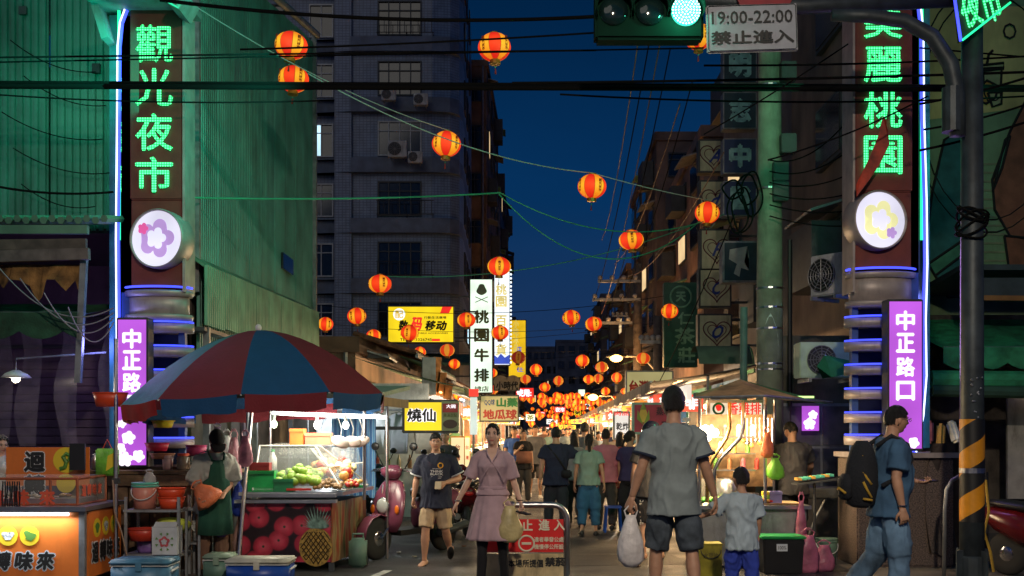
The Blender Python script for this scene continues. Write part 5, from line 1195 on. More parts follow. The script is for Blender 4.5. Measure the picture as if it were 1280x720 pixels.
YF = 12.7; A = V((-3.05,YF,0)); Bc = V((-2.06,YF,0)); C2 = V((-1.86,14.1,0)); D = V((-3.05,14.1,0))
obj('cabinet', tris(poly(B(), [A+V((0,0,.1)),Bc+V((0,0,.1)),C2+V((0,0,.1)),D+V((0,0,.1))], (0,0,.68))), dsteel, fs)
obj('print_panel', bx((-2.555,YF-.012,.44),(1.0,.014,.66)), tom, fs)
pine = mat('pineapple_print', (.42,.26,.05), .4, var=.4, vs=30); pgr = mat('pineapple_leaf_print', (.20,.34,.28), .4, var=.4, vs=20); pdk = mat('print_dark_line', (.05,.03,.01), .5, var=0)
obj('pineapple_print', tris(poly(B(), [(-2.22+.19*math.cos(a),YF-.022,.28+.22*math.sin(a)) for a in [2*math.pi*j/24 for j in range(24)]], (0,-.003,0))), pine, fs)
bm = B()
for s in (-1,1):
    for i in range(-4,5):
        c = -2.22+i*.055; pts = []
        for q in range(9):
            z = .09+q*.045; x = c+s*(z-.28)*.75
            if ((x+2.22)/.18)**2+((z-.28)/.21)**2 < 1: pts.append((x,YF-.027,z))
        if len(pts) > 1: tube(bm, pts, .006, 4)
o = obj('pineapple_print', bm, pdk, fs); o['kind'] = 'stuff'
for i in range(17):
    a = R(-80+i*10); L = .17+.10*abs(math.cos(a*1.4)); bx_ = -2.2+.05*math.sin(a); 
    obj('leaf_print', poly(B(), [(bx_-.02,YF-.024-.0006*i,.49),(bx_+.02,YF-.024-.0006*i,.49),(bx_+L*math.sin(a)*.8,YF-.024-.0006*i,.49+L*math.cos(a))], (0,-.002,0)), pgr, fs)
sp2 = mat('produce_print', (.3,.2,.1), .45, var=0); nt = sp2.node_tree; b_ = nt.nodes['Principled BSDF']; t_ = nt.nodes.new('ShaderNodeTexCoord'); n2 = nt.nodes.new('ShaderNodeTexNoise'); n2.inputs['Scale'].default_value = 3.5; mp = nt.nodes.new('ShaderNodeMapping'); mp.inputs['Scale'].default_value = (1,3,.6)
cr = nt.nodes.new('ShaderNodeValToRGB'); e_ = cr.color_ramp.elements; e_[0].position = .3; e_[0].color = (.03,.10,.03,1); e_[1].position = .7; e_[1].color = (.38,.04,.02,1)
for p_, c_ in ((.42,(.30,.22,.10,1)),(.5,(.42,.28,.14,1)),(.58,(.30,.08,.03,1))): k_ = e_.new(p_); k_.color = c_
nt.links.new(t_.outputs['Object'], mp.inputs[0]); nt.links.new(mp.outputs[0], n2.inputs['Vector']); nt.links.new(n2.outputs[0], cr.inputs[0]); nt.links.new(cr.outputs[0], b_.inputs['Base Color'])
dsd = (C2-Bc).normalized(); nrm = V((dsd.y,-dsd.x,0))
obj('side_print_panel', tris(poly(B(), [Bc+nrm*.01+V((0,0,.10)),C2+nrm*.01+V((0,0,.10)),C2+nrm*.01+V((0,0,.78)),Bc+nrm*.01+V((0,0,.78))], nrm*.012)), sp2, fs)
for p in (A,Bc,C2,D): obj('leg', bx((p.x*.995,p.y+.03*(1 if p.y < 13 else -1),.05),(.06,.06,.1)), dsteel, fs)
obj('counter_edge', bx((-2.55,YF-.05,.80),(1.14,.14,.035)), steel, fs); obj('counter_edge', bx((-2.5,YF-.02,.865),(1.02,.10,.04)), steel, fs)
obj('counter_top', tris(poly(B(), [A+V((-.05,0,.86)),Bc+V((.14,0,.86)),C2+V((.12,0,.86)),D+V((0,0,.86))], (0,0,.04))), steel, fs)
clr = mat('clear_acrylic', (.8,.85,.85), .05, alpha=.07, var=0); clr2 = mat('scratched_acrylic', (.9,.9,.85), .2, alpha=.13, var=.2)
obj('acrylic_side', tris(poly(B(), [(-1.92,12.8,.9),(-1.80,14.0,.9),(-1.95,14.0,1.4),(-2.35,13.0,1.4)], (.01,0,0))), clr2, fs)
obj('acrylic_front', tris(poly(B(), [(-2.95,12.74,.92),(-1.93,12.74,.92),(-2.3,13.1,1.40),(-2.95,13.1,1.40)], (0,-.01,0))), clr, fs)
obj('acrylic_lid', tris(poly(B(), [(-2.9,13.1,1.41),(-2.2,13.1,1.41),(-1.9,14,1.43),(-2.9,14,1.43)], (0,0,.015))), clr2, fs)
for a, b in (((-1.93,12.74,.92),(-2.3,13.1,1.42)),((-2.95,12.74,.92),(-2.95,13.1,1.42)),((-2.95,13.1,1.42),(-2.25,13.1,1.42)),((-2.25,13.1,1.42),(-1.88,14.0,1.0)),((-1.93,12.74,.92),(-1.80,14,.92)),((-2.12,12.9,1.18),(-1.85,13.9,1.2))): obj('case_rim', tube(B(), [a,b], .010, 6), white, fs)
obj('green_trim', bx((-1.87,12.98,.95),(.36,.04,.03), rz=.12), mat('green_plastic',(.01,.30,.07),.4), fs)
obj('red_trim', bx((-2.42,12.72,.93),(.28,.03,.025)), mat('red_plastic',(.55,.03,.02),.4), fs)
for x, y in ((-3.02,12.8),(-3.02,14.0),(-1.55,13.9),(-1.7,12.9)): obj('canopy_post', tube(B(), [(x,y,.8 if y < 13.5 else 0),(x,y,1.95)], .018, 8), steel, fs)
obj('canopy', tris(poly(B(), [(-3.2,12.5,1.96),(-1.5,12.5,1.96),(-1.3,14.3,2.12),(-3.2,14.3,2.12)], (0,0,.05))), mat('pale_green_tarp',(.30,.38,.30),.7,dirt=.4), fs)
obj('canopy_edge', bx((-1.42,13.2,1.93),(.04,1.9,.10), rz=-.1), mat('brown_edge',(.28,.16,.06),.7,dirt=.3), fs)
tubew = glow('fluorescent_tube', (.95,1,.92), 14, True); bulbw = glow('hot_bulb', (1,.95,.80), 14, True)
for i, y in enumerate((12.85,13.3,13.75)): obj('light_tube', tube(B(), [(-2.75,y,1.80+.0*i),(-1.55,y,1.76)], .018, 8), tubew, fs)
for x, y, z, m in ((-2.68,12.62,1.67,glow('green_white_bulb',(.7,1,.6),5,True)),(-2.22,12.75,1.66,bulbw),(-1.9,12.8,1.66,bulbw)): obj('bulb', sph(B(), (x,y,z), .036, 12, (1,1,1.3)), m, fs, True); obj('bulb_socket', tube(B(), [(x,y,z+.04),(x,y,z+.11)], .018, 8), white, fs)
lamp('AREA', (-2.25,13.3,1.74), 48, (1,.90,.70), 1.1, (0,0,0), .8, parent=fs); lamp('POINT', (-2.1,12.5,1.62), 11, (1,.93,.78), .06, parent=fs); lamp('POINT', (-2.65,12.5,1.60), 4, (.8,1,.75), .06, parent=fs)
for i, x in enumerate((-1.95,-1.83,-1.74)):
    f_ = thing('lamp_shade_hanging', ['pinkish white round pan hanging under the fruit stall light, leftmost of three','pinkish white round pan hanging under the fruit stall light, middle of three','pinkish white round pan hanging under the fruit stall light, rightmost of three'][i], 'pan', (x,12.7+.1*i,1.46))
    bm = lathe(B(), [(.105,0),(.11,.015),(.09,.035),(.03,.045)], 20); bmesh.ops.rotate(bm, matrix=Matrix.Rotation(.5-.4*i,3,'Y') @ Matrix.Rotation(.5,3,'X'), verts=bm.verts); obj('pan', bm, mat('pinkish_plastic',(.75,.55,.48),.4), f_, True)
    obj('cord', tube(B(), [(0,0,.02),(.02,0,.16),(-.02,0,.28)], .006, 5), white, f_)
# fruit
def heap(label, c, w, d, h, r, mats, n, cat='fruit', group=None, name='fruit_pile', s=(1,1,.92), tilt=0):
    t = thing(name, label, cat, c, 0, group)
    for i in range(n):
        x, y = rnd.uniform(-w/2,w/2), rnd.uniform(-d/2,d/2); z = h*(1-abs(x/w))*(1-abs(y/d))*rnd.uniform(.6,1)+r*.8+(y+d/2)*tilt
        o = obj('fruit', sph(B(), (x,y,z), r*rnd.uniform(.9,1.1), 10, s), mats[i % len(mats)], t, True)
    return t
gua = mat('guava_green', (.22,.38,.03), .45, var=.25, vs=14, bump=.2); lon = mat('longan_brown', (.26,.13,.04), .55, var=.3, vs=30); peach = mat('sliced_fruit_gold', (.70,.38,.10), .4, var=.3, vs=12); rf = mat('red_fruit', (.5,.04,.03), .35, var=.3)
heap('pile of green guavas in the fruit stall case', (-2.45,12.93,.90), .46, .30, .20, .058, [gua], 44, tilt=.3)
heap('small bunch of brown longans beside the guavas', (-2.10,12.84,.90), .30, .18, .10, .026, [lon], 80, tilt=.3)
heap('bags of golden cut fruit behind the slanted acrylic', (-2.15,13.35,.93), .50, .7, .30, .055, [peach, mat('pale_melon',(.75,.65,.40),.4), rf], 46, tilt=.15)
heap('red and gold cut fruit at the right end of the glass case', (-1.86,13.0,.92), .18, .22, .06, .03, [rf, peach], 22, tilt=.2)
def crate(label, c, s, m, rz=0, group=None, name='crate', cat='crate'):
    t = thing(name, label, cat, c, rz, group); w, d, h = s
    for x in (-1,1): obj('side_panel', bx((x*(w/2-.006),0,h/2),(.012,d,h)), m, t)
    for y in (-1,1): obj('side_panel', bx((0,y*(d/2-.006),h/2),(w-.026,.012,h)), m, t)
    obj('bottom', bx((0,0,.008),(w-.03,d-.03,.012)), m, t); obj('rim', bx((0,-d/2-.006,h-.02),(w+.01,.012,.03)), m, t); return t
gpl = mat('green_plastic'); dgp = mat('dark_green_card', (.01,.16,.06), .5); redc = mat('dark_red_card', (.28,.02,.02), .5); whp = mat('white_plastic', (.7,.7,.68), .4, dirt=.2)
crate('tall green carton on the left of the fruit counter', (-2.86,12.86,.90), (.30,.22,.24), gpl); crate('smaller dark green carton in front of the guavas', (-2.60,12.80,.90), (.22,.16,.15), dgp); crate('dark red carton stacked on the green carton', (-2.90,12.9,1.14), (.24,.16,.09), redc)
crate('open orange fruit carton on top of the acrylic case', (-2.55,13.35,1.43), (.16,.2,.19), mat('orange_card',(.62,.14,.02),.6)); crate('red net basket on top of the acrylic case', (-2.30,13.35,1.43), (.30,.2,.14), mat('salmon_plastic',(.7,.2,.12),.5))
def bottle(label, c, r, h, m, capm, group=None):
    t = thing('bottle', label, 'bottle', c, 0, group); obj('body', lathe(B(), [(r,0),(r,h*.62),(r*.45,h*.78),(r*.4,h*.88)], 14), m, t, True); obj('cap', lathe(B(), [(r*.48,h*.88),(r*.48,h)], 12), capm, t); return t
bottle('white squeeze bottle with green cap at the back left of the fruit counter', (-2.82,13.2,1.1), .05, .28, whp, gpl)
# striped curtain
stc = mat('blue_striped_curtain', (.10,.22,.38), .85, var=0); nt = stc.node_tree; b_ = nt.nodes['Principled BSDF']; t_ = nt.nodes.new('ShaderNodeTexCoord'); wv = nt.nodes.new('ShaderNodeTexWave'); wv.bands_direction = 'X'; wv.inputs['Scale'].default_value = 4.5; wv.inputs['Distortion'].default_value = .5
cr = nt.nodes.new('ShaderNodeValToRGB'); e_ = cr.color_ramp.elements; cr.color_ramp.interpolation = 'CONSTANT'; e_[0].color = (.03,.10,.25,1); e_[1].position = .6; e_[1].color = (.28,.42,.52,1); k_ = e_.new(.8); k_.color = (.06,.2,.42,1)
nt.links.new(t_.outputs['Object'], wv.inputs['Vector']); nt.links.new(wv.outputs[0], cr.inputs[0]); nt.links.new(cr.outputs[0], b_.inputs['Base Color'])
def hang_cloth(name, label, cat, a, b, z1, z0, m, amp=.05, wav=8, group=None, bulge=0):
    bm = B(); n = 36; rows = []; a, b = V((*a,0)), V((*b,0)); d = (b-a).normalized(); nn = V((-d.y,d.x,0))
    for i in range(n+1):
        row = []
        for j in range(9):
            tt = j/8; p = a.lerp(b, i/n)+nn*(amp*math.sin(i/n*wav*2*math.pi)*(.4+.6*tt)+bulge*math.sin(math.pi*tt)); row.append(bm.verts.new((p.x,p.y,z1+(z0-z1)*tt+.02*math.sin(i*.5)*tt)))
        rows.append(row)
    for i in range(n):
        for j in range(8): bm.faces.new((rows[i][j],rows[i+1][j],rows[i+1][j+1],rows[i][j+1]))
    return tag(obj(name, bm, m, smooth=True), label, cat, group)
hang_cloth('curtain', 'blue striped curtain tied behind the fruit stall beside the scooters', 'curtain', (-2.35,14.6), (-1.75,14.4), 1.75, .75, stc, .05, 3)
# plastic bags
def bag(label, c, w, h, m, group=None, hang=True, rz=0, cat='plastic bag', d=.5):
    t = thing('plastic_bag', label, cat, c, rz, group); bm = B(); n = 18; rows = []; sd = rnd.random()*9
    for i in range(9):
        q = i/8; prof = (math.sin(math.pi*min(.5,.10+q*2.2))**.7)*(1-.66*max(0,(q-.38)/.62)**1.2) if hang else math.sin(math.pi*(.16+.74*q))**.45*(1-.40*q)
        rr = w/2*max(.10,prof); row = []
        for j in range(n):
            a = 2*math.pi*j/n; f = 1+.34*noise.noise(V((math.cos(a)*1.9,math.sin(a)*1.9,q*2.6+sd)))+.07*math.sin(a*7+i*1.3+sd)
            row.append(bm.verts.new((rr*f*math.cos(a), rr*f*d*math.sin(a), h*q)))
        rows.append(row)
    for a, b in zip(rows, rows[1:]):
        for j in range(n): bm.faces.new((a[j],a[(j+1)%n],b[(j+1)%n],b[j]))
    bm.faces.new(rows[0][::-1]); bm.faces.new(rows[-1]); obj('bag_body', bm, m, t, True)
    for s in (-1,1): obj('handle', tube(B(), [(s*.03*w/.2,0,h*.93),(s*.05*w/.2,0,h*1.08),(s*.01,0,h*1.2),(-s*.012,0,h*1.14)], .008, 5), m, t)
    return t
pkb = mat('pink_bag_film', (.75,.33,.40), .35, var=.3, vs=10, bump=.5, bs=18, alpha=.82); whbag = mat('white_bag_film', (.80,.76,.76), .35, var=.15, vs=10, bump=.6, bs=16, alpha=.92); ppb = mat('purple_bag_film', (.22,.12,.38), .35, var=.3, vs=10, bump=.6, bs=18, alpha=.9)
yeb = mat('yellow_bag_film', (.70,.58,.28), .35, var=.2, bump=.6, bs=18, alpha=.88); grb = mat('lime_bag_film', (.25,.70,.06), .4, var=.2, bump=.4, alpha=.92); orb = mat('orange_bag', (.75,.20,.08), .45, var=.2, bump=.5)
bag('purple plastic bag hanging from the left corner of the fruit stall', (-3.22,12.4,.42), .20, .46, ppb)
bag('bunch of pink bags hanging on the umbrella pole, highest one', (-2.93,12.3,1.20), .16, .34, pkb); bag('long pink and white bag bunch hanging left of the umbrella pole', (-3.13,12.6,1.02), .17, .50, pkb)
bag('whitish pink bag hanging behind the capped vendor', (-3.3,12.95,1.18), .20, .36, whbag); bag('pale lilac bag hanging high beside the capped vendor', (-3.42,13.0,1.42), .16, .22, mat('lilac_bag_film',(.50,.36,.55),.35,var=.3,bump=.5,alpha=.85))
bag('large pink sack leaning behind the purple bag', (-3.08,12.85,.1), .26, .60, mat('dusty_pink_sack',(.42,.25,.22),.5,var=.3,bump=.5)); bag('deep blue bag tucked beside the vendor apron', (-3.12,12.75,.62), .16, .4, mat('deep_blue_bag',(.02,.05,.35),.4,bump=.4))
# ---------------- orange snack cart, far left
orp = mat('orange_print', (.80,.20,.03), .45, var=.06, dirt=.08); cart = thing('snack_cart', 'orange snack cart with outlined lettering and a glass food case at the left edge', 'food cart')
X1 = -4.38; X0c = -6.2; YC = 11.5; YB = 12.5
obj('cart_body', bx(((X0c+X1)/2,(YC+YB)/2,.42),(X1-X0c,YB-YC,.72)), dsteel, cart)
obj('front_panel', bx(((X0c+X1)/2-.02,YC-.014,.42),(X1-X0c-.08,.022,.68)), orp, cart); obj('side_panel', bx((X1+.012,(YC+YB)/2,.42),(.022,YB-YC-.04,.68)), orp, cart)
obj('corner_post', bx((X1-.02,YC-.02,.42),(.06,.06,.78)), gsteel, cart); obj('counter', bx(((X0c+X1)/2,(YC+YB)/2-.05,.80),(X1-X0c+.1,YB-YC+.16,.045)), steel, cart)
for x in (X0c+.2,X1-.2): obj('wheel', tube(B(), [(x-.03,YC+.1,.07),(x+.03,YC+.1,.07)], .07, 14), rubber, cart)
def ch_o(s, x, y, w, h, Y, parent, shear=0, rz=0, loc=None, k=None, m1=None, m2=None):
    k = k or Y/F; p = loc or P(x,y,Y)
    text(s, w*k*1.10, h*k*1.12, m1 or mat('pale_blue_ink',(.62,.72,.80),.5,var=0), p+V((0,-.002,0)) if not rz else p, rz=rz, parent=parent, bold=.10, shear=shear)
    text(s, w*k, h*k, m2 or blk_ink, p+V((0,-.008,0)) if not rz else p+V((.008,0,0)), rz=rz, parent=parent, bold=.05, shear=shear)
for c, x in (('轉',3),('味',30),('來',57)): ch_o(c, x, 701, 24, 24, YC-.03, cart, .15)
yc = mat('yellow_print', (.85,.62,.03), .45, var=0); greenp = mat('green_squid_print', (.10,.25,.04), .5, var=0)
def circ(parent, c, r, m, ax='y', n=28, d=.004, sy=1):
    pts = [(c[0]+r*math.cos(a),c[1],c[2]+r*math.sin(a)) if ax == 'y' else (c[0],c[1]+r*sy*math.cos(a),c[2]+r*math.sin(a)) for a in [2*math.pi*j/n for j in range(n)]]
    return obj('round_print', tris(poly(B(), pts, (0,-d,0) if ax == 'y' else (d,0,0))), m, parent)
for i, x in enumerate((10,37,-16)):
    c = P(x,670,YC-.03); circ(cart, c, .10, yc)
    obj('food_print', tris(poly(B(), [(c.x+.055*math.cos(a)*(1+.35*math.sin(3*a+i)),c.y-.005,c.z+.055*math.sin(a)*(1+.3*math.cos(2*a+i))) for a in [2*math.pi*j/24 for j in range(24)]], (0,-.003,0))), [mat('cow_print_white',(.6,.62,.65),.5,var=.6,vs=30), greenp, greenp][i], cart)
for i, y in enumerate((11.75,12.0,12.25)):
    circ(cart, (X1+.025,y,.58), .10, yc, 'x'); obj('food_print', tris(poly(B(), [(X1+.030,y+.05*math.cos(a)*(1+.3*math.sin(3*a)),.58+.055*math.sin(a)) for a in [2*math.pi*j/20 for j in range(20)]], (.003,0,0))), [greenp, mat('cow_print_white'), greenp][i], cart)
for c, y in zip('迴轉味來', (11.68,11.9,12.1,12.32)): ch_o(c, 0,0, .19/(YC/F), .22/(YC/F), YC, cart, rz=R(90), loc=V((X1+.026,y,.33)), m1=wht_ink)
obj('light_tube', tube(B(), [(X0c,YC-.06,.745),(X1-.15,YC-.06,.745)], .016, 8), glow('cool_tube',(.80,.92,1),7,True), cart); lamp('AREA', ((X0c+X1)/2,YC-.10,.73), 16, (.85,.93,1), 1.6, (R(-15),0,0), .03, parent=cart)
gx0, gx1, gz0, gz1 = X0c+.1, -4.50, .83, 1.10
for a, b in (((gx0,YC+.1),(gx1,YC+.1)),((gx1,YC+.1),(gx1,YB-.1))):
    for z in (gz0,gz1): obj('case_frame', tube(B(), [(*a,z),(*b,z)], .015, 6), mat('red_brown_frame',(.40,.10,.04),.5), cart)
for x, y in ((gx1,YC+.1),(gx1,YB-.1),(-4.78,YC+.1)): obj('case_frame', tube(B(), [(x,y,gz0),(x,y,gz1)], .014, 6), mat('red_brown_frame'), cart)
obj('case_glass', bx(((gx0+gx1)/2,YC+.1,(gz0+gz1)/2),(gx1-gx0,.008,gz1-gz0)), clr, cart); obj('case_glass', bx((gx1,(YC+YB)/2,(gz0+gz1)/2),(.008,YB-YC-.2,gz1-gz0)), clr2, cart); obj('case_top', bx(((gx0+gx1)/2,(YC+YB)/2,gz1+.01),(gx1-gx0,YB-YC-.2,.01)), clr2, cart)
redl = mat('coral_lettering', (.80,.12,.06), .5, var=0)
for c, x in (('味',27),('來',59),('轉',-5)): text(c, .17, .17, redl, P(x,622,YC+.085), parent=cart, bold=.05)
for c, y in zip('迴轉味來', (11.75,11.9,12.05,12.2)): o = text(c, .12, .13, redl, V((gx1+.008,y,.97)), rz=R(90), parent=cart, bold=.05)
for i in range(5): obj('food_tray', bx((-6+i*.33,12.0,.86),(.28,.5,.05)), steel, cart)
for i in range(26): obj('food_piece', sph(B(), (-6.0+rnd.random()*1.4,11.8+rnd.random()*.4,.90), .03, 7, (1.3,.8,.6)), [mat('cooked_food',(.35,.15,.05),.5,var=.4), peach, mat('mushroom_pale',(.6,.5,.38),.6)][i % 3], cart, True)
g_ = 'black tongs hanging on the cart rail'
for i in range(4):
    t = thing('tongs', ['leftmost of the black tongs hanging on the cart glass','second from left of the black tongs hanging on the cart glass','third from left of the black tongs hanging on the cart glass','rightmost of the black tongs hanging on the cart glass'][i], 'tongs', P(5+i*6,620,YC-.02), 0, g_)
    for s in (-1,1): obj('arm', tube(B(), [(s*.01,0,.15),(s*.018,0,0),(s*.008,0,-.13)], .007, 5), black, t)
bn = thing('banner', 'orange banner with large outlined characters and a yellow circle behind the snack cart', 'banner', P(60,583,12.72)); kb = 12.72/F
obj('cloth', bx((0,0,0),(104*kb,.015,48*kb)), orp, bn)
for c, y in (('迴',577),('轉',606)): 
    q = V(((44-60)*kb,-.012,-(y-583)*kb)); text(c, 29*kb, 28*kb, wht_ink, q, parent=bn, bold=.11); text(c, 27*kb, 26*kb, blk_ink, q+V((0,-.006,0)), parent=bn, bold=.05)
circ(bn, ((83-60)*kb,-.01,(583-575)*kb), 16*kb, yc); obj('squid_print', tube(B(), [V(((x-60)*kb,-.022,(583-y)*kb)) for x,y in ((76,586),(82,584),(84,578),(80,571),(84,567),(89,570),(87,576))], 2.6*kb, 6), greenp, bn)
circ(bn, ((83-60)*kb,-.01,(583-604)*kb), 12*kb, yc)
tag(obj('cloth_rag', bx(P(97,571,12.6),(.17,.03,.30)), black, None), 'small black cloth hung over the orange banner corner', 'cloth')
# ---------------- wooden counter, rack and clutter left
wc = thing('wooden_counter', 'long weathered wooden counter behind the metal rack', 'counter')
for i in range(4): obj('plank', bx((-4.15,12.85+i*.16,1.12+.004*(i%2)),(1.9,.15,.04)), wood, wc)
for i in range(8): obj('plank', bx((-4.98+i*.24,12.8+.01*(i%2),.55),(.225,.03,1.08)), wood, wc)
obj('apron_board', bx((-4.15,12.76,1.03),(1.9,.04,.12)), wood, wc)
k = 12.25/F
rk = thing('metal_rack', 'grey metal rack with baskets and boxes behind the blue cooler', 'shelf')
for x in (-4.17,-3.60): 
    for y in (12.1,12.5): obj('post', bx((x,y,.44),(.03,.03,.88)), gsteel, rk)
for z in (.73,.25): obj('shelf', bx((-3.885,12.3,z),(.62,.45,.025)), gsteel, rk)
rk2 = thing('metal_side_table', 'narrow metal side table between the rack and the apron vendor', 'table')
obj('top', bx((-3.49,12.5,.73),(.16,.3,.025)), gsteel, rk2)
for x in (-3.42,-3.56): obj('leg', bx((x,12.25,.36),(.025,.025,.72)), gsteel, rk2); obj('leg', bx((x,12.55,.36),(.025,.025,.72)), gsteel, rk2)
obj('lower_shelf', bx((-3.49,12.5,.35),(.15,.28,.02)), gsteel, rk2)
def basket(label, c, r, h, m, top=1.25, group=None, rx=0, rimm=None, cat='basket', sy=.8):
    t = thing('basket', label, cat, c, 0, group); t.rotation_euler.x = rx
    bm = B(); rows = [(r*.02,.004),(r,0),(r*(1+(top-1)*.5),h*.5),(r*top,h),(r*top*.95,h),(r*.93,.012)]; lathe(bm, rows, 24, (0,0,0), 0, 1, sy); obj('bowl', bm, m, t, True)
    obj('rim', tube(B(), [V((r*top*math.cos(a),r*top*sy*math.sin(a),h)) for a in [2*math.pi*j/24 for j in range(25)]], .008, 6, cap=False), rimm or m, t); return t
def bucket(label, c, r, h, m, lid=None, handle=True, group=None, cat='bucket'):
    t = thing('bucket', label, cat, c, 0, group); bm = lathe(B(), [(r*.82,0),(r,h),(r*.95,h),(r*.78,.02)], 24); obj('body', bm, m, t, True)
    for z in (h*.9,h): obj('rim', lathe(B(), [(r*1.0,z-.02),(r*1.04,z-.015),(r*1.04,z),(r*1.0,z+.005)], 24), lid or m, t, True)
    if handle: obj('handle', tube(B(), [(r*math.cos(a),-.02-r*math.sin(a)*.9,h*.8-r*.9*math.sin(a)) for a in [math.pi*j/12 for j in range(13)]], .006, 5), whp, t)
    return t
red_b = mat('red_orange_plastic', (.72,.07,.02), .4, var=.1); pkp = mat('pink_plastic', (.72,.27,.20), .4, dirt=.15); teal_p = mat('teal_plastic', (.10,.5,.38), .4)
zs = .745
bucket('pink bucket with a teal rim on the top shelf of the rack', (-4.03,12.3,zs), .14, .28, pkp, teal_p)
basket('upper orange red basket nested on the rack', (-3.74,12.3,zs+.11), .125, .11, red_b, 1.25); basket('lower orange red basket on the rack', (-3.74,12.3,zs), .12, .12, red_b, 1.2)
bag('crumpled clear bag in the pink bucket', (-3.98,12.3,zs+.27), .16, .13, mat('clear_bag_film',(.55,.5,.5),.25,alpha=.6,bump=.5), hang=False)
basket('wide red bowl on the lower shelf of the rack', (-4.02,12.2,.40), .13, .13, mat('deep_red_plastic',(.5,.04,.02),.4), 1.3); bag('purple bag stuffed under the red bowl', (-4.0,12.25,.265), .26, .20, ppb, hang=False)
basket('yellow green basket leaning on the lower shelf', (-3.74,12.35,.50), .15, .08, mat('yellow_green_plastic',(.55,.62,.08),.4), 1.25, rx=-.5)
gbx = thing('gift_box', 'white cardboard box with red and green print on the lower shelf of the rack', 'box', (-3.73,12.12,.265)); obj('carton', bx((0,0,.15),(.27,.2,.30)), mat('white_card',(.55,.58,.62),.6), gbx); obj('flap', bx((0,-.06,.32),(.24,.10,.006), rx=.5), mat('white_card'), gbx)
blossom(gbx, (0,-.104,.14), .06, mat('pink_card_print',(.6,.1,.12),.5)); blossom(gbx, (0,-.111,.14), .033, mat('white_card'))
for i in range(8): obj('leaf_print', poly(B(), [(.07*math.cos(a),-.105,.14+.07*math.sin(a)),(.10*math.cos(a+.15),-.105,.14+.10*math.sin(a+.15)),(.10*math.cos(a-.15),-.105,.14+.10*math.sin(a-.15))], (0,-.003,0)), greenp, gbx) if (a := math.pi*i/4+.4) else None
bucket('white bucket on the side table lower shelf', (-3.49,12.5,.37), .075, .22, whp)
zc_ = 1.145
bucket('pink plastic cup with green leaves on the wooden counter', (-3.98,12.95,zc_), .065, .16, mat('pale_pink_plastic',(.75,.45,.42),.4), handle=False, cat='cup')
jr = thing('jar', 'brownish glass jar with lid on the wooden counter', 'jar', (-3.80,12.95,zc_)); obj('body', lathe(B(), [(.07,0),(.075,.02),(.075,.14),(.06,.16)], 18), mat('jar_glass',(.28,.18,.12),.15,alpha=.8), jr, True); obj('lid', lathe(B(), [(.065,.16),(.065,.19)], 18), red_b, jr)
bottle('pink labelled bottle right of the jar on the wooden counter', (-3.38,12.95,zc_), .045, .24, whp, mat('pink_cap',(.8,.15,.25),.4)); bottle('steel flask at the left end of the wooden counter', (-4.82,12.95,zc_), .04, .22, steel, black)
bag('dark blue cap like bundle on the wooden counter', (-3.55,13.0,zc_), .26, .18, mat('navy_cloth',(.015,.02,.06),.9,bump=.4), hang=False, cat='cloth bundle')
basket('yellow basket on a rung of the left gate pillar', (-4.05,13.0,1.63), .10, .08, mat('yellow_plastic',(.8,.6,.03),.4), 1.3); basket('red basket on a lower rung of the left gate pillar', (-4.12,13.0,1.36), .11, .09, mat('crimson_plastic',(.6,.03,.07),.4), 1.25)
basket('magenta basket right of the left gate pillar', (-3.72,13.2,1.30), .11, .12, mat('magenta_plastic',(.45,.05,.15),.4), 1.1); basket('brown shallow basket below the red one on the gate pillar', (-4.05,12.98,1.27), .12, .06, mat('brown_plastic',(.4,.15,.08),.5), 1.15)
basket('bright red basket hanging high in front of the violet sign box', (-4.41,12.3,1.86), .15, .15, red_b, 1.25)
gb_ = thing('gift_bag', 'lime green and yellow shopping bag hanging on the pole left of the violet sign box', 'shopping bag', (-4.48,12.4,1.1)); obj('bag_body', bev(bx((0,0,.15),(.24,.08,.30)), .015), grb, gb_, True); obj('yellow_print', tris(poly(B(), [(.0,-.045,.05),(.11,-.045,.12),(.10,-.045,.26),(.02,-.045,.22)], (0,-.003,0))), yc, gb_); obj('handle', tube(B(), [(-.05,0,.3),(0,0,.40),(.05,0,.3)], .006, 5), red_b, gb_)
tp_ = thing('tent_pole', 'thin metal pole standing in front of the left gate pillar', 'pole', (P(145,0,12.2).x,12.2,0)); obj('pole', tube(B(), [(0,0,0),(.0,0,2.6)], .022, 10), steel, tp_); obj('clamp', bx((0,0,1.05),(.07,.07,.06)), dsteel, tp_)
tag(obj('power_cord', tube(B(), [P(141,600,12.1),P(143,640,12.1),P(152,665,12),P(160,700,12),P(163,716,12)], .008, 5), mat('tan_cord',(.4,.27,.18),.5)), 'tan cord drooping from the thin pole beside the rack', 'cord')
rl = thing('wall_lamp', 'small white lamp hanging at the left edge under the awning', 'lamp', P(20,470,13)); obj('shade', lathe(B(), [(.17,-.02),(.12,.03),(.03,.07)], 20), white, rl, True); obj('bulb', sph(B(), (0,0,-.03), .05, 10), glow('soft_bulb',(1,.9,.75),5,True), rl); obj('arm', tube(B(), [(0,0,.07),(0,0,.2),(.9,.4,.3)], .012, 6), gsteel, rl); lamp('POINT', (0,-.02,-.14), 16, (1,.85,.65), .05, parent=rl)
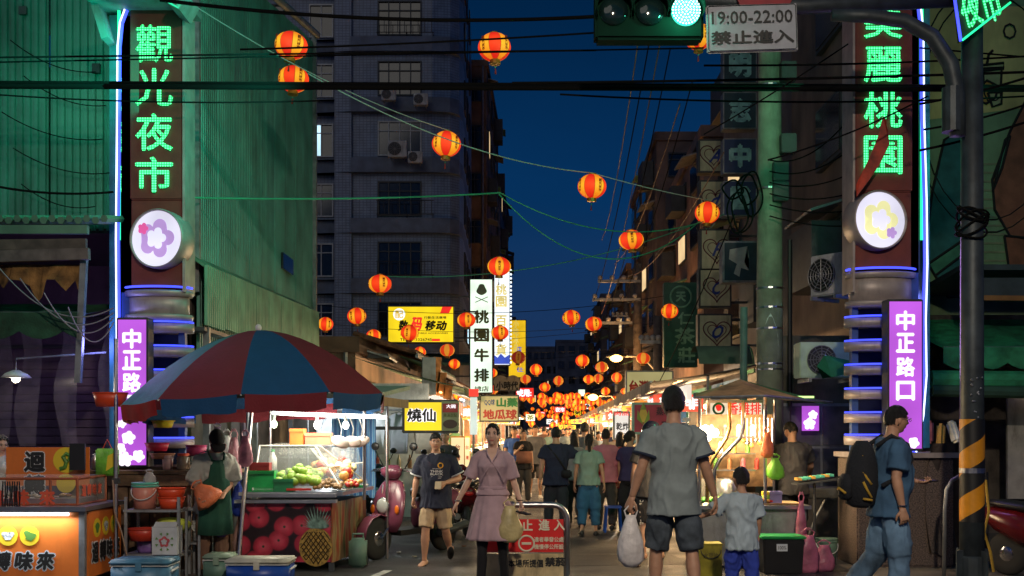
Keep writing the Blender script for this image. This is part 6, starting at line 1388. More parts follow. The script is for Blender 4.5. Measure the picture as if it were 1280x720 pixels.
def cooler(label, c, w, d, h, m, lidm, rz=0):
    t = thing('cooler_box', label, 'cooler', c, rz); obj('body', bev(bx((0,0,h*.4),(w*.95,d*.95,h*.8)), .02), m, t, True); obj('lid', bev(bx((0,0,h*.89),(w,d,h*.18)), .018), lidm, t, True)
    obj('seam', bx((0,0,h*.795),(w*.97,d*.97,.01)), mat('pale_seam',(.5,.5,.48),.5), t)
    for s in (-1,1): obj('handle', tube(B(), [(s*w*.49,-d*.25,h*.6),(s*(w*.5+.03),0,h*.68),(s*w*.49,d*.25,h*.6)], .012, 6), whp, t)
    obj('latch', bx((0,-d*.5,h*.78),(.06,.02,.09)), lidm, t); return t
cooler('long steel blue cooler box in front of the metal rack', (-3.70,11.3,0), .60, .42, .32, mat('steel_blue_plastic',(.07,.20,.34),.45,dirt=.3), mat('steel_blue_plastic_lid',(.07,.20,.32),.45,dirt=.3))
cooler('deep blue cooler box with a whitish lid in front of the fruit stall', (-2.60,11.6,0), .66, .42, .29, mat('deep_blue_plastic',(.01,.06,.35),.4), mat('dirty_white_plastic',(.52,.50,.42),.5,dirt=.35))
cooler('small grey green cooler box left of the deep blue cooler', (-3.10,11.9,0), .30, .34, .30, mat('grey_green_plastic',(.12,.22,.17),.5), mat('grey_green_plastic_lid',(.22,.30,.22),.5,dirt=.3))
gj = thing('jerry_can', 'grey green canister at the right foot of the fruit stall', 'canister', (-1.80,13.1,0)); obj('body', bev(bx((0,0,.17),(.2,.2,.34)), .03), mat('grey_green_plastic'), gj, True); obj('handle', tube(B(), [(-.06,0,.33),(-.06,0,.39),(.06,0,.39),(.06,0,.33)], .014, 6), mat('grey_green_plastic'), gj)
# ---------------- scooters
pnk = mat('pink_scooter_paint', (.18,.045,.08), .25, var=.05, spec=.7); redp = mat('red_scooter_paint', (.10,.005,.008), .25, var=.05, spec=.7); dkp = mat('black_scooter_paint', (.012,.012,.015), .2, spec=.7)
chrome = mat('chrome', (.6,.6,.6), .15, 1, var=0); ind = mat('indicator_orange', (.7,.15,.01), .25); lens = mat('headlight_lens', (.45,.47,.45), .1, spec=.9)
def scooter(label, loc, rz, m, group='parked scooters'):
    t = thing('scooter', label, 'scooter', loc, rz, group)              # front towards -Y
    def wheel(y):
        w = obj('wheel', lathe(B(), [(.14,-.045),(.21,-.045),(.235,-.02),(.24,0),(.235,.02),(.21,.045),(.14,.045)], 28), rubber, t, True); w.rotation_euler.y = R(90); w.location = (0,y,.24)
        r_ = obj('rim', lathe(B(), [(.05,-.05),(.145,-.035),(.145,.035),(.05,.05)], 20), chrome, w, True); return w
    wheel(-.62); wheel(.60)
    cs = lambda *r_: [((x,y,z),(0,0,1),(1,0,0),a,b) for x,y,z,a,b in r_]
    obj('front_fender', loft(B(), [((0,-.62-.27*math.cos(a),.24+.27*math.sin(a)),(math.sin(a),0,math.cos(a)) if 0 else (0,math.sin(a),math.cos(a)),(1,0,0),.075,.012) for a in [R(q) for q in (0,30,60,90,120,150)]], 12), m, t, True)
    obj('leg_shield', loft(B(), cs((0,-.42,.30,.13,.05),(0,-.44,.42,.22,.06),(0,-.42,.58,.24,.07),(0,-.37,.74,.21,.07),(0,-.33,.86,.14,.06),(0,-.32,.90,.06,.04)), 22), m, t, True)
    obj('head_cowl', loft(B(), cs((0,-.34,.90,.08,.06),(0,-.36,.95,.13,.09),(0,-.36,1.01,.14,.10),(0,-.33,1.06,.07,.05)), 18), m, t, True)
    obj('headlight', sph(B(), (0,-.515,.60), .085, 14, (1,.35,1.0)), lens, t, True); obj('headlight_rim', tube(B(), [(.088*math.cos(a),-.505,.60+.088*math.sin(a)) for a in [2*math.pi*j/20 for j in range(21)]], .010, 6, cap=False), chrome, t)
    for s in (-1,1):
        obj('indicator', sph(B(), (s*.175,-.475,.56), .045, 10, (.7,.35,1.2)), ind, t, True)
        obj('mirror_stalk', tube(B(), [(s*.15,-.30,1.02),(s*.24,-.30,1.15),(s*.27,-.31,1.22)], .008, 5), black, t); obj('mirror', sph(B(), (s*.28,-.31,1.27), .06, 10, (1,.3,.8)), black, t, True)
        obj('grip', tube(B(), [(s*.20,-.28,1.0),(s*.35,-.25,.99)], .018, 8), black, t); obj('fork', tube(B(), [(s*.06,-.45,.4),(s*.06,-.61,.24)], .02, 6), chrome, t)
        obj('brake_lever', tube(B(), [(s*.19,-.33,1.0),(s*.33,-.32,.98)], .007, 5), chrome, t)
    obj('handlebar', tube(B(), [(-.2,-.28,1.0),(0,-.31,1.0),(.2,-.28,1.0)], .015, 8), black, t)
    obj('footboard', bx((0,-.12,.29),(.30,.50,.06)), black, t)
    obj('rear_body', loft(B(), [((0,y,z),(0,1,0),(1,0,0),a,b) for y,z,a,b in ((.12,.40,.10,.10),(.2,.48,.17,.20),(.45,.55,.20,.20),(.72,.62,.17,.14),(.88,.68,.08,.06))], 20), m, t, True)
    obj('seat', loft(B(), [((0,y,z),(0,1,0),(1,0,0),a,b) for y,z,a,b in ((.08,.70,.08,.03),(.15,.74,.14,.05),(.4,.76,.16,.06),(.65,.79,.15,.05),(.82,.80,.09,.03))], 16), mat('black_vinyl',(.015,.015,.015),.45), t, True)
    obj('exhaust', tube(B(), [(.14,.35,.25),(.17,.6,.28),(.17,.85,.32)], .05, 10), dsteel, t); obj('tail_light', sph(B(), (0,.90,.66), .05, 10, (1.4,.5,.7)), mat('tail_red',(.5,.01,.01),.3), t, True)
    obj('front_cover_stripe', tube(B(), [(0,-.545+.03,.74),(0,-.50,.84)], .012, 6), chrome, t)
    return t
p = P(487,0,14.6); scooter('pink scooter facing the camera beside the fruit stall', (p.x+.30,14.4,0), R(-34), pnk).scale = (1.12,1.1,1.1)
p = P(540,0,16.6); scooter('dark scooter parked behind the pink one', (p.x+.25,17.1,0), R(-30), dkp)
p = P(596,0,17.2); scooter('dark red scooter farthest along the row, behind the woman in mauve', (p.x-.25,17.5,0), R(190), redp)
p = P(505,0,18); scooter('black scooter deep behind the pink one near the hanging clothes', (p.x-.5,18.5,0), R(5), dkp)
p = P(1338,0,11.5); s_ = scooter('red and white scooter cut off by the right edge', (p.x+.12,11.9,0), R(38), redp, None)
# ---------------- barrier
br_ = thing('road_barrier', 'stainless steel hoop barrier with a red no entry sign in front of the crowd', 'barrier', (0,11.8,0)); kx = lambda x: P(x,0,11.8).x
x0, x1 = kx(601), kx(709); zt_ = P(0,631,11.8).z; pts = [(x0,0,0),(x0,0,zt_-.16)]+[(x0+.16-.16*math.cos(a),0,zt_-.16+.16*math.sin(a)) for a in [math.pi/2*j/6 for j in range(1,7)]]+[(x1-.16+.16*math.sin(a),0,zt_-.16+.16*math.cos(a)) for a in [math.pi/2*j/6 for j in range(0,7)]]+[(x1,0,0)]
obj('hoop', tube(B(), pts, .032, 14), steel, br_, True)
for x in (x0,x1): obj('foot_plate', bx((x,0,.01),(.16,.3,.02)), steel, br_)
zr = lambda y: P(0,y,11.8).z
obj('red_plate', bx(((x0+x1)/2,-.01,(zr(649)+zr(690))/2),(x1-x0-.08,.012,zr(649)-zr(690))), mat('red_sign_plate',(.80,.025,.025),.4,var=.06,dirt=.15), br_)
obj('lower_plate', bx(((x0+x1)/2,-.01,(zr(692)+zr(722))/2),(x1-x0-.08,.012,zr(692)-zr(722))), mat('dirty_cream_plate',(.66,.52,.28),.5,var=.2,dirt=.5), br_)
kk = 11.8/F; ye_i = mat('cream_ink', (.85,.80,.62), .5, var=0)
for c, x in (('禁',640),('止',659),('進',680),('入',699)): text(c, 14*kk, 14*kk, ye_i, (kx(x),-.024,zr(656)), parent=br_, bold=.03)
text('違者舉發公處', 37*kk, 6.5*kk, ye_i, (kx(686),-.024,zr(674)), parent=br_); text('機慢停公所設', 37*kk, 6.5*kk, ye_i, (kx(686),-.024,zr(683)), parent=br_)
obj('no_entry_ring', tube(B(), [(kx(658+9.5*math.cos(a)),-.02,zr(679-9.5*math.sin(a))) for a in [2*math.pi*j/28 for j in range(29)]], .011, 6, cap=False), ye_i, br_); obj('no_entry_bar', bx((kx(658),-.022,zr(679)),(12*kk,.006,3*kk)), ye_i, br_)
for c, x in zip('禁止進入', (612,623,634,0)): pass
text('本場所提倡', 44*kk, 10*kk, blk_ink, (kx(657),-.02,zr(704)), parent=br_, bold=.03); text('禁菸', 26*kk, 12*kk, blk_ink, (kx(694),-.02,zr(702)), parent=br_, bold=.06)
# ---------------- street stalls in two rows
wmb = glow('warm_bulb', (1,.72,.36), 14, True); sides = [mat('stall_'+n, c, .6, var=.2, dirt=.4) for n, c in (('rust',(.28,.10,.04)),('cream',(.45,.38,.25)),('steel',(.30,.30,.30)),('blue',(.06,.14,.28)),('green',(.05,.18,.08)),('wood',(.2,.12,.06)))]
otube = glow('orange_tube', (1,.50,.16), 6, True)
goods_m = [mat('goods_'+n, c, .5, var=.3) for n, c in (('gold',(.65,.38,.08)),('red',(.5,.06,.04)),('green',(.12,.32,.05)),('cream',(.65,.55,.4)),('brown',(.25,.12,.05)),('white',(.7,.7,.66)),('pink',(.65,.2,.25)))]
stall_signs = ['滷味','雞排','臭豆腐','豆花','蚵仔煎','烤肉','果汁','麵線','炒飯','甜不辣','燒烤','冰品','水煎包','章魚燒','木瓜牛奶','鹽酥雞','餃子','米糕']
si = 0; words = {1:'first',2:'second',3:'third',4:'fourth',5:'fifth',6:'sixth',7:'seventh',8:'eighth',9:'ninth',10:'tenth',11:'eleventh',12:'twelfth',13:'thirteenth',14:'fourteenth'}
def street_stall(side, n, Y0, L, awm, sm, power=70, far=False):
    global si
    s = -1 if side == 'left' else 1; u_back = -4.2 if s < 0 else 3.9; u_f = -2.75 if s < 0 else 2.45; Y1 = Y0+L-.3; lab = f'{words[n]} lit food stall from the camera in the {side} row'
    t = thing('market_stall', lab, 'market stall', U(0,Y0)); base = U(0,Y0); q = lambda u, y, z: U(u,y,z)-base
    g_ = f'stalls in the {side} row'; t['group'] = g_
    def pr(name, u0, u1, y0, y1, z0, z1, m): return obj(name, tris(poly(B(), [q(u0,y0,z0),q(u1,y0,z0),q(u1,y1,z0),q(u0,y1,z0)], (0,0,z1-z0))), m, t)
    pr('counter', *sorted((u_f,u_f-s*-.8)), Y0, Y1, .08, .86, sm); pr('counter_top', *sorted((u_f-s*.04,u_f+s*.82)), Y0-.03, Y1+.03, .86, .90, steel)
    pr('back_wall', *sorted((u_back,u_back+s*.08)), Y0, Y1, 0, 2.7, sides[(n+1) % 6]); pr('side_wall', *sorted((u_f+s*.9,u_back)), Y1, Y1+.06, 0, 2.5, sides[n % 6])
    for y in (Y0,Y1): obj('post', tube(B(), [q(u_f,y,0),q(u_f,y,2.45)], .025, 6), gsteel, t)
    for j in range(4): pr('back_shelf', *sorted((u_back-s*.3,u_back)), Y0+.2, Y1-.2, 1.1+j*.35, 1.12+j*.35, wood)
    if not far:
        for j in range(14): m = goods_m[(j*3+n) % 7]; c = q(u_back-s*.2, Y0+.4+(L-.9)*(j%7)/7, 1.12+.35*(j//7)); obj('stacked_goods', bx(c+V((0,0,.1)),(.2,.28,.16+.08*rnd.random())), m, t)
    # goods on the counter
    for j in range(6 if not far else 4):
        y = Y0+.25+(L-.7)*j/(6 if not far else 4); c = q(u_f+s*.35, y, .9); m = goods_m[(j+n*2) % 7]
        o = obj('food_tray', bx(c+V((0,0,.03)),(.55,.42,.05)), steel, t)
        bm = B()
        for _ in range(12 if not far else 5): sph(bm, c+V((rnd.uniform(-.2,.2),rnd.uniform(-.16,.16),rnd.uniform(.07,.15))), rnd.uniform(.04,.07), 6)
        f_ = obj('food', bm, m, o); f_['kind'] = 'stuff'
    for j in range(2): z = 2.05; p_ = q(u_f+s*.45, Y0+L*(.28+.42*j), z); obj('bulb', sph(B(), p_, .05, 8), wmb, t); obj('bulb_cord', tube(B(), [p_+V((0,0,.04)),p_+V((0,0,.4))], .006, 4), cable_m, t)
    lamp('POINT', q(u_f+s*.1, Y0+L/2, 1.95), power, (1,.62,.28) if n % 3 else (1,.85,.62), .12, parent=t)
    obj('roof_tube', tube(B(), [q(u_f-s*.35,Y0+.5,2.42),q(u_f-s*.35,Y0+.5+1.3,2.42)], .022, 6), otube if s > 0 or n % 2 else glow('cool_tube_b',(.8,.95,1),5,True), t)
    text_ = stall_signs[si % len(stall_signs)]; si += 1
    sgm = [glow('stall_sign_yellow',(1,.62,.04),.9,True), glow('stall_sign_white',(1,.9,.78),.95,True), glow('stall_sign_red',(.9,.05,.03),.8,True), glow('stall_sign_orange',(1,.33,.03),.9,True)][n % 4]
    a = q(u_f+s*.1, Y0-.05, 2.15); (side == 'right' and n == 1) or obj('hanging_sign', bx(a,(1.0,.10,.34)), sgm, t); (side == 'right' and n == 1) or text(text_, .8, .26, [redg,blackflat,whl,whl][n % 4], a+V((0,-.055,0)), parent=t, bold=.03)
    f0 = Y0+1.9; pr('fascia_lightbox', *sorted((u_f-s*.10,u_f-s*.02)), f0, Y1-.2, 2.12, 2.40, [sgm,glow('stall_sign_white',(1,.9,.78),.95,True),sgm][n % 3])
    o = text(text_*2, (Y1-.2-f0)*.85, .20, [redg,blackflat,whl,whl][n % 4] if n % 3 != 1 else redg, q(u_f-s*.108,(f0+Y1-.2)/2,2.26), rz=-s*R(90), parent=t, bold=.03)
    if far:
        for j in range(3): obj('string_bulb', sph(B(), q(u_f-s*.5, Y0+.8+j*1.6, 2.5), .06, 6), wmb, t)
    a = q(u_f-s*.02, Y0+.2, 1.55); 
    if not far: obj('menu_board', bx(a,(.05,.5,.7)), mat('menu_cream',(.7,.6,.4),.5), t)
    ow = -1.25
    aw = awning(f'{["tan","grey","dull green","striped orange"][awm]} awning sloping over the {words[n]} stall of the {side} row', tuple(U(u_back,Y0-.1)[:2]), tuple(U(u_back,Y0+L-.1)[:2]), (-s*2.35,0), 2.5 if s < 0 else 2.36, 3.15 if s < 0 else 2.78, [tan_can,grey_can,gcan,mat('orange_canvas',(.4,.14,.04),.8)][awm], .18, .35, group=f'awnings of the {side} row')
    return t
for n in range(1, 14): street_stall('right', n, 17.6+(n-1)*5.1, 5.0, (1,1,0,1,3,0,1,0,3,1,0,3,1)[n-1], sides[(n*5) % 6], 330 if n < 4 else 620, n > 3)
for n in range(1, 13): street_stall('left', n, 23.5+(n-1)*5.3, 5.1, (2,2,1,0,3,1,0,2,3,0,1,2)[n-1], sides[(n*3+1) % 6], 380 if n < 4 else 620, n > 3)
for i, (y0, y1) in enumerate(((24.8,30),(31,37),(38,46))):
    t = thing('lean_to_roof', ['rusty ribbed lean-to roof nearest the clothes rail','middle one of the ribbed roofs over the left stalls','far ribbed lean-to roof before the apartment block'][i], 'roof')
    bm = B()
    for j in range(int((y1-y0)/.16)): y = y0+j*.16; tube(bm, [U(-4.4,y,3.75+.02*(j%2)),U(-3.0-.2*i,y,3.32+.02*(j%2))], .05, 5)
    o = obj('ribbed_sheet', bm, [mat('rusted_sheet',(.20,.10,.06),.7,var=.5,dirt=.5),corr_g,mat('rusted_sheet')][i], t); o['kind'] = 'stuff'; obj('edge_beam', bx((U(-3.0-.2*i,(y0+y1)/2,3.26)),(.06,y1-y0,.10), rz=-.0357), gsteel, t)
# ---------------- left: hanging clothes, menu boards, fridge by the scooters
awning('green awning over the hanging clothes behind the scooters', (-4.0,16.4), (-4.0,22.6), (1.4,0), 2.35, 2.95, gcan, .2, .4)
rk3 = thing('clothes_rail', 'metal rail carrying pale shirts behind the scooters', 'clothes rail', (0,0,0)); obj('rail', tube(B(), [(-3.5,19.2,1.95),(-1.5,19.2,1.95)], .02, 6), gsteel, rk3)
for x in (-3.5,-1.5): obj('stand', tube(B(), [(x,19.2,0),(x,19.2,1.95)], .02, 6), gsteel, rk3)
shirt_ms = [mat('shirt_'+n, c, .9, var=.1, bump=.2) for n, c in (('white',(.6,.62,.65)),('pale_blue',(.35,.48,.62)),('grey',(.3,.32,.35)),('cream',(.6,.52,.4)),('navy',(.03,.04,.10)),('pink',(.55,.3,.32)))]
def shirt(label, c, m, w=.42, h=.62, rz=0):
    bm = B(); pr = []
    out = [(-.5,0,0),(-.5,0,-.25),(-.33,0,-.28),(-.36,0,-1),(.36,0,-1),(.33,0,-.28),(.5,0,-.25),(.5,0,0),(.18,0,.12),(0,0,.06),(-.18,0,.12)]
    poly(bm, [(x*w,-.03,z*h) for x,y,z in out], (0,.06,0)); tris(bm); bmesh.ops.subdivide_edges(bm, edges=list(bm.edges), cuts=2)
    for v in bm.verts: v.co.y += .03*math.sin(v.co.x*26+c[0]*9)*(1 if v.co.z < 0 else .3); v.co.x += .02*noise.noise(v.co*6+V(c))
    t = thing('shirt', label, 'shirt', c, rz, 'shirts hanging behind the scooters'); obj('cloth', bm, m, t, True); obj('hanger', tube(B(), [(-.15,0,.10*h),(0,0,.16*h),(.15,0,.10*h)], .006, 4), chrome, t); obj('hook', tube(B(), [(0,0,.16*h),(0,0,.26*h)], .005, 4), chrome, t)
for i, nm in enumerate(('white shirt at the left end of the rail','pale blue shirt hanging second from the left on the rail','white shirt in the middle of the rail','grey shirt right of the middle on the rail','cream shirt at the right end of the rail')):
    shirt(nm, (-3.2+i*.42,19.2+.05*(i%2),1.82), shirt_ms[(0,1,0,2,3)[i]], .40, .62, .4-.2*i)
fl_ = thing('shop_tube_light', 'white tube light over the hanging clothes', 'tube light', (-2.9,18.6,2.2)); obj('tube', tube(B(), [(-.6,0,0),(.6,0,0)], .022, 8), glow('white_tube_b',(.9,.97,1),8,True), fl_); obj('holder', bx((0,0,.05),(1.3,.06,.05)), white, fl_); lamp('POINT', (0,-.1,-.15), 55, (.9,.95,1), .1, parent=fl_)
bwl = thing('back_screen', 'pale crumpled sheet behind the shirts and dessert stall', 'screen'); obj('sheet', bx((-2.9,21.5,1.3),(2.6,.06,2.4)), mat('pale_sheet',(.42,.44,.46),.8,var=.3,vs=3,bump=.5,dirt=.3), bwl)
mgl = glow('cream_menu_glow', (1,.80,.42), .95, True); rin = mat('small_red_ink', (.6,.08,.03), .5, var=0)
for i, (x, w_) in enumerate(((572,18),(584,8))):
    p = P(x,585,21+i*.4); t = thing('menu_board', ['wide glowing cream menu board behind the dessert stall sign','narrow glowing orange cream menu strip beside the wide board'][i], 'menu board', p); kq = (21+i*.4)/F
    obj('frame', bx((0,.04,0),(w_*kq,.08,80*kq)), mat('orange_frame',(.6,.25,.04),.5), t); obj('lit_face', bx((0,-.006,0),((w_-2)*kq,.01,76*kq)), mgl, t)
    for j in range(5): text('台灣小吃冰'[j], (7 if i == 0 else 4)*kq, (7 if i == 0 else 5)*kq, rin, (0,-.02,(26-j*13)*kq), parent=t)
wp = thing('white_panel', 'tall narrow white lit panel with a red top beside the cream snack board', 'sign', P(592,520,24)); obj('panel', bx((0,.05,0),(.15,.1,.8)), glow('white_panel_glow',(.80,.95,.88),.7,True), wp); obj('red_top', bx((0,.04,.50),(.20,.1,.16)), redg, wp); obj('post', tube(B(), [(0,.1,-.4),(0,.1,-1.85)], .03, 8), gsteel, wp)
lamp('POINT', (-.8,21.0,1.9), 60, (1,.82,.55), .15, name='dessert_stall_light')
ds = thing('dessert_counter', 'white counter with bottles under the dessert stall sign', 'counter', (-1.9,21.0,0)); obj('counter', bx((0,0,.45),(1.9,.7,.9)), mat('white_counter',(.5,.48,.44),.5,dirt=.3), ds)
for i in range(9): obj('bottle', lathe(B(), [(.04,.9),(.04,1.05),(.015,1.1),(.015,1.15)], 8, (-.8+i*.2,-.2,0)), goods_m[i % 7], ds)
sl = thing('leaning_sheet_panel', 'bluish sheet metal panel and rusty boards on the roof above the left stalls', 'panel'); obj('panel', bx(P(536,470,24),(.30,.05,.8), rz=.4), mat('bluish_sheet',(.22,.28,.32),.6,dirt=.4), sl)
for i, (x, y, h) in enumerate(((545,468,.75),(552,480,.5),(560,489,.35))): obj('board', bx(P(x,y,24.3),(.18,.05,h), ry=.1), mat('orange_rust_board',(.50,.20,.06),.7,var=.5,dirt=.3), sl)
# ---------------- right: chicken stall
ck = thing('food_stall', 'steel fried chicken stall with hot lamps, baskets and a tan canopy', 'market stall')
YK = 13.0; kxx = lambda x, Y=YK: P(x,0,Y).x
X0k, X1k = kxx(872), kxx(1008)
obj('cabinet', bx(((X0k+X1k)/2,YK+.45,.36),(X1k-X0k,.9,.66)), gsteel, ck); obj('counter_top', bx(((X0k+X1k)/2,YK+.42,.71),(X1k-X0k+.08,1.0,.04)), steel, ck)
for i in range(2): obj('door_panel', bx((X0k+.33+i*.62,YK-.01,.36),(.56,.012,.56)), gsteel, ck)
for x, y in ((X0k+.03,YK+.02),(kxx(957),YK+.02),(X0k+.03,YK+1.6),(X1k,YK+1.6)): obj('post', tube(B(), [(x,y,.7),(x,y,2.0)], .02, 8), steel, ck)
for i, (xa, xb) in enumerate(((912,884),(929,893))):
    obj('curved_pipe', tube(B(), [P(xa,503,YK-.05),P(xa,535,YK-.05),P(xa-4,548,YK-.05),P(xb+6,575,YK-.05),P(xb,588,YK-.05),P(xb,628,YK-.05)], .022, 10), steel if i else mat('brass_pipe',(.5,.32,.12),.35,.8), ck, True)
obj('glass_case', bx((kxx(895),YK+.35,.88),(.42,.4,.28)), clr2, ck); obj('pot', lathe(B(), [(.14,.73),(.15,.86),(.13,.98),(.05,1.03)], 22, (kxx(915),YK+.4,0)), steel, ck, True); obj('pot', lathe(B(), [(.18,.73),(.20,.84)], 22, (kxx(940),YK+.55,0)), steel, ck, True)
for j in range(3): obj('wire_shelf', bx((kxx(915),YK+.6,1.12+.2*j),(.75,.3,.015)), steel, ck)
for i in range(13): obj('bottle', lathe(B(), [(.03,0),(.03,.11),(.012,.14)], 8, (kxx(888)+i*.055,YK+.55,1.13+.2*(i%3))), goods_m[(i*3) % 7], ck)
for i in range(8): obj('hanging_utensil', tube(B(), [(kxx(940)+i*.05,YK+.5,1.75),(kxx(940)+i*.05,YK+.5,1.5-.03*(i%3))], .008, 5), steel, ck); obj('ladle', sph(B(), (kxx(940)+i*.05,YK+.5,1.48-.03*(i%3)), .03, 8), steel if i % 2 else goods_m[0], ck)
hb2 = bulbw
for x, y in ((882,537),(893,541),(884,546)): p = P(x,y,YK+.3); obj('bulb', sph(B(), p, .055, 12), hb2, ck, True)
obj('back_grid', bx((kxx(918,14),YK+1.0,1.35),(.95,.02,.9)), mat('brown_mesh_panel',(.34,.20,.09),.6,var=.3,vs=14), ck)
lamp('POINT', P(890,545,YK-.05), 120, (1,.72,.38), .08, parent=ck); lamp('AREA', (kxx(925),YK+.4,1.85), 60, (1,.78,.5), .9, (0,0,0), .5, parent=ck)
for c, m, w_, lb in ((878,goods_m[2],.20,'green'),(885,rf,.2,'red')): pass
heap('heap of green vegetables at the left end of the chicken counter', (kxx(880),YK+.15,.73), .26, .2, .06, .03, [mat('leaf_green',(.06,.30,.03),.5)], 24, 'vegetables', name='vegetable_pile'); heap('heap of bean sprouts beside the green vegetables on the counter', (kxx(903),YK+.15,.73), .30, .22, .09, .028, [mat('sprout_yellow',(.50,.48,.15),.5), mat('leaf_green')], 34, 'vegetables', name='vegetable_pile')
heap('heap of golden fried pieces on the chicken counter', (kxx(945),YK+.12,.73), .40, .2, .07, .035, [peach, mat('cooked_food'), rf], 26, 'fried food', name='fried_food_pile', s=(1.3,.9,.6))
cb = thing('cardboard_sheet', 'brown cardboard sheet on the chicken counter corner', 'cardboard', (kxx(978),YK+.25,.735)); obj('sheet', bx((0,0,.01),(.50,.5,.015)), mat('cardboard',(.42,.26,.12),.8,var=.2), cb)
bucket('green and yellow paper cup on the chicken counter', (kxx(960),YK+.1,.73), .055, .15, mat('lime_cup',(.35,.6,.08),.5), yc, False, cat='cup'); crate('lilac plastic box beside the paper cup', (kxx(971),YK+.1,.73), (.14,.12,.16), mat('lilac_plastic',(.30,.26,.50),.4))
bag('orange bag of buns hanging on the chicken stall post', (kxx(957),YK-.08,1.28), .15, .30, orb); bag('lime green bag hanging under the orange one', (kxx(967),YK-.08,1.03), .20, .25, grb)
tan_l = mat('light_tan_canvas', (.72,.42,.20), .85, var=.3, vs=3, bump=.4, dirt=.4); can = thing('tent_canopy', 'tan tent canopy over the chicken stall, green under its right end', 'canopy', (0,0,0))
ap_ = V((kxx(925,13.9),13.9,P(0,474,13.9).z)); rim_ = [P(868,497,12.6),P(955,495,12.3),P(1012,500,13.0),P(1040,503,14.6),P(940,492,15.3),P(868,492,14.6)]
for i in range(6):
    a, b = rim_[i], rim_[(i+1)%6]; bm = B(); prev = None
    for j in range(7):
        e_ = a.lerp(b,j/6); e_.z -= .0; row = [bm.verts.new(ap_.lerp(e_, q_/4)+V((0,0,-.012*math.sin(math.pi*q_/4)-.03*math.sin(math.pi*j/6)*q_/4))) for q_ in range(5)]
        if prev:
            for q_ in range(4): bm.faces.new((prev[q_],prev[q_+1],row[q_+1],row[q_]))
        prev = row
    obj('canvas_panel', bm, tan_l if i not in (2,3) else mat('green_tarp',(.06,.22,.05),.7,var=.2), can, True)
obj('frame', tube(B(), [tuple(p) for p in rim_+[rim_[0]]], .016, 6), gsteel, can)
obj('tube_light', tube(B(), [(kxx(985,14),14.1,2.02),(kxx(1020,14),14.1,2.02)], .015, 6), glow('dim_green_tube',(.6,1,.3),1.5), can)
# floor clutter right
bb = thing('storage_crate', 'black storage crate with a green rim in front of the chicken stall', 'crate', (kxx(975,12.6),12.6,0)); obj('body', bev(bx((0,0,.20),(.46,.36,.40), taper=.92), .015), black, bb); obj('rim', bev(bx((0,0,.41),(.50,.40,.03)), .008), gpl, bb); obj('label', bx((-.02,-.182,.30),(.12,.004,.08), rx=-.08), mat('white_label',(.6,.65,.7),.5,var=0), bb); text('100%', .09, .04, blk_ink, (-.02,-.190,.30), parent=bb, bold=0)
bag('pink netted bag on the ground beside the black crate, left of two', (kxx(1010,12.6),12.6,0), .30, .42, mat('magenta_pink_film',(.55,.16,.27),.35,var=.3,bump=.6,bs=18,alpha=.92), hang=False); bag('pink netted bag on the ground, right of two, bulging', (kxx(1033,12.6),12.7,0), .28, .30, mat('magenta_pink_film'), hang=False)
bag('tall pink bag hanging down from the counter corner', (kxx(1003,12.7),12.75,.30), .12, .50, mat('magenta_pink_film'))
bucket('grey green bucket behind the pink bags', (kxx(1036,13.4),13.5,.0), .13, .30, mat('grey_green_plastic'))
tin = thing('oil_tin', 'square yellow oil tin with a wire handle by the tall man', 'tin', (kxx(886,12.3),12.3,0)); obj('body', bev(bx((0,0,.18),(.25,.25,.36)), .012), mat('oil_tin_yellow',(.42,.36,.03),.45,var=.3,vs=5,dirt=.5), tin); obj('rim', bev(bx((0,0,.36),(.27,.27,.02)), .006), mat('oil_tin_yellow'), tin); obj('handle', tube(B(), [(.11*math.cos(a),-.13-.02*math.sin(a),.30-.09*math.sin(a)) for a in [math.pi*j/10 for j in range(11)]], .005, 5), dsteel, tin); text('大豆油', .16, .06, mat('olive_tin_ink',(.12,.10,.02),.5), (0,-.128,.24), parent=tin)
tr = thing('food_tray', 'dark tray of green wrapped food on a stand right of the vendor', 'tray', (kxx(1018,13.6),13.6,.98)); obj('tray', bx((0,0,0),(.5,.3,.02), ry=-.12), dsteel, tr)
for i in range(8): obj('food', bx((-.2+i*.055,.0,.03+.007*i),(.045,.2,.03)), teal_p if i % 3 else goods_m[0], tr)
obj('stand', tube(B(), [(0,0,0),(0,0,-.97)], .02, 8), dsteel, tr); obj('handle', tube(B(), [(.22,0,.02),(.42,-.05,.12)], .012, 6), black, tr)
sk = thing('sink_unit', 'dark grey sink unit under the window beside the right gate pillar', 'sink', (kxx(1035,14.3),14.4,0)); obj('basin', bev(bx((0,0,.80),(.75,.5,.14)), .02), dsteel, sk)
for s in (-1,1): obj('leg', bx((s*.33,0,.37),(.04,.4,.74)), gsteel, sk)
obj('hose', tube(B(), [(-.3,-.2,.2),(-.2,-.25,.5),(-.05,-.2,.75)], .014, 6), mat('hose_grey',(.3,.3,.28),.5), sk)
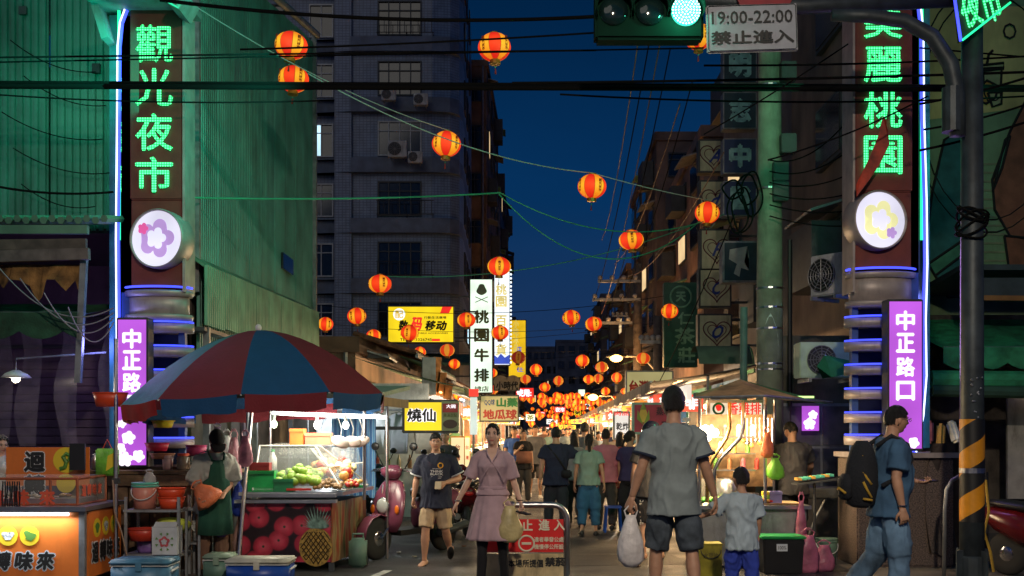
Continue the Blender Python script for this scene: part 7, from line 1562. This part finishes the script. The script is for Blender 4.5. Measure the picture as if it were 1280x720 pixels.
# wall with window behind the vendor
vw = thing('shop_window_wall', 'grey window wall with a violet reflection behind the dark shirted vendor', 'wall'); XV = kxx(1035,16.5)
obj('wall', bx((XV-.1,16.6,1.5),(1.6,.12,3.0)), wall_dk, vw); f_ = obj('window', bx((XV-.1,16.52,1.35),(1.3,.05,1.3)), frame_w, vw)
for i in range(2):
    for j in range(2): obj('pane', bx((XV-.42+i*.64,16.48,1.05+j*.62),(.60,.02,.57)), mat('grey_frosted_glass',(.10,.10,.12),.25,var=.4,vs=3), f_)
pn = thing('violet_reflection', 'small violet lightbox with white petals inside the window behind the vendor', 'poster', P(1013,523,16.3)); obj('panel', bx((0,0,0),(.24,.04,.36)), viol, pn); blossom(pn, (.03,-.024,.05), .07, whl); blossom(pn, (-.02,-.024,-.08), .09, whl)  # violet reflection in the window, put in as a glowing panel
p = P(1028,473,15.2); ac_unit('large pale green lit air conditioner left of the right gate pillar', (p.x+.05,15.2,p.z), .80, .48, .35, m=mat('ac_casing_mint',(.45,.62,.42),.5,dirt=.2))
p = P(1045,369,14.9); ac_unit('air conditioner outdoor unit mounted high beside the right round lightbox', (p.x,15.0,p.z), .55, .55, .30, R(-55), m=acm)
bm = B()
for i in range(5): a = R(180-i*38); a2 = R(180-(i+1)*38); c_ = V((.35,14.8,2.35)); 
bm.free()
ft = thing('folded_umbrella', 'dark green folded umbrella in front of the large air conditioner', 'umbrella', P(1045,455,14.6)); bm = B()
for i in range(8):
    a, a2 = 2*math.pi*i/8, 2*math.pi*(i+1)/8; v = [bm.verts.new(q_) for q_ in ((-.15,0,.12),(.45*math.cos(a)+.2,.3*math.sin(a),.10-.22*(1+.4*math.cos(a*3))),(.45*math.cos(a2)+.2,.3*math.sin(a2),.10-.22*(1+.4*math.cos(a2*3))))]; bm.faces.new(v)
obj('canvas', bm, mat('green_tarp_b',(.01,.18,.08),.7,var=.2), ft); obj('shaft', tube(B(), [(-.15,0,.12),(.6,0,-.5)], .012, 6), steel, ft)
bl2 = thing('barrel_awning', 'small barrel shaped green awning left of the utility pole', 'awning', P(925,452,19)); bm = B(); prev = None
for i in range(13):
    a = math.pi*i/12*.6+.3; r_ = (bm.verts.new((-.75,-.55*math.cos(a)*1.0+.2,.48*math.sin(a)-.2)), bm.verts.new((.15,-.55*math.cos(a)+.2,.48*math.sin(a)-.2)))
    if prev: bm.faces.new((prev[0],prev[1],r_[1],r_[0]))
    prev = r_
obj('canvas', bm, mat('grey_green_canvas',(.08,.12,.09),.8), bl2, True); obj('green_end', tris(poly(B(), [(.16,-.55*math.cos(a)+.2,.48*math.sin(a)-.2) for a in [math.pi*i/12 for i in range(13)]], (.02,0,0))), gcan_b, bl2)
# junk beside right pillar
tarp = mat('dark_brown_tarp', (.05,.035,.03), .6, var=.5, vs=4, bump=.5)
hang_cloth('tarp', 'dark brown tarpaulin draped between the right gate pillar and the striped pole', 'tarpaulin', (kxx(1165,13),13.0), (kxx(1215,13.2),13.3), 1.45, .15, tarp, .07, 3, bulge=.1)
hang_cloth('tarp', 'black sheet hanging right of the granite pedestal', 'tarpaulin', (kxx(1178,13.4),13.35), (kxx(1240,13.4),13.5), 1.1, .0, mat('black_sheet',(.02,.018,.018),.5,bump=.5), .05, 4)
pp = thing('bent_pipe', 'grey bent handrail pipe left of the yellow and black striped pole', 'pipe', (0,12.3,0)); obj('pipe', tube(B(), [(kxx(1180,12.3),0,0),(kxx(1181,12.3),0,.75),(kxx(1183,12.3),0,.95),(kxx(1190,12.3),0,1.05),(kxx(1204,12.3),0,1.12)], .022, 8), gsteel, pp, True)
tag(obj('rope', tube(B(), [P(1232,600,11.9),P(1236,640,11.8),P(1230,665,11.8),P(1238,690,11.8),P(1242,715,11.8)], .014, 6), mat('yellow_rope',(.45,.28,.03),.7)), 'yellow rope dangling beside the striped pole', 'rope')
for i in range(4): tag(obj('bundled_cloth', bev(bx(P(1160+i*16,540+4*(i%2),14.6),(.13,.1,.30), rz=i, ry=.2*i), .03), [goods_m[6],goods_m[0],goods_m[5],wood][i]), ['pink','yellow','white','brown'][i]+' cloth bundle on the ledge behind the granite pedestal', 'cloth bundle')
# ---------------- people in the place
def cm(n, c=None, b=.35, bs=220, v=.12): return mat('cloth_'+n, c, .92, var=v, vs=7, bump=b, bs=bs)
navy = cm('navy', (.018,.022,.045)); khaki = cm('khaki', (.50,.36,.22)); heather = cm('heather_grey', (.26,.31,.32)); denim_g = cm('grey_denim', (.075,.095,.12), .5, v=.4); mauve = cm('mauve', (.50,.34,.38), .2)
blackc = cm('black', (.012,.012,.015)); bluet = cm('steel_blue', (.055,.13,.24)); jeans = mat('jeans', (.13,.23,.36), .9, var=.45, vs=3.2, bump=.4, bs=180); skyb = cm('pale_sky', (.42,.52,.60)); royal = cm('royal_blue', (.03,.06,.42)); char = cm('charcoal', (.045,.042,.042)); apron_m = cm('dark_green_apron', (.01,.065,.04)); greys = cm('stone_grey', (.33,.33,.30))
sage = cm('sage_green', (.22,.33,.28)); blueden = cm('bright_denim', (.03,.12,.24)); pinkc = cm('pink', (.55,.18,.24)); purplen = cm('purple_navy', (.045,.035,.11)); whitec = cm('white', (.65,.62,.58)); redc_ = cm('red', (.45,.03,.04)); brownc = cm('brown', (.16,.08,.05)); creamc = cm('cream', (.5,.42,.32))
gx = lambda px, Y: (P(px,0,Y).x, Y, 0)
def on(info, x, y, z): return info['T'](x, y, z)
# man in the dark printed tee
i = person('man in dark printed tee, khaki shorts and flip-flops striding toward the camera holding a phone', gx(545,13.3), 176, 1.56,
    dict(armR=(-6,16), foreR=(10,8), armL=(-4,24), foreL=(74,-42), handL=dict(n=(1,0,-.2),curl=45), handR=dict(curl=60), thighR=(15,5), shinR=(-4,3), thighL=(-4,5), shinL=(-42,4), footL=(-42,10), footR=(0,12), hipz=.885, nod=2, turn=6, belly=.02, twist=4),
    dict(top=dict(m=navy,sleeve=.80,trim=cm('white_trim',(.6,.6,.6)),loose=.03,hem=.76,fold=.010), bottom=dict(m=khaki,len=.47,loose=.020,fold=.009), foot='sandal'), hi=2, girth=1.1)
for s, w, z, m in (('THINK', .15, 1.235, whitec), ('BLACK', .15, 1.20, whitec), ('ABOVE AND BEYOND', .10, 1.268, whitec), ('MAKE THE WAY', .13, 1.165, whitec), ('EVERY DAY', .11, 1.147, whitec)):
    p = on(i, -.02, .168, z); text(s, w, .028 if w > .14 else .010, m, p, rz=math.pi, parent=i['root'], bold=.03, name='shirt_print')
p = on(i, -.07, .172, 1.31); obj('shirt_print', tube(B(), [p+V((.028*math.cos(a),0,.028*math.sin(a))) for a in [2*math.pi*j/16 for j in range(17)]], .007, 5, cap=False), cm('gold_print',(.7,.35,.03)), i['root'])
w = i['arms']['L'][4]; d = i['arms']['L'][3]; part_on(i, 'phone', bev(bx(w+d*.11+V((.0,.035,.0)), (.075,.012,.10), rx=.5), .004), mat('beige_phone_case',(.60,.48,.32),.4), False)
# woman in mauve dress
def skirt(bm, T, ax, sd_, k):
    n = 110; prof = [(1.06,.135,.105,0),(1.00,.155,.125,.01),(.90,.185,.155,.03),(.78,.215,.185,.05),(.66,.240,.21,.07),(.56,.262,.225,.09),(.535,.265,.228,.095),(.535,.255,.218,.095),(.80,.19,.16,.05)]
    loft(bm, [(T(0,-.01,z), (0,0,1), (1,0,0), rx*k, ry*k) for z, rx, ry, f in prof], n, fn=lambda q, a: 1+prof[q][3]*(.55*math.cos(a*9+.7*math.sin(a*2)+q*.12)+.35*math.cos(a*17+1.1))+.02*math.sin(a*3+q))
    bm2 = None
    loft(bm, [(T(0,0,z), ax, sd_, rx*k, ry*k) for z, rx, ry in ((1.045,.138,.112),(1.05,.146,.120),(1.065,.148,.122),(1.08,.146,.120),(1.085,.138,.112))], 60, fn=lambda q, a: 1+.012*math.cos(a*26))
i = person('woman in a mauve short sleeved wrap dress and black leggings walking toward the camera', gx(616,11.15), 178, 1.64,
    dict(armR=(-2,22), foreR=(4,27), armL=(-2,14), foreL=(36,16), handL=dict(n=(1,.2,0),curl=50), handR=dict(curl=35), thighR=(8,3), shinR=(0,2), thighL=(-2,3), shinL=(-16,2), turn=-4, nod=-2, lean=-1),
    dict(hair='bun', top=dict(type='dress',m=mauve,sleeve=.85,loose=.020,hem=.99,fold=.006,extra=skirt), bottom=dict(type='leggings',m=blackc,loose=.004,fold=.002), foot='shoe'), hi=2, female=True, skin=skin_p, girth=.93)
nk_ = obj('neckline', tris(poly(B(), [on(i,x,y,z) for x,y,z in ((-.055,.085,1.475),(.055,.085,1.475),(.045,.118,1.42),(.0,.148,1.345),(-.045,.118,1.42))], (0,.004,0))), skin_p, i['root'])
for s in (-1,1): obj('lapel_fold', tube(B(), [on(i,s*.062,.075,1.478),on(i,s*.050,.118,1.42),on(i,s*.002,.152,1.335),on(i,-s*.075,.150,1.22),on(i,-s*.12,.118,1.11)], [.010,.009,.007,.006,.005], 6), mauve, i['root'], True)
w = i['arms']['L'][4]; d = i['arms']['L'][3]; part_on(i, 'phone', bev(bx(w+d*.12+V((0,.03,-.01)), (.075,.145,.012), rx=-.2, rz=.9), .004), black, False)
obj('bracelet', tube(B(), [w-d*.02+V((.030*math.cos(a),.030*math.sin(a),0)) for a in [2*math.pi*j/14 for j in range(15)]], .006, 5, cap=False), mat('dark_beads',(.05,.02,.02),.4), i['root'])
w2 = i['arms']['R'][4]; d2 = i['arms']['R'][3]; obj('bracelet', tube(B(), [w2-d2*.02+V((.029*math.cos(a),.029*math.sin(a),0)) for a in [2*math.pi*j/14 for j in range(15)]], .005, 5, cap=False), chrome, i['root'])
bag('pale yellow plastic bag hanging from the hand of the woman in mauve', i['root'].matrix_basis @ V((0,0,0)) + V((.17,-.16,.50)), .24, .36, yeb)
# tall man seen from behind
i = person('tall man seen from behind in a heather grey tee and loose grey denim shorts', gx(842,9.9), 0, 1.93,
    dict(armL=(-6,17), foreL=(8,17), armR=(2,16), foreR=(12,19), handL=dict(n=(.6,.6,0),curl=65), handR=dict(curl=40,d=(.15,.15,-1)), thighL=(9,6), shinL=(-2,2), thighR=(-7,7), shinR=(-15,3), hipz=.90, turn=4),
    dict(head=1.13, top=dict(m=heather,sleeve=.68,trim=cm('navy_trim',(.02,.03,.06)),loose=.032,hem=.755,fold=.013), bottom=dict(m=denim_g,len=.485,loose=.022,fold=.014), foot='shoe'), hi=2, girth=1.02)
wb = i['arms']['L'][4]; rl_ = i['root'].location
bag('white plastic bag with red print hanging from the left hand of the tall man', V((rl_.x+wb.x-.01, rl_.y+wb.y, wb.z-.62)), .23, .46, whbag)
pb = V((rl_.x+wb.x-.01, rl_.y+wb.y-.082, wb.z-.45)); t_ = text('桃園', .05, .16, mat('pink_red_print',(.65,.06,.12),.5,var=0), pb, vertical=True, bold=.04); bpy.data.objects.remove(t_)
hr_ = V((rl_.x, rl_.y, 0)) + i['arms']['R'][4]
# child
i = person('small child in a pale blue tee and royal blue trousers holding the tall man\'s hand', gx(927,10.3), 4, 1.20,
    dict(armL=(14,46), foreL=(40,62), armR=(2,12), foreR=(14,2), handL=dict(d=(-.5,.2,.8),n=(1,0,0),curl=50), handR=dict(curl=40), thighL=(8,4), shinL=(0,2), thighR=(-6,4), shinR=(-18,2), turn=8),
    dict(head=1.30, top=dict(m=skyb,sleeve=.9,loose=.045,hem=.72,fold=.014), bottom=dict(m=royal,loose=.03,fold=.012), foot='shoe'), hi=2)
# man with backpack
i = person('man with glasses in a steel blue tee and jeans walking right with a black backpack', gx(1112,10.0), -84, 1.80,
    dict(armR=(-8,8), foreR=(12,5), armL=(18,8), foreL=(82,2), handL=dict(n=(.3,0,1),curl=50), handR=dict(curl=50), thighR=(6,2), shinR=(-4,1), thighL=(-8,3), shinL=(-42,2), footL=(-25,6), lean=2, nod=4, belly=.035, hipz=.895),
    dict(top=dict(m=bluet,sleeve=.75,loose=.026,hem=.79,fold=.010), bottom=dict(m=jeans,loose=.026,fold=.012), foot='shoe', shoe_m=mat('dark_shoe',(.03,.04,.07),.7)), hi=2, girth=1.10)
bp_ = loft(B(), [(on(i,0,-.26,z), (0,0,1), (1,0,0), rx, ry) for z, rx, ry in ((.86,.10,.05),(.89,.15,.12),(1.05,.16,.15),(1.22,.155,.13),(1.36,.13,.09),(1.42,.08,.04))], 22, fn=lambda q, a: 1+.04*math.sin(a*5+q))
part_on(i, 'backpack', bp_, cm('black_nylon', (.014,.016,.022), .5, 60)); part_on(i, 'backpack_pocket', loft(B(), [(on(i,0,-.395,z), (0,0,1), (1,0,0), rx, ry) for z, rx, ry in ((.92,.06,.02),(.95,.11,.05),(1.08,.11,.055),(1.14,.06,.02))], 18), cm('black_nylon'))
yst = cm('yellow_strap', (.55,.33,.04))
for z0, z1, x in ((1.30,1.18,.11),(1.16,1.06,.13),(1.08,.95,.14),(.94,.93,.15)):
    part_on(i, 'yellow_strap', tube(B(), [on(i,x*1.03,-.30,z0),on(i,x*1.13,-.27,(z0+z1)/2),on(i,x*1.15,-.23,z1)], .012, 5), yst)
part_on(i, 'yellow_strap', tube(B(), [on(i,-.08,-.42,1.0),on(i,.02,-.46,1.02),on(i,.10,-.43,.98)], .012, 5), yst)
for s in (-1,1): part_on(i, 'shoulder_strap', tube(B(), [on(i,s*.09,-.17,1.38),on(i,s*.10,-.05,1.47),on(i,s*.11,.09,1.40),on(i,s*.13,.12,1.28),on(i,s*.16,.05,1.16),on(i,s*.15,-.14,1.05)], .020, 8), cm('black_nylon'))
Hr, hc, kk_ = i['Hr'], i['head'], i['k']
for s in (-1,1):
    part_on(i, 'glasses', tube(B(), [hc+Hr@V((s*.031+.020*math.cos(a),.108,.012+.015*math.sin(a)))*kk_ for a in [2*math.pi*j/14 for j in range(15)]], .0022, 5, cap=False), black)
    part_on(i, 'glasses_arm', tube(B(), [hc+Hr@V((s*.052,.105,.016))*kk_, hc+Hr@V((s*.078,.06,.016))*kk_, hc+Hr@V((s*.078,-.005,.010))*kk_], .0024, 5), black)
w = i['arms']['L'][4]; d = i['arms']['L'][3]; part_on(i, 'phone', bev(bx(w+d*.13+V((.03,0,.02)), (.075,.15,.012)), .004), black, False)
w = i['arms']['R'][4]; obj('wristband', tube(B(), [w+V((.033*math.cos(a),.033*math.sin(a),.02)) for a in [2*math.pi*j/14 for j in range(15)]], .006, 5, cap=False), chrome, i['root'])
# chicken stall vendor
person('vendor in a charcoal tee cooking at the chicken stall, seen from behind', gx(992,14.25), 12, 1.69,
    dict(armL=(30,20), foreL=(70,0), armR=(24,26), foreR=(62,18), nod=28, turn=12, lean=4), dict(top=dict(m=char,sleeve=.72,loose=.03,hem=.78,fold=.012), bottom=dict(m=blackc)), hi=2, girth=1.04)
# apron vendor
i = person('vendor in black cap, grey shirt and dark green apron looking down at an orange bag', gx(266,12.42), 208, 1.60,
    dict(armR=(10,12), foreR=(62,-8), armL=(8,10), foreL=(60,-34), handL=dict(n=(0,0,1),curl=40), handR=dict(n=(0,0,1),curl=40), nod=38, lean=12, turn=0),
    dict(hair='short', top=dict(type='shirt',m=greys,sleeve=1.25,loose=.04,hem=.74,fold=.016), bottom=dict(m=brownc,fold=.012)), hi=2)
bm = B(); T = i['T']
rows = [(1.40,.07,.170),(1.30,.085,.195),(1.18,.10,.200),(1.14,.155,.200),(1.02,.17,.205),(.88,.19,.205),(.70,.20,.21),(.52,.21,.215)]
g = []
for q, (z, w_, y_) in enumerate(rows):
    r_ = []
    for j in range(11):
        a = (j/10-.5)*2; r_.append(bm.verts.new((T(0,0,0) if 0 else T(w_*a*1.0, y_*(1-.30*a*a)+.008*math.sin(j*2+q), z) if z > .85 else T(w_*a, y_*(1-.30*a*a), .88)+V((0,0,-(.88-z)*i['k']))+V((0,.012*math.sin(j*1.9)*(.9-z)*2,0)))))
    g.append(r_)
for a, b in zip(g, g[1:]):
    for j in range(10): bm.faces.new((a[j],a[j+1],b[j+1],b[j]))
o = part_on(i, 'apron', bm, apron_m); o.modifiers.new('s','SOLIDIFY').thickness = .006
for s in (-1,1): part_on(i, 'apron_strap', tube(B(), [T(s*.065,.152,1.40),T(s*.09,.09,1.455),T(s*.08,-.05,1.475),T(s*.02,-.14,1.35)], .011, 6), apron_m)
Hr, hc, kk_ = i['Hr'], i['head'], i['k']
cap = loft(B(), [(hc+Hr@V((0,-.006,z))*kk_, Hr@V((0,0,1)), Hr@V((1,0,0)), rx*kk_, ry*kk_) for z, rx, ry in ((.028,.092,.112),(.06,.090,.110),(.10,.074,.092),(.125,.045,.058),(.135,.01,.012))], 24)
part_on(i, 'cap', cap, cm('cap_black',(.02,.018,.018))); part_on(i, 'cap_peak', loft(B(), [(hc+Hr@V((0,y,z))*kk_, Hr@V((0,1,-.2)), Hr@V((1,0,0)), rx*kk_, .006*kk_) for y, z, rx in ((.08,.038,.085),(.13,.032,.082),(.165,.022,.065),(.185,.014,.035))], 14), cm('cap_black'))
part_on(i, 'cap_trim', tube(B(), [hc+Hr@V((.088*math.cos(a),.085+.102*math.sin(a),.030-.018*math.sin(a)))*kk_ for a in [math.pi*j/14 for j in range(15)]], .005, 5), redc_)
part_on(i, 'face_mask', loft(B(), [(hc+Hr@V((0,.045,z))*kk_, Hr@V((0,0,1)), Hr@V((1,0,0)), rx*kk_, ry*kk_) for z, rx, ry in ((-.10,.03,.045),(-.085,.055,.066),(-.05,.066,.072),(-.015,.068,.068),(-.008,.064,.062))], 18), blackc)
w = (i['arms']['L'][4]+i['arms']['R'][4])/2; wl = i['root'].location; rot_ = Matrix.Rotation(R(208),3,'Z')
bgc = V(wl)+rot_@(w+V((0,.10,0))); tt = bag('orange bag being folded in the hands of the capped vendor', bgc+V((-.02,-.02,-.10)), .28, .26, orb); tt.rotation_euler = (0,-.7,0)
# vendor at the left edge
i = person('woman vendor in a white blouse at the left edge behind the snack cart', gx(2,12.9), 215, 1.52, dict(armL=(20,10), foreL=(60,-10), armR=(15,8), foreR=(55,0), nod=14), dict(hair='bun', top=dict(type='blouse',m=whitec,sleeve=.9,loose=.035,hem=.8,fold=.014), bottom=dict(m=char)), hi=1, female=True, skin=skin_p)
# helmeted man
i = person('man wearing a dark helmet half hidden behind the tall man, in black printed shorts', gx(815,14.0), 6, 1.66, dict(armL=(6,10), foreL=(30,0), thighR=(6,4), shinR=(-6,2), nod=6), dict(top=dict(m=char,loose=.03,hem=.78), bottom=dict(m=blackc,len=.52,loose=.035), foot='sandal'), hi=1, girth=1.08)
hl_ = sph(B(), (0,0,0), 1, 24)
for v in hl_.verts: v.co = i['head']+i['Hr']@V((v.co.x*.125,v.co.y*.145,.02+max(v.co.z,-.45)*.135))
part_on(i, 'helmet', hl_, mat('glossy_dark_helmet',(.02,.022,.035),.12,spec=.8,var=0)); 
sq = bx(i['head']+i['Hr']@V((0,-.10,-.02)),(.16,.10,.03)); part_on(i, 'helmet_band', sq, steel, False)
text('UNLIMITED', .05, .30, whitec, i['T'](-.135,-.06,.60)+V((-.02,-.03,0)), parent=i['root'], vertical=True, name='shorts_print')
# couple and people around them
i = person('man in a navy tee with his arm round the woman in sage green', gx(695,17.1), 4, 1.63, dict(armR=(14,44), foreR=(6,62), armL=(0,10), foreL=(8,6), handR=dict(curl=20,d=(.9,.1,-.2),n=(0,1,0)), thighL=(8,3), shinL=(0,2), thighR=(-8,3), shinR=(-20,2)), dict(top=dict(m=cm('deep_navy',(.015,.02,.05)),loose=.03,hem=.8,fold=.011), bottom=dict(m=cm('dark_jeans',(.02,.025,.035)))), hi=1, girth=1.1)
part_on(i, 'sling_strap', tube(B(), [i['T'](-.14,-.10,1.42),i['T'](0,-.155,1.25),i['T'](.16,-.12,1.02)], .016, 6), blackc); part_on(i, 'sling_bag', bev(bx(i['T'](.15,-.14,.98),(.16,.08,.12)), .02), blackc)
i = person('woman with a ponytail in a sage green tee and blue cropped jeans walking away', gx(736,17.0), -4, 1.52, dict(armR=(-4,14), foreR=(4,8), armL=(4,12), foreL=(10,6), thighR=(6,3), shinR=(0,2), thighL=(-6,3), shinL=(-22,2)), dict(hair='ponytail', tail=.36, top=dict(m=sage,loose=.03,hem=.86,fold=.010), bottom=dict(m=blueden,len=.88,loose=.03,fold=.010)), hi=1, female=True)
person('long haired woman in a grey top and black trousers between the couple', gx(718,18.4), 8, 1.55, {}, dict(hair='long', top=dict(m=cm('mid_grey',(.25,.25,.26)),hem=.85,sleeve=1.7), bottom=dict(m=blackc)), hi=1, female=True)
i = person('woman in a pink jacket with a red shoulder bag walking away behind the ponytailed woman', gx(757,18.0), -8, 1.60, dict(thighL=(8,3), shinL=(0,2), thighR=(-4,3), shinR=(-18,2)), dict(hair='short', top=dict(type='jacket',m=pinkc,loose=.045,hem=.82,sleeve=1.85), bottom=dict(m=char)), hi=1, female=True)
part_on(i, 'shoulder_bag', bev(bx(i['T'](-.12,-.18,1.10),(.20,.09,.28)), .02), redc_)
person('dark haired man in a grey tee walking ahead of the ponytailed woman', gx(731,20.2), 3, 1.72, {}, dict(top=dict(m=cm('slate',(.13,.13,.14))), bottom=dict(m=char)), hi=1)
i = person('woman in a purple navy tee and face mask turning right by the magenta sign', gx(787,17.8), -28, 1.57, dict(armR=(2,8), foreR=(30,2), turn=-30, nod=10), dict(hair='bun', top=dict(m=purplen,loose=.03,hem=.86), bottom=dict(m=blackc,loose=.03)), hi=1, female=True)
part_on(i, 'face_mask', sph(B(), i['head']+i['Hr']@V((0,.07,-.045))*i['k'], .05, 12, (1,.75,.8)), mat('pale_blue_mask',(.40,.60,.65),.8))
person('woman in a dark red top standing left of the masked woman', gx(775,18.8), -10, 1.55, {}, dict(hair='long', top=dict(m=redc_,hem=.7,loose=.04,sleeve=1.6), bottom=dict(m=char)), hi=1, female=True)
person('older man glimpsed behind the shoulder of the man in the dark printed tee', gx(557,18.9), 170, 1.58, {}, dict(hair='short', hair_m=mat('grey_hair',(.12,.11,.10),.6), top=dict(m=char), bottom=dict(m=char)), hi=1)
i = person('woman carrying a brown shoulder bag and drinking, left of the navy tee man', gx(654,24.5), 186, 1.60, dict(armR=(30,10), foreR=(125,-20)), dict(hair='long', top=dict(m=blackc), bottom=dict(m=char)), hi=1, female=True)
part_on(i, 'shoulder_bag', bev(bx(i['T'](.0,.20,1.08),(.34,.10,.26)), .03), cm('tan_leather',(.28,.12,.08)))
person('man in a slate tee and dark shorts walking beside the drinking woman', gx(669,26.5), 180, 1.70, dict(thighL=(14,3), shinL=(0,2), thighR=(-8,3), shinR=(-25,2)), dict(top=dict(m=cm('slate')), bottom=dict(m=char,len=.5), foot='shoe', shoe_m=whitec), hi=1)
person('man in a bright blue tee at the left side of the crowd', gx(643,26), 175, 1.66, {}, dict(top=dict(m=cm('bright_blue',(.03,.10,.40))), bottom=dict(m=char)), hi=1)
cols = [('white',whitec),('black',blackc),('brown',brownc),('navy',navy),('cream',creamc),('dark red',redc_),('sage',sage),('charcoal',char),('pink',pinkc),('sky blue',skyb),('grey',heather)]
spots = [(640,31),(650,36),(663,40),(680,38),(688,33),(708,36),(722,38),(712,42),(695,44),(684,48),(668,46),(704,52),(720,50),(676,58),(692,62),(708,64),(748,30),(764,33),(740,40),(730,44),(770,24),(650,42),(662,54)]
used_l = set()
for n, (px, Y) in enumerate(spots):
    a, b = cols[(n*4+1) % 11], cols[(n*3+7) % 11] if n % 2 else cols[1]; away = (n % 3 == 0); fem = n % 2 == 0
    hairt = 'long' if fem and n % 4 == 0 else ('ponytail' if fem else 'short')
    lab = f'{"woman" if fem else "man"} in a {a[0]} top and {b[0]} {"shorts" if n % 5 == 2 else "trousers"} {"walking away" if away else "walking this way"} in the far crowd'
    q_ = n
    while lab in used_l:
        q_ += 1; a = cols[q_ % 11]; lab = f'{"woman" if fem else "man"} in a {a[0]} top and {b[0]} {"shorts" if n % 5 == 2 else "trousers"} {"walking away" if away else "walking this way"} in the far crowd'
    used_l.add(lab); st = 12 if n % 2 else -12
    person(lab, gx(px,Y), (0 if away else 180)+rnd.uniform(-18,18), rnd.uniform(1.54,1.68) if fem else rnd.uniform(1.64,1.76), dict(thighL=(st,3), shinL=(-4 if st > 0 else -24,2), thighR=(-st,3), shinR=(-4 if st < 0 else -24,2), armL=(-st,8), armR=(st,8)), dict(hair=hairt, top=dict(m=a[1],hem=.82,sleeve=.7 if n % 3 else 1.6), bottom=dict(m=b[1],len=.52 if n % 5 == 2 else 1)), hi=0, female=fem, group='pedestrians in the far crowd')
st_ = thing('stool', 'blue plastic stool on the road right of the ponytailed woman', 'stool', (P(766,0,17.6).x,17.6,0)); bp2 = mat('blue_plastic',(.01,.08,.45),.4)
obj('seat', bev(bx((0,0,.40),(.27,.27,.03)), .01), bp2, st_)
for x in (-1,1):
    for y in (-1,1): obj('leg', tube(B(), [(x*.13,y*.13,0),(x*.10,y*.10,.39)], .018, 6), bp2, st_)
bpy.data.scenes.remove(TS)
# litter
for n in range(14):
    x, y = rnd.uniform(-2.2,2.6), rnd.uniform(11.3,17.5); bm = sph(B(), (0,0,.012), .03, 6, (1.3,.9,.35))
    for v in bm.verts: v.co += V((noise.noise(v.co*60+V((n,0,0))),noise.noise(v.co*60+V((0,n,0))),abs(noise.noise(v.co*50))))*.014
    o = obj('paper_scrap', bm, [whitec, creamc, brownc][n % 3]); o.location = (x,y,.006); tag(o, 'small crumpled paper scrap lying on the dark road', 'litter', 'paper scraps on the road')
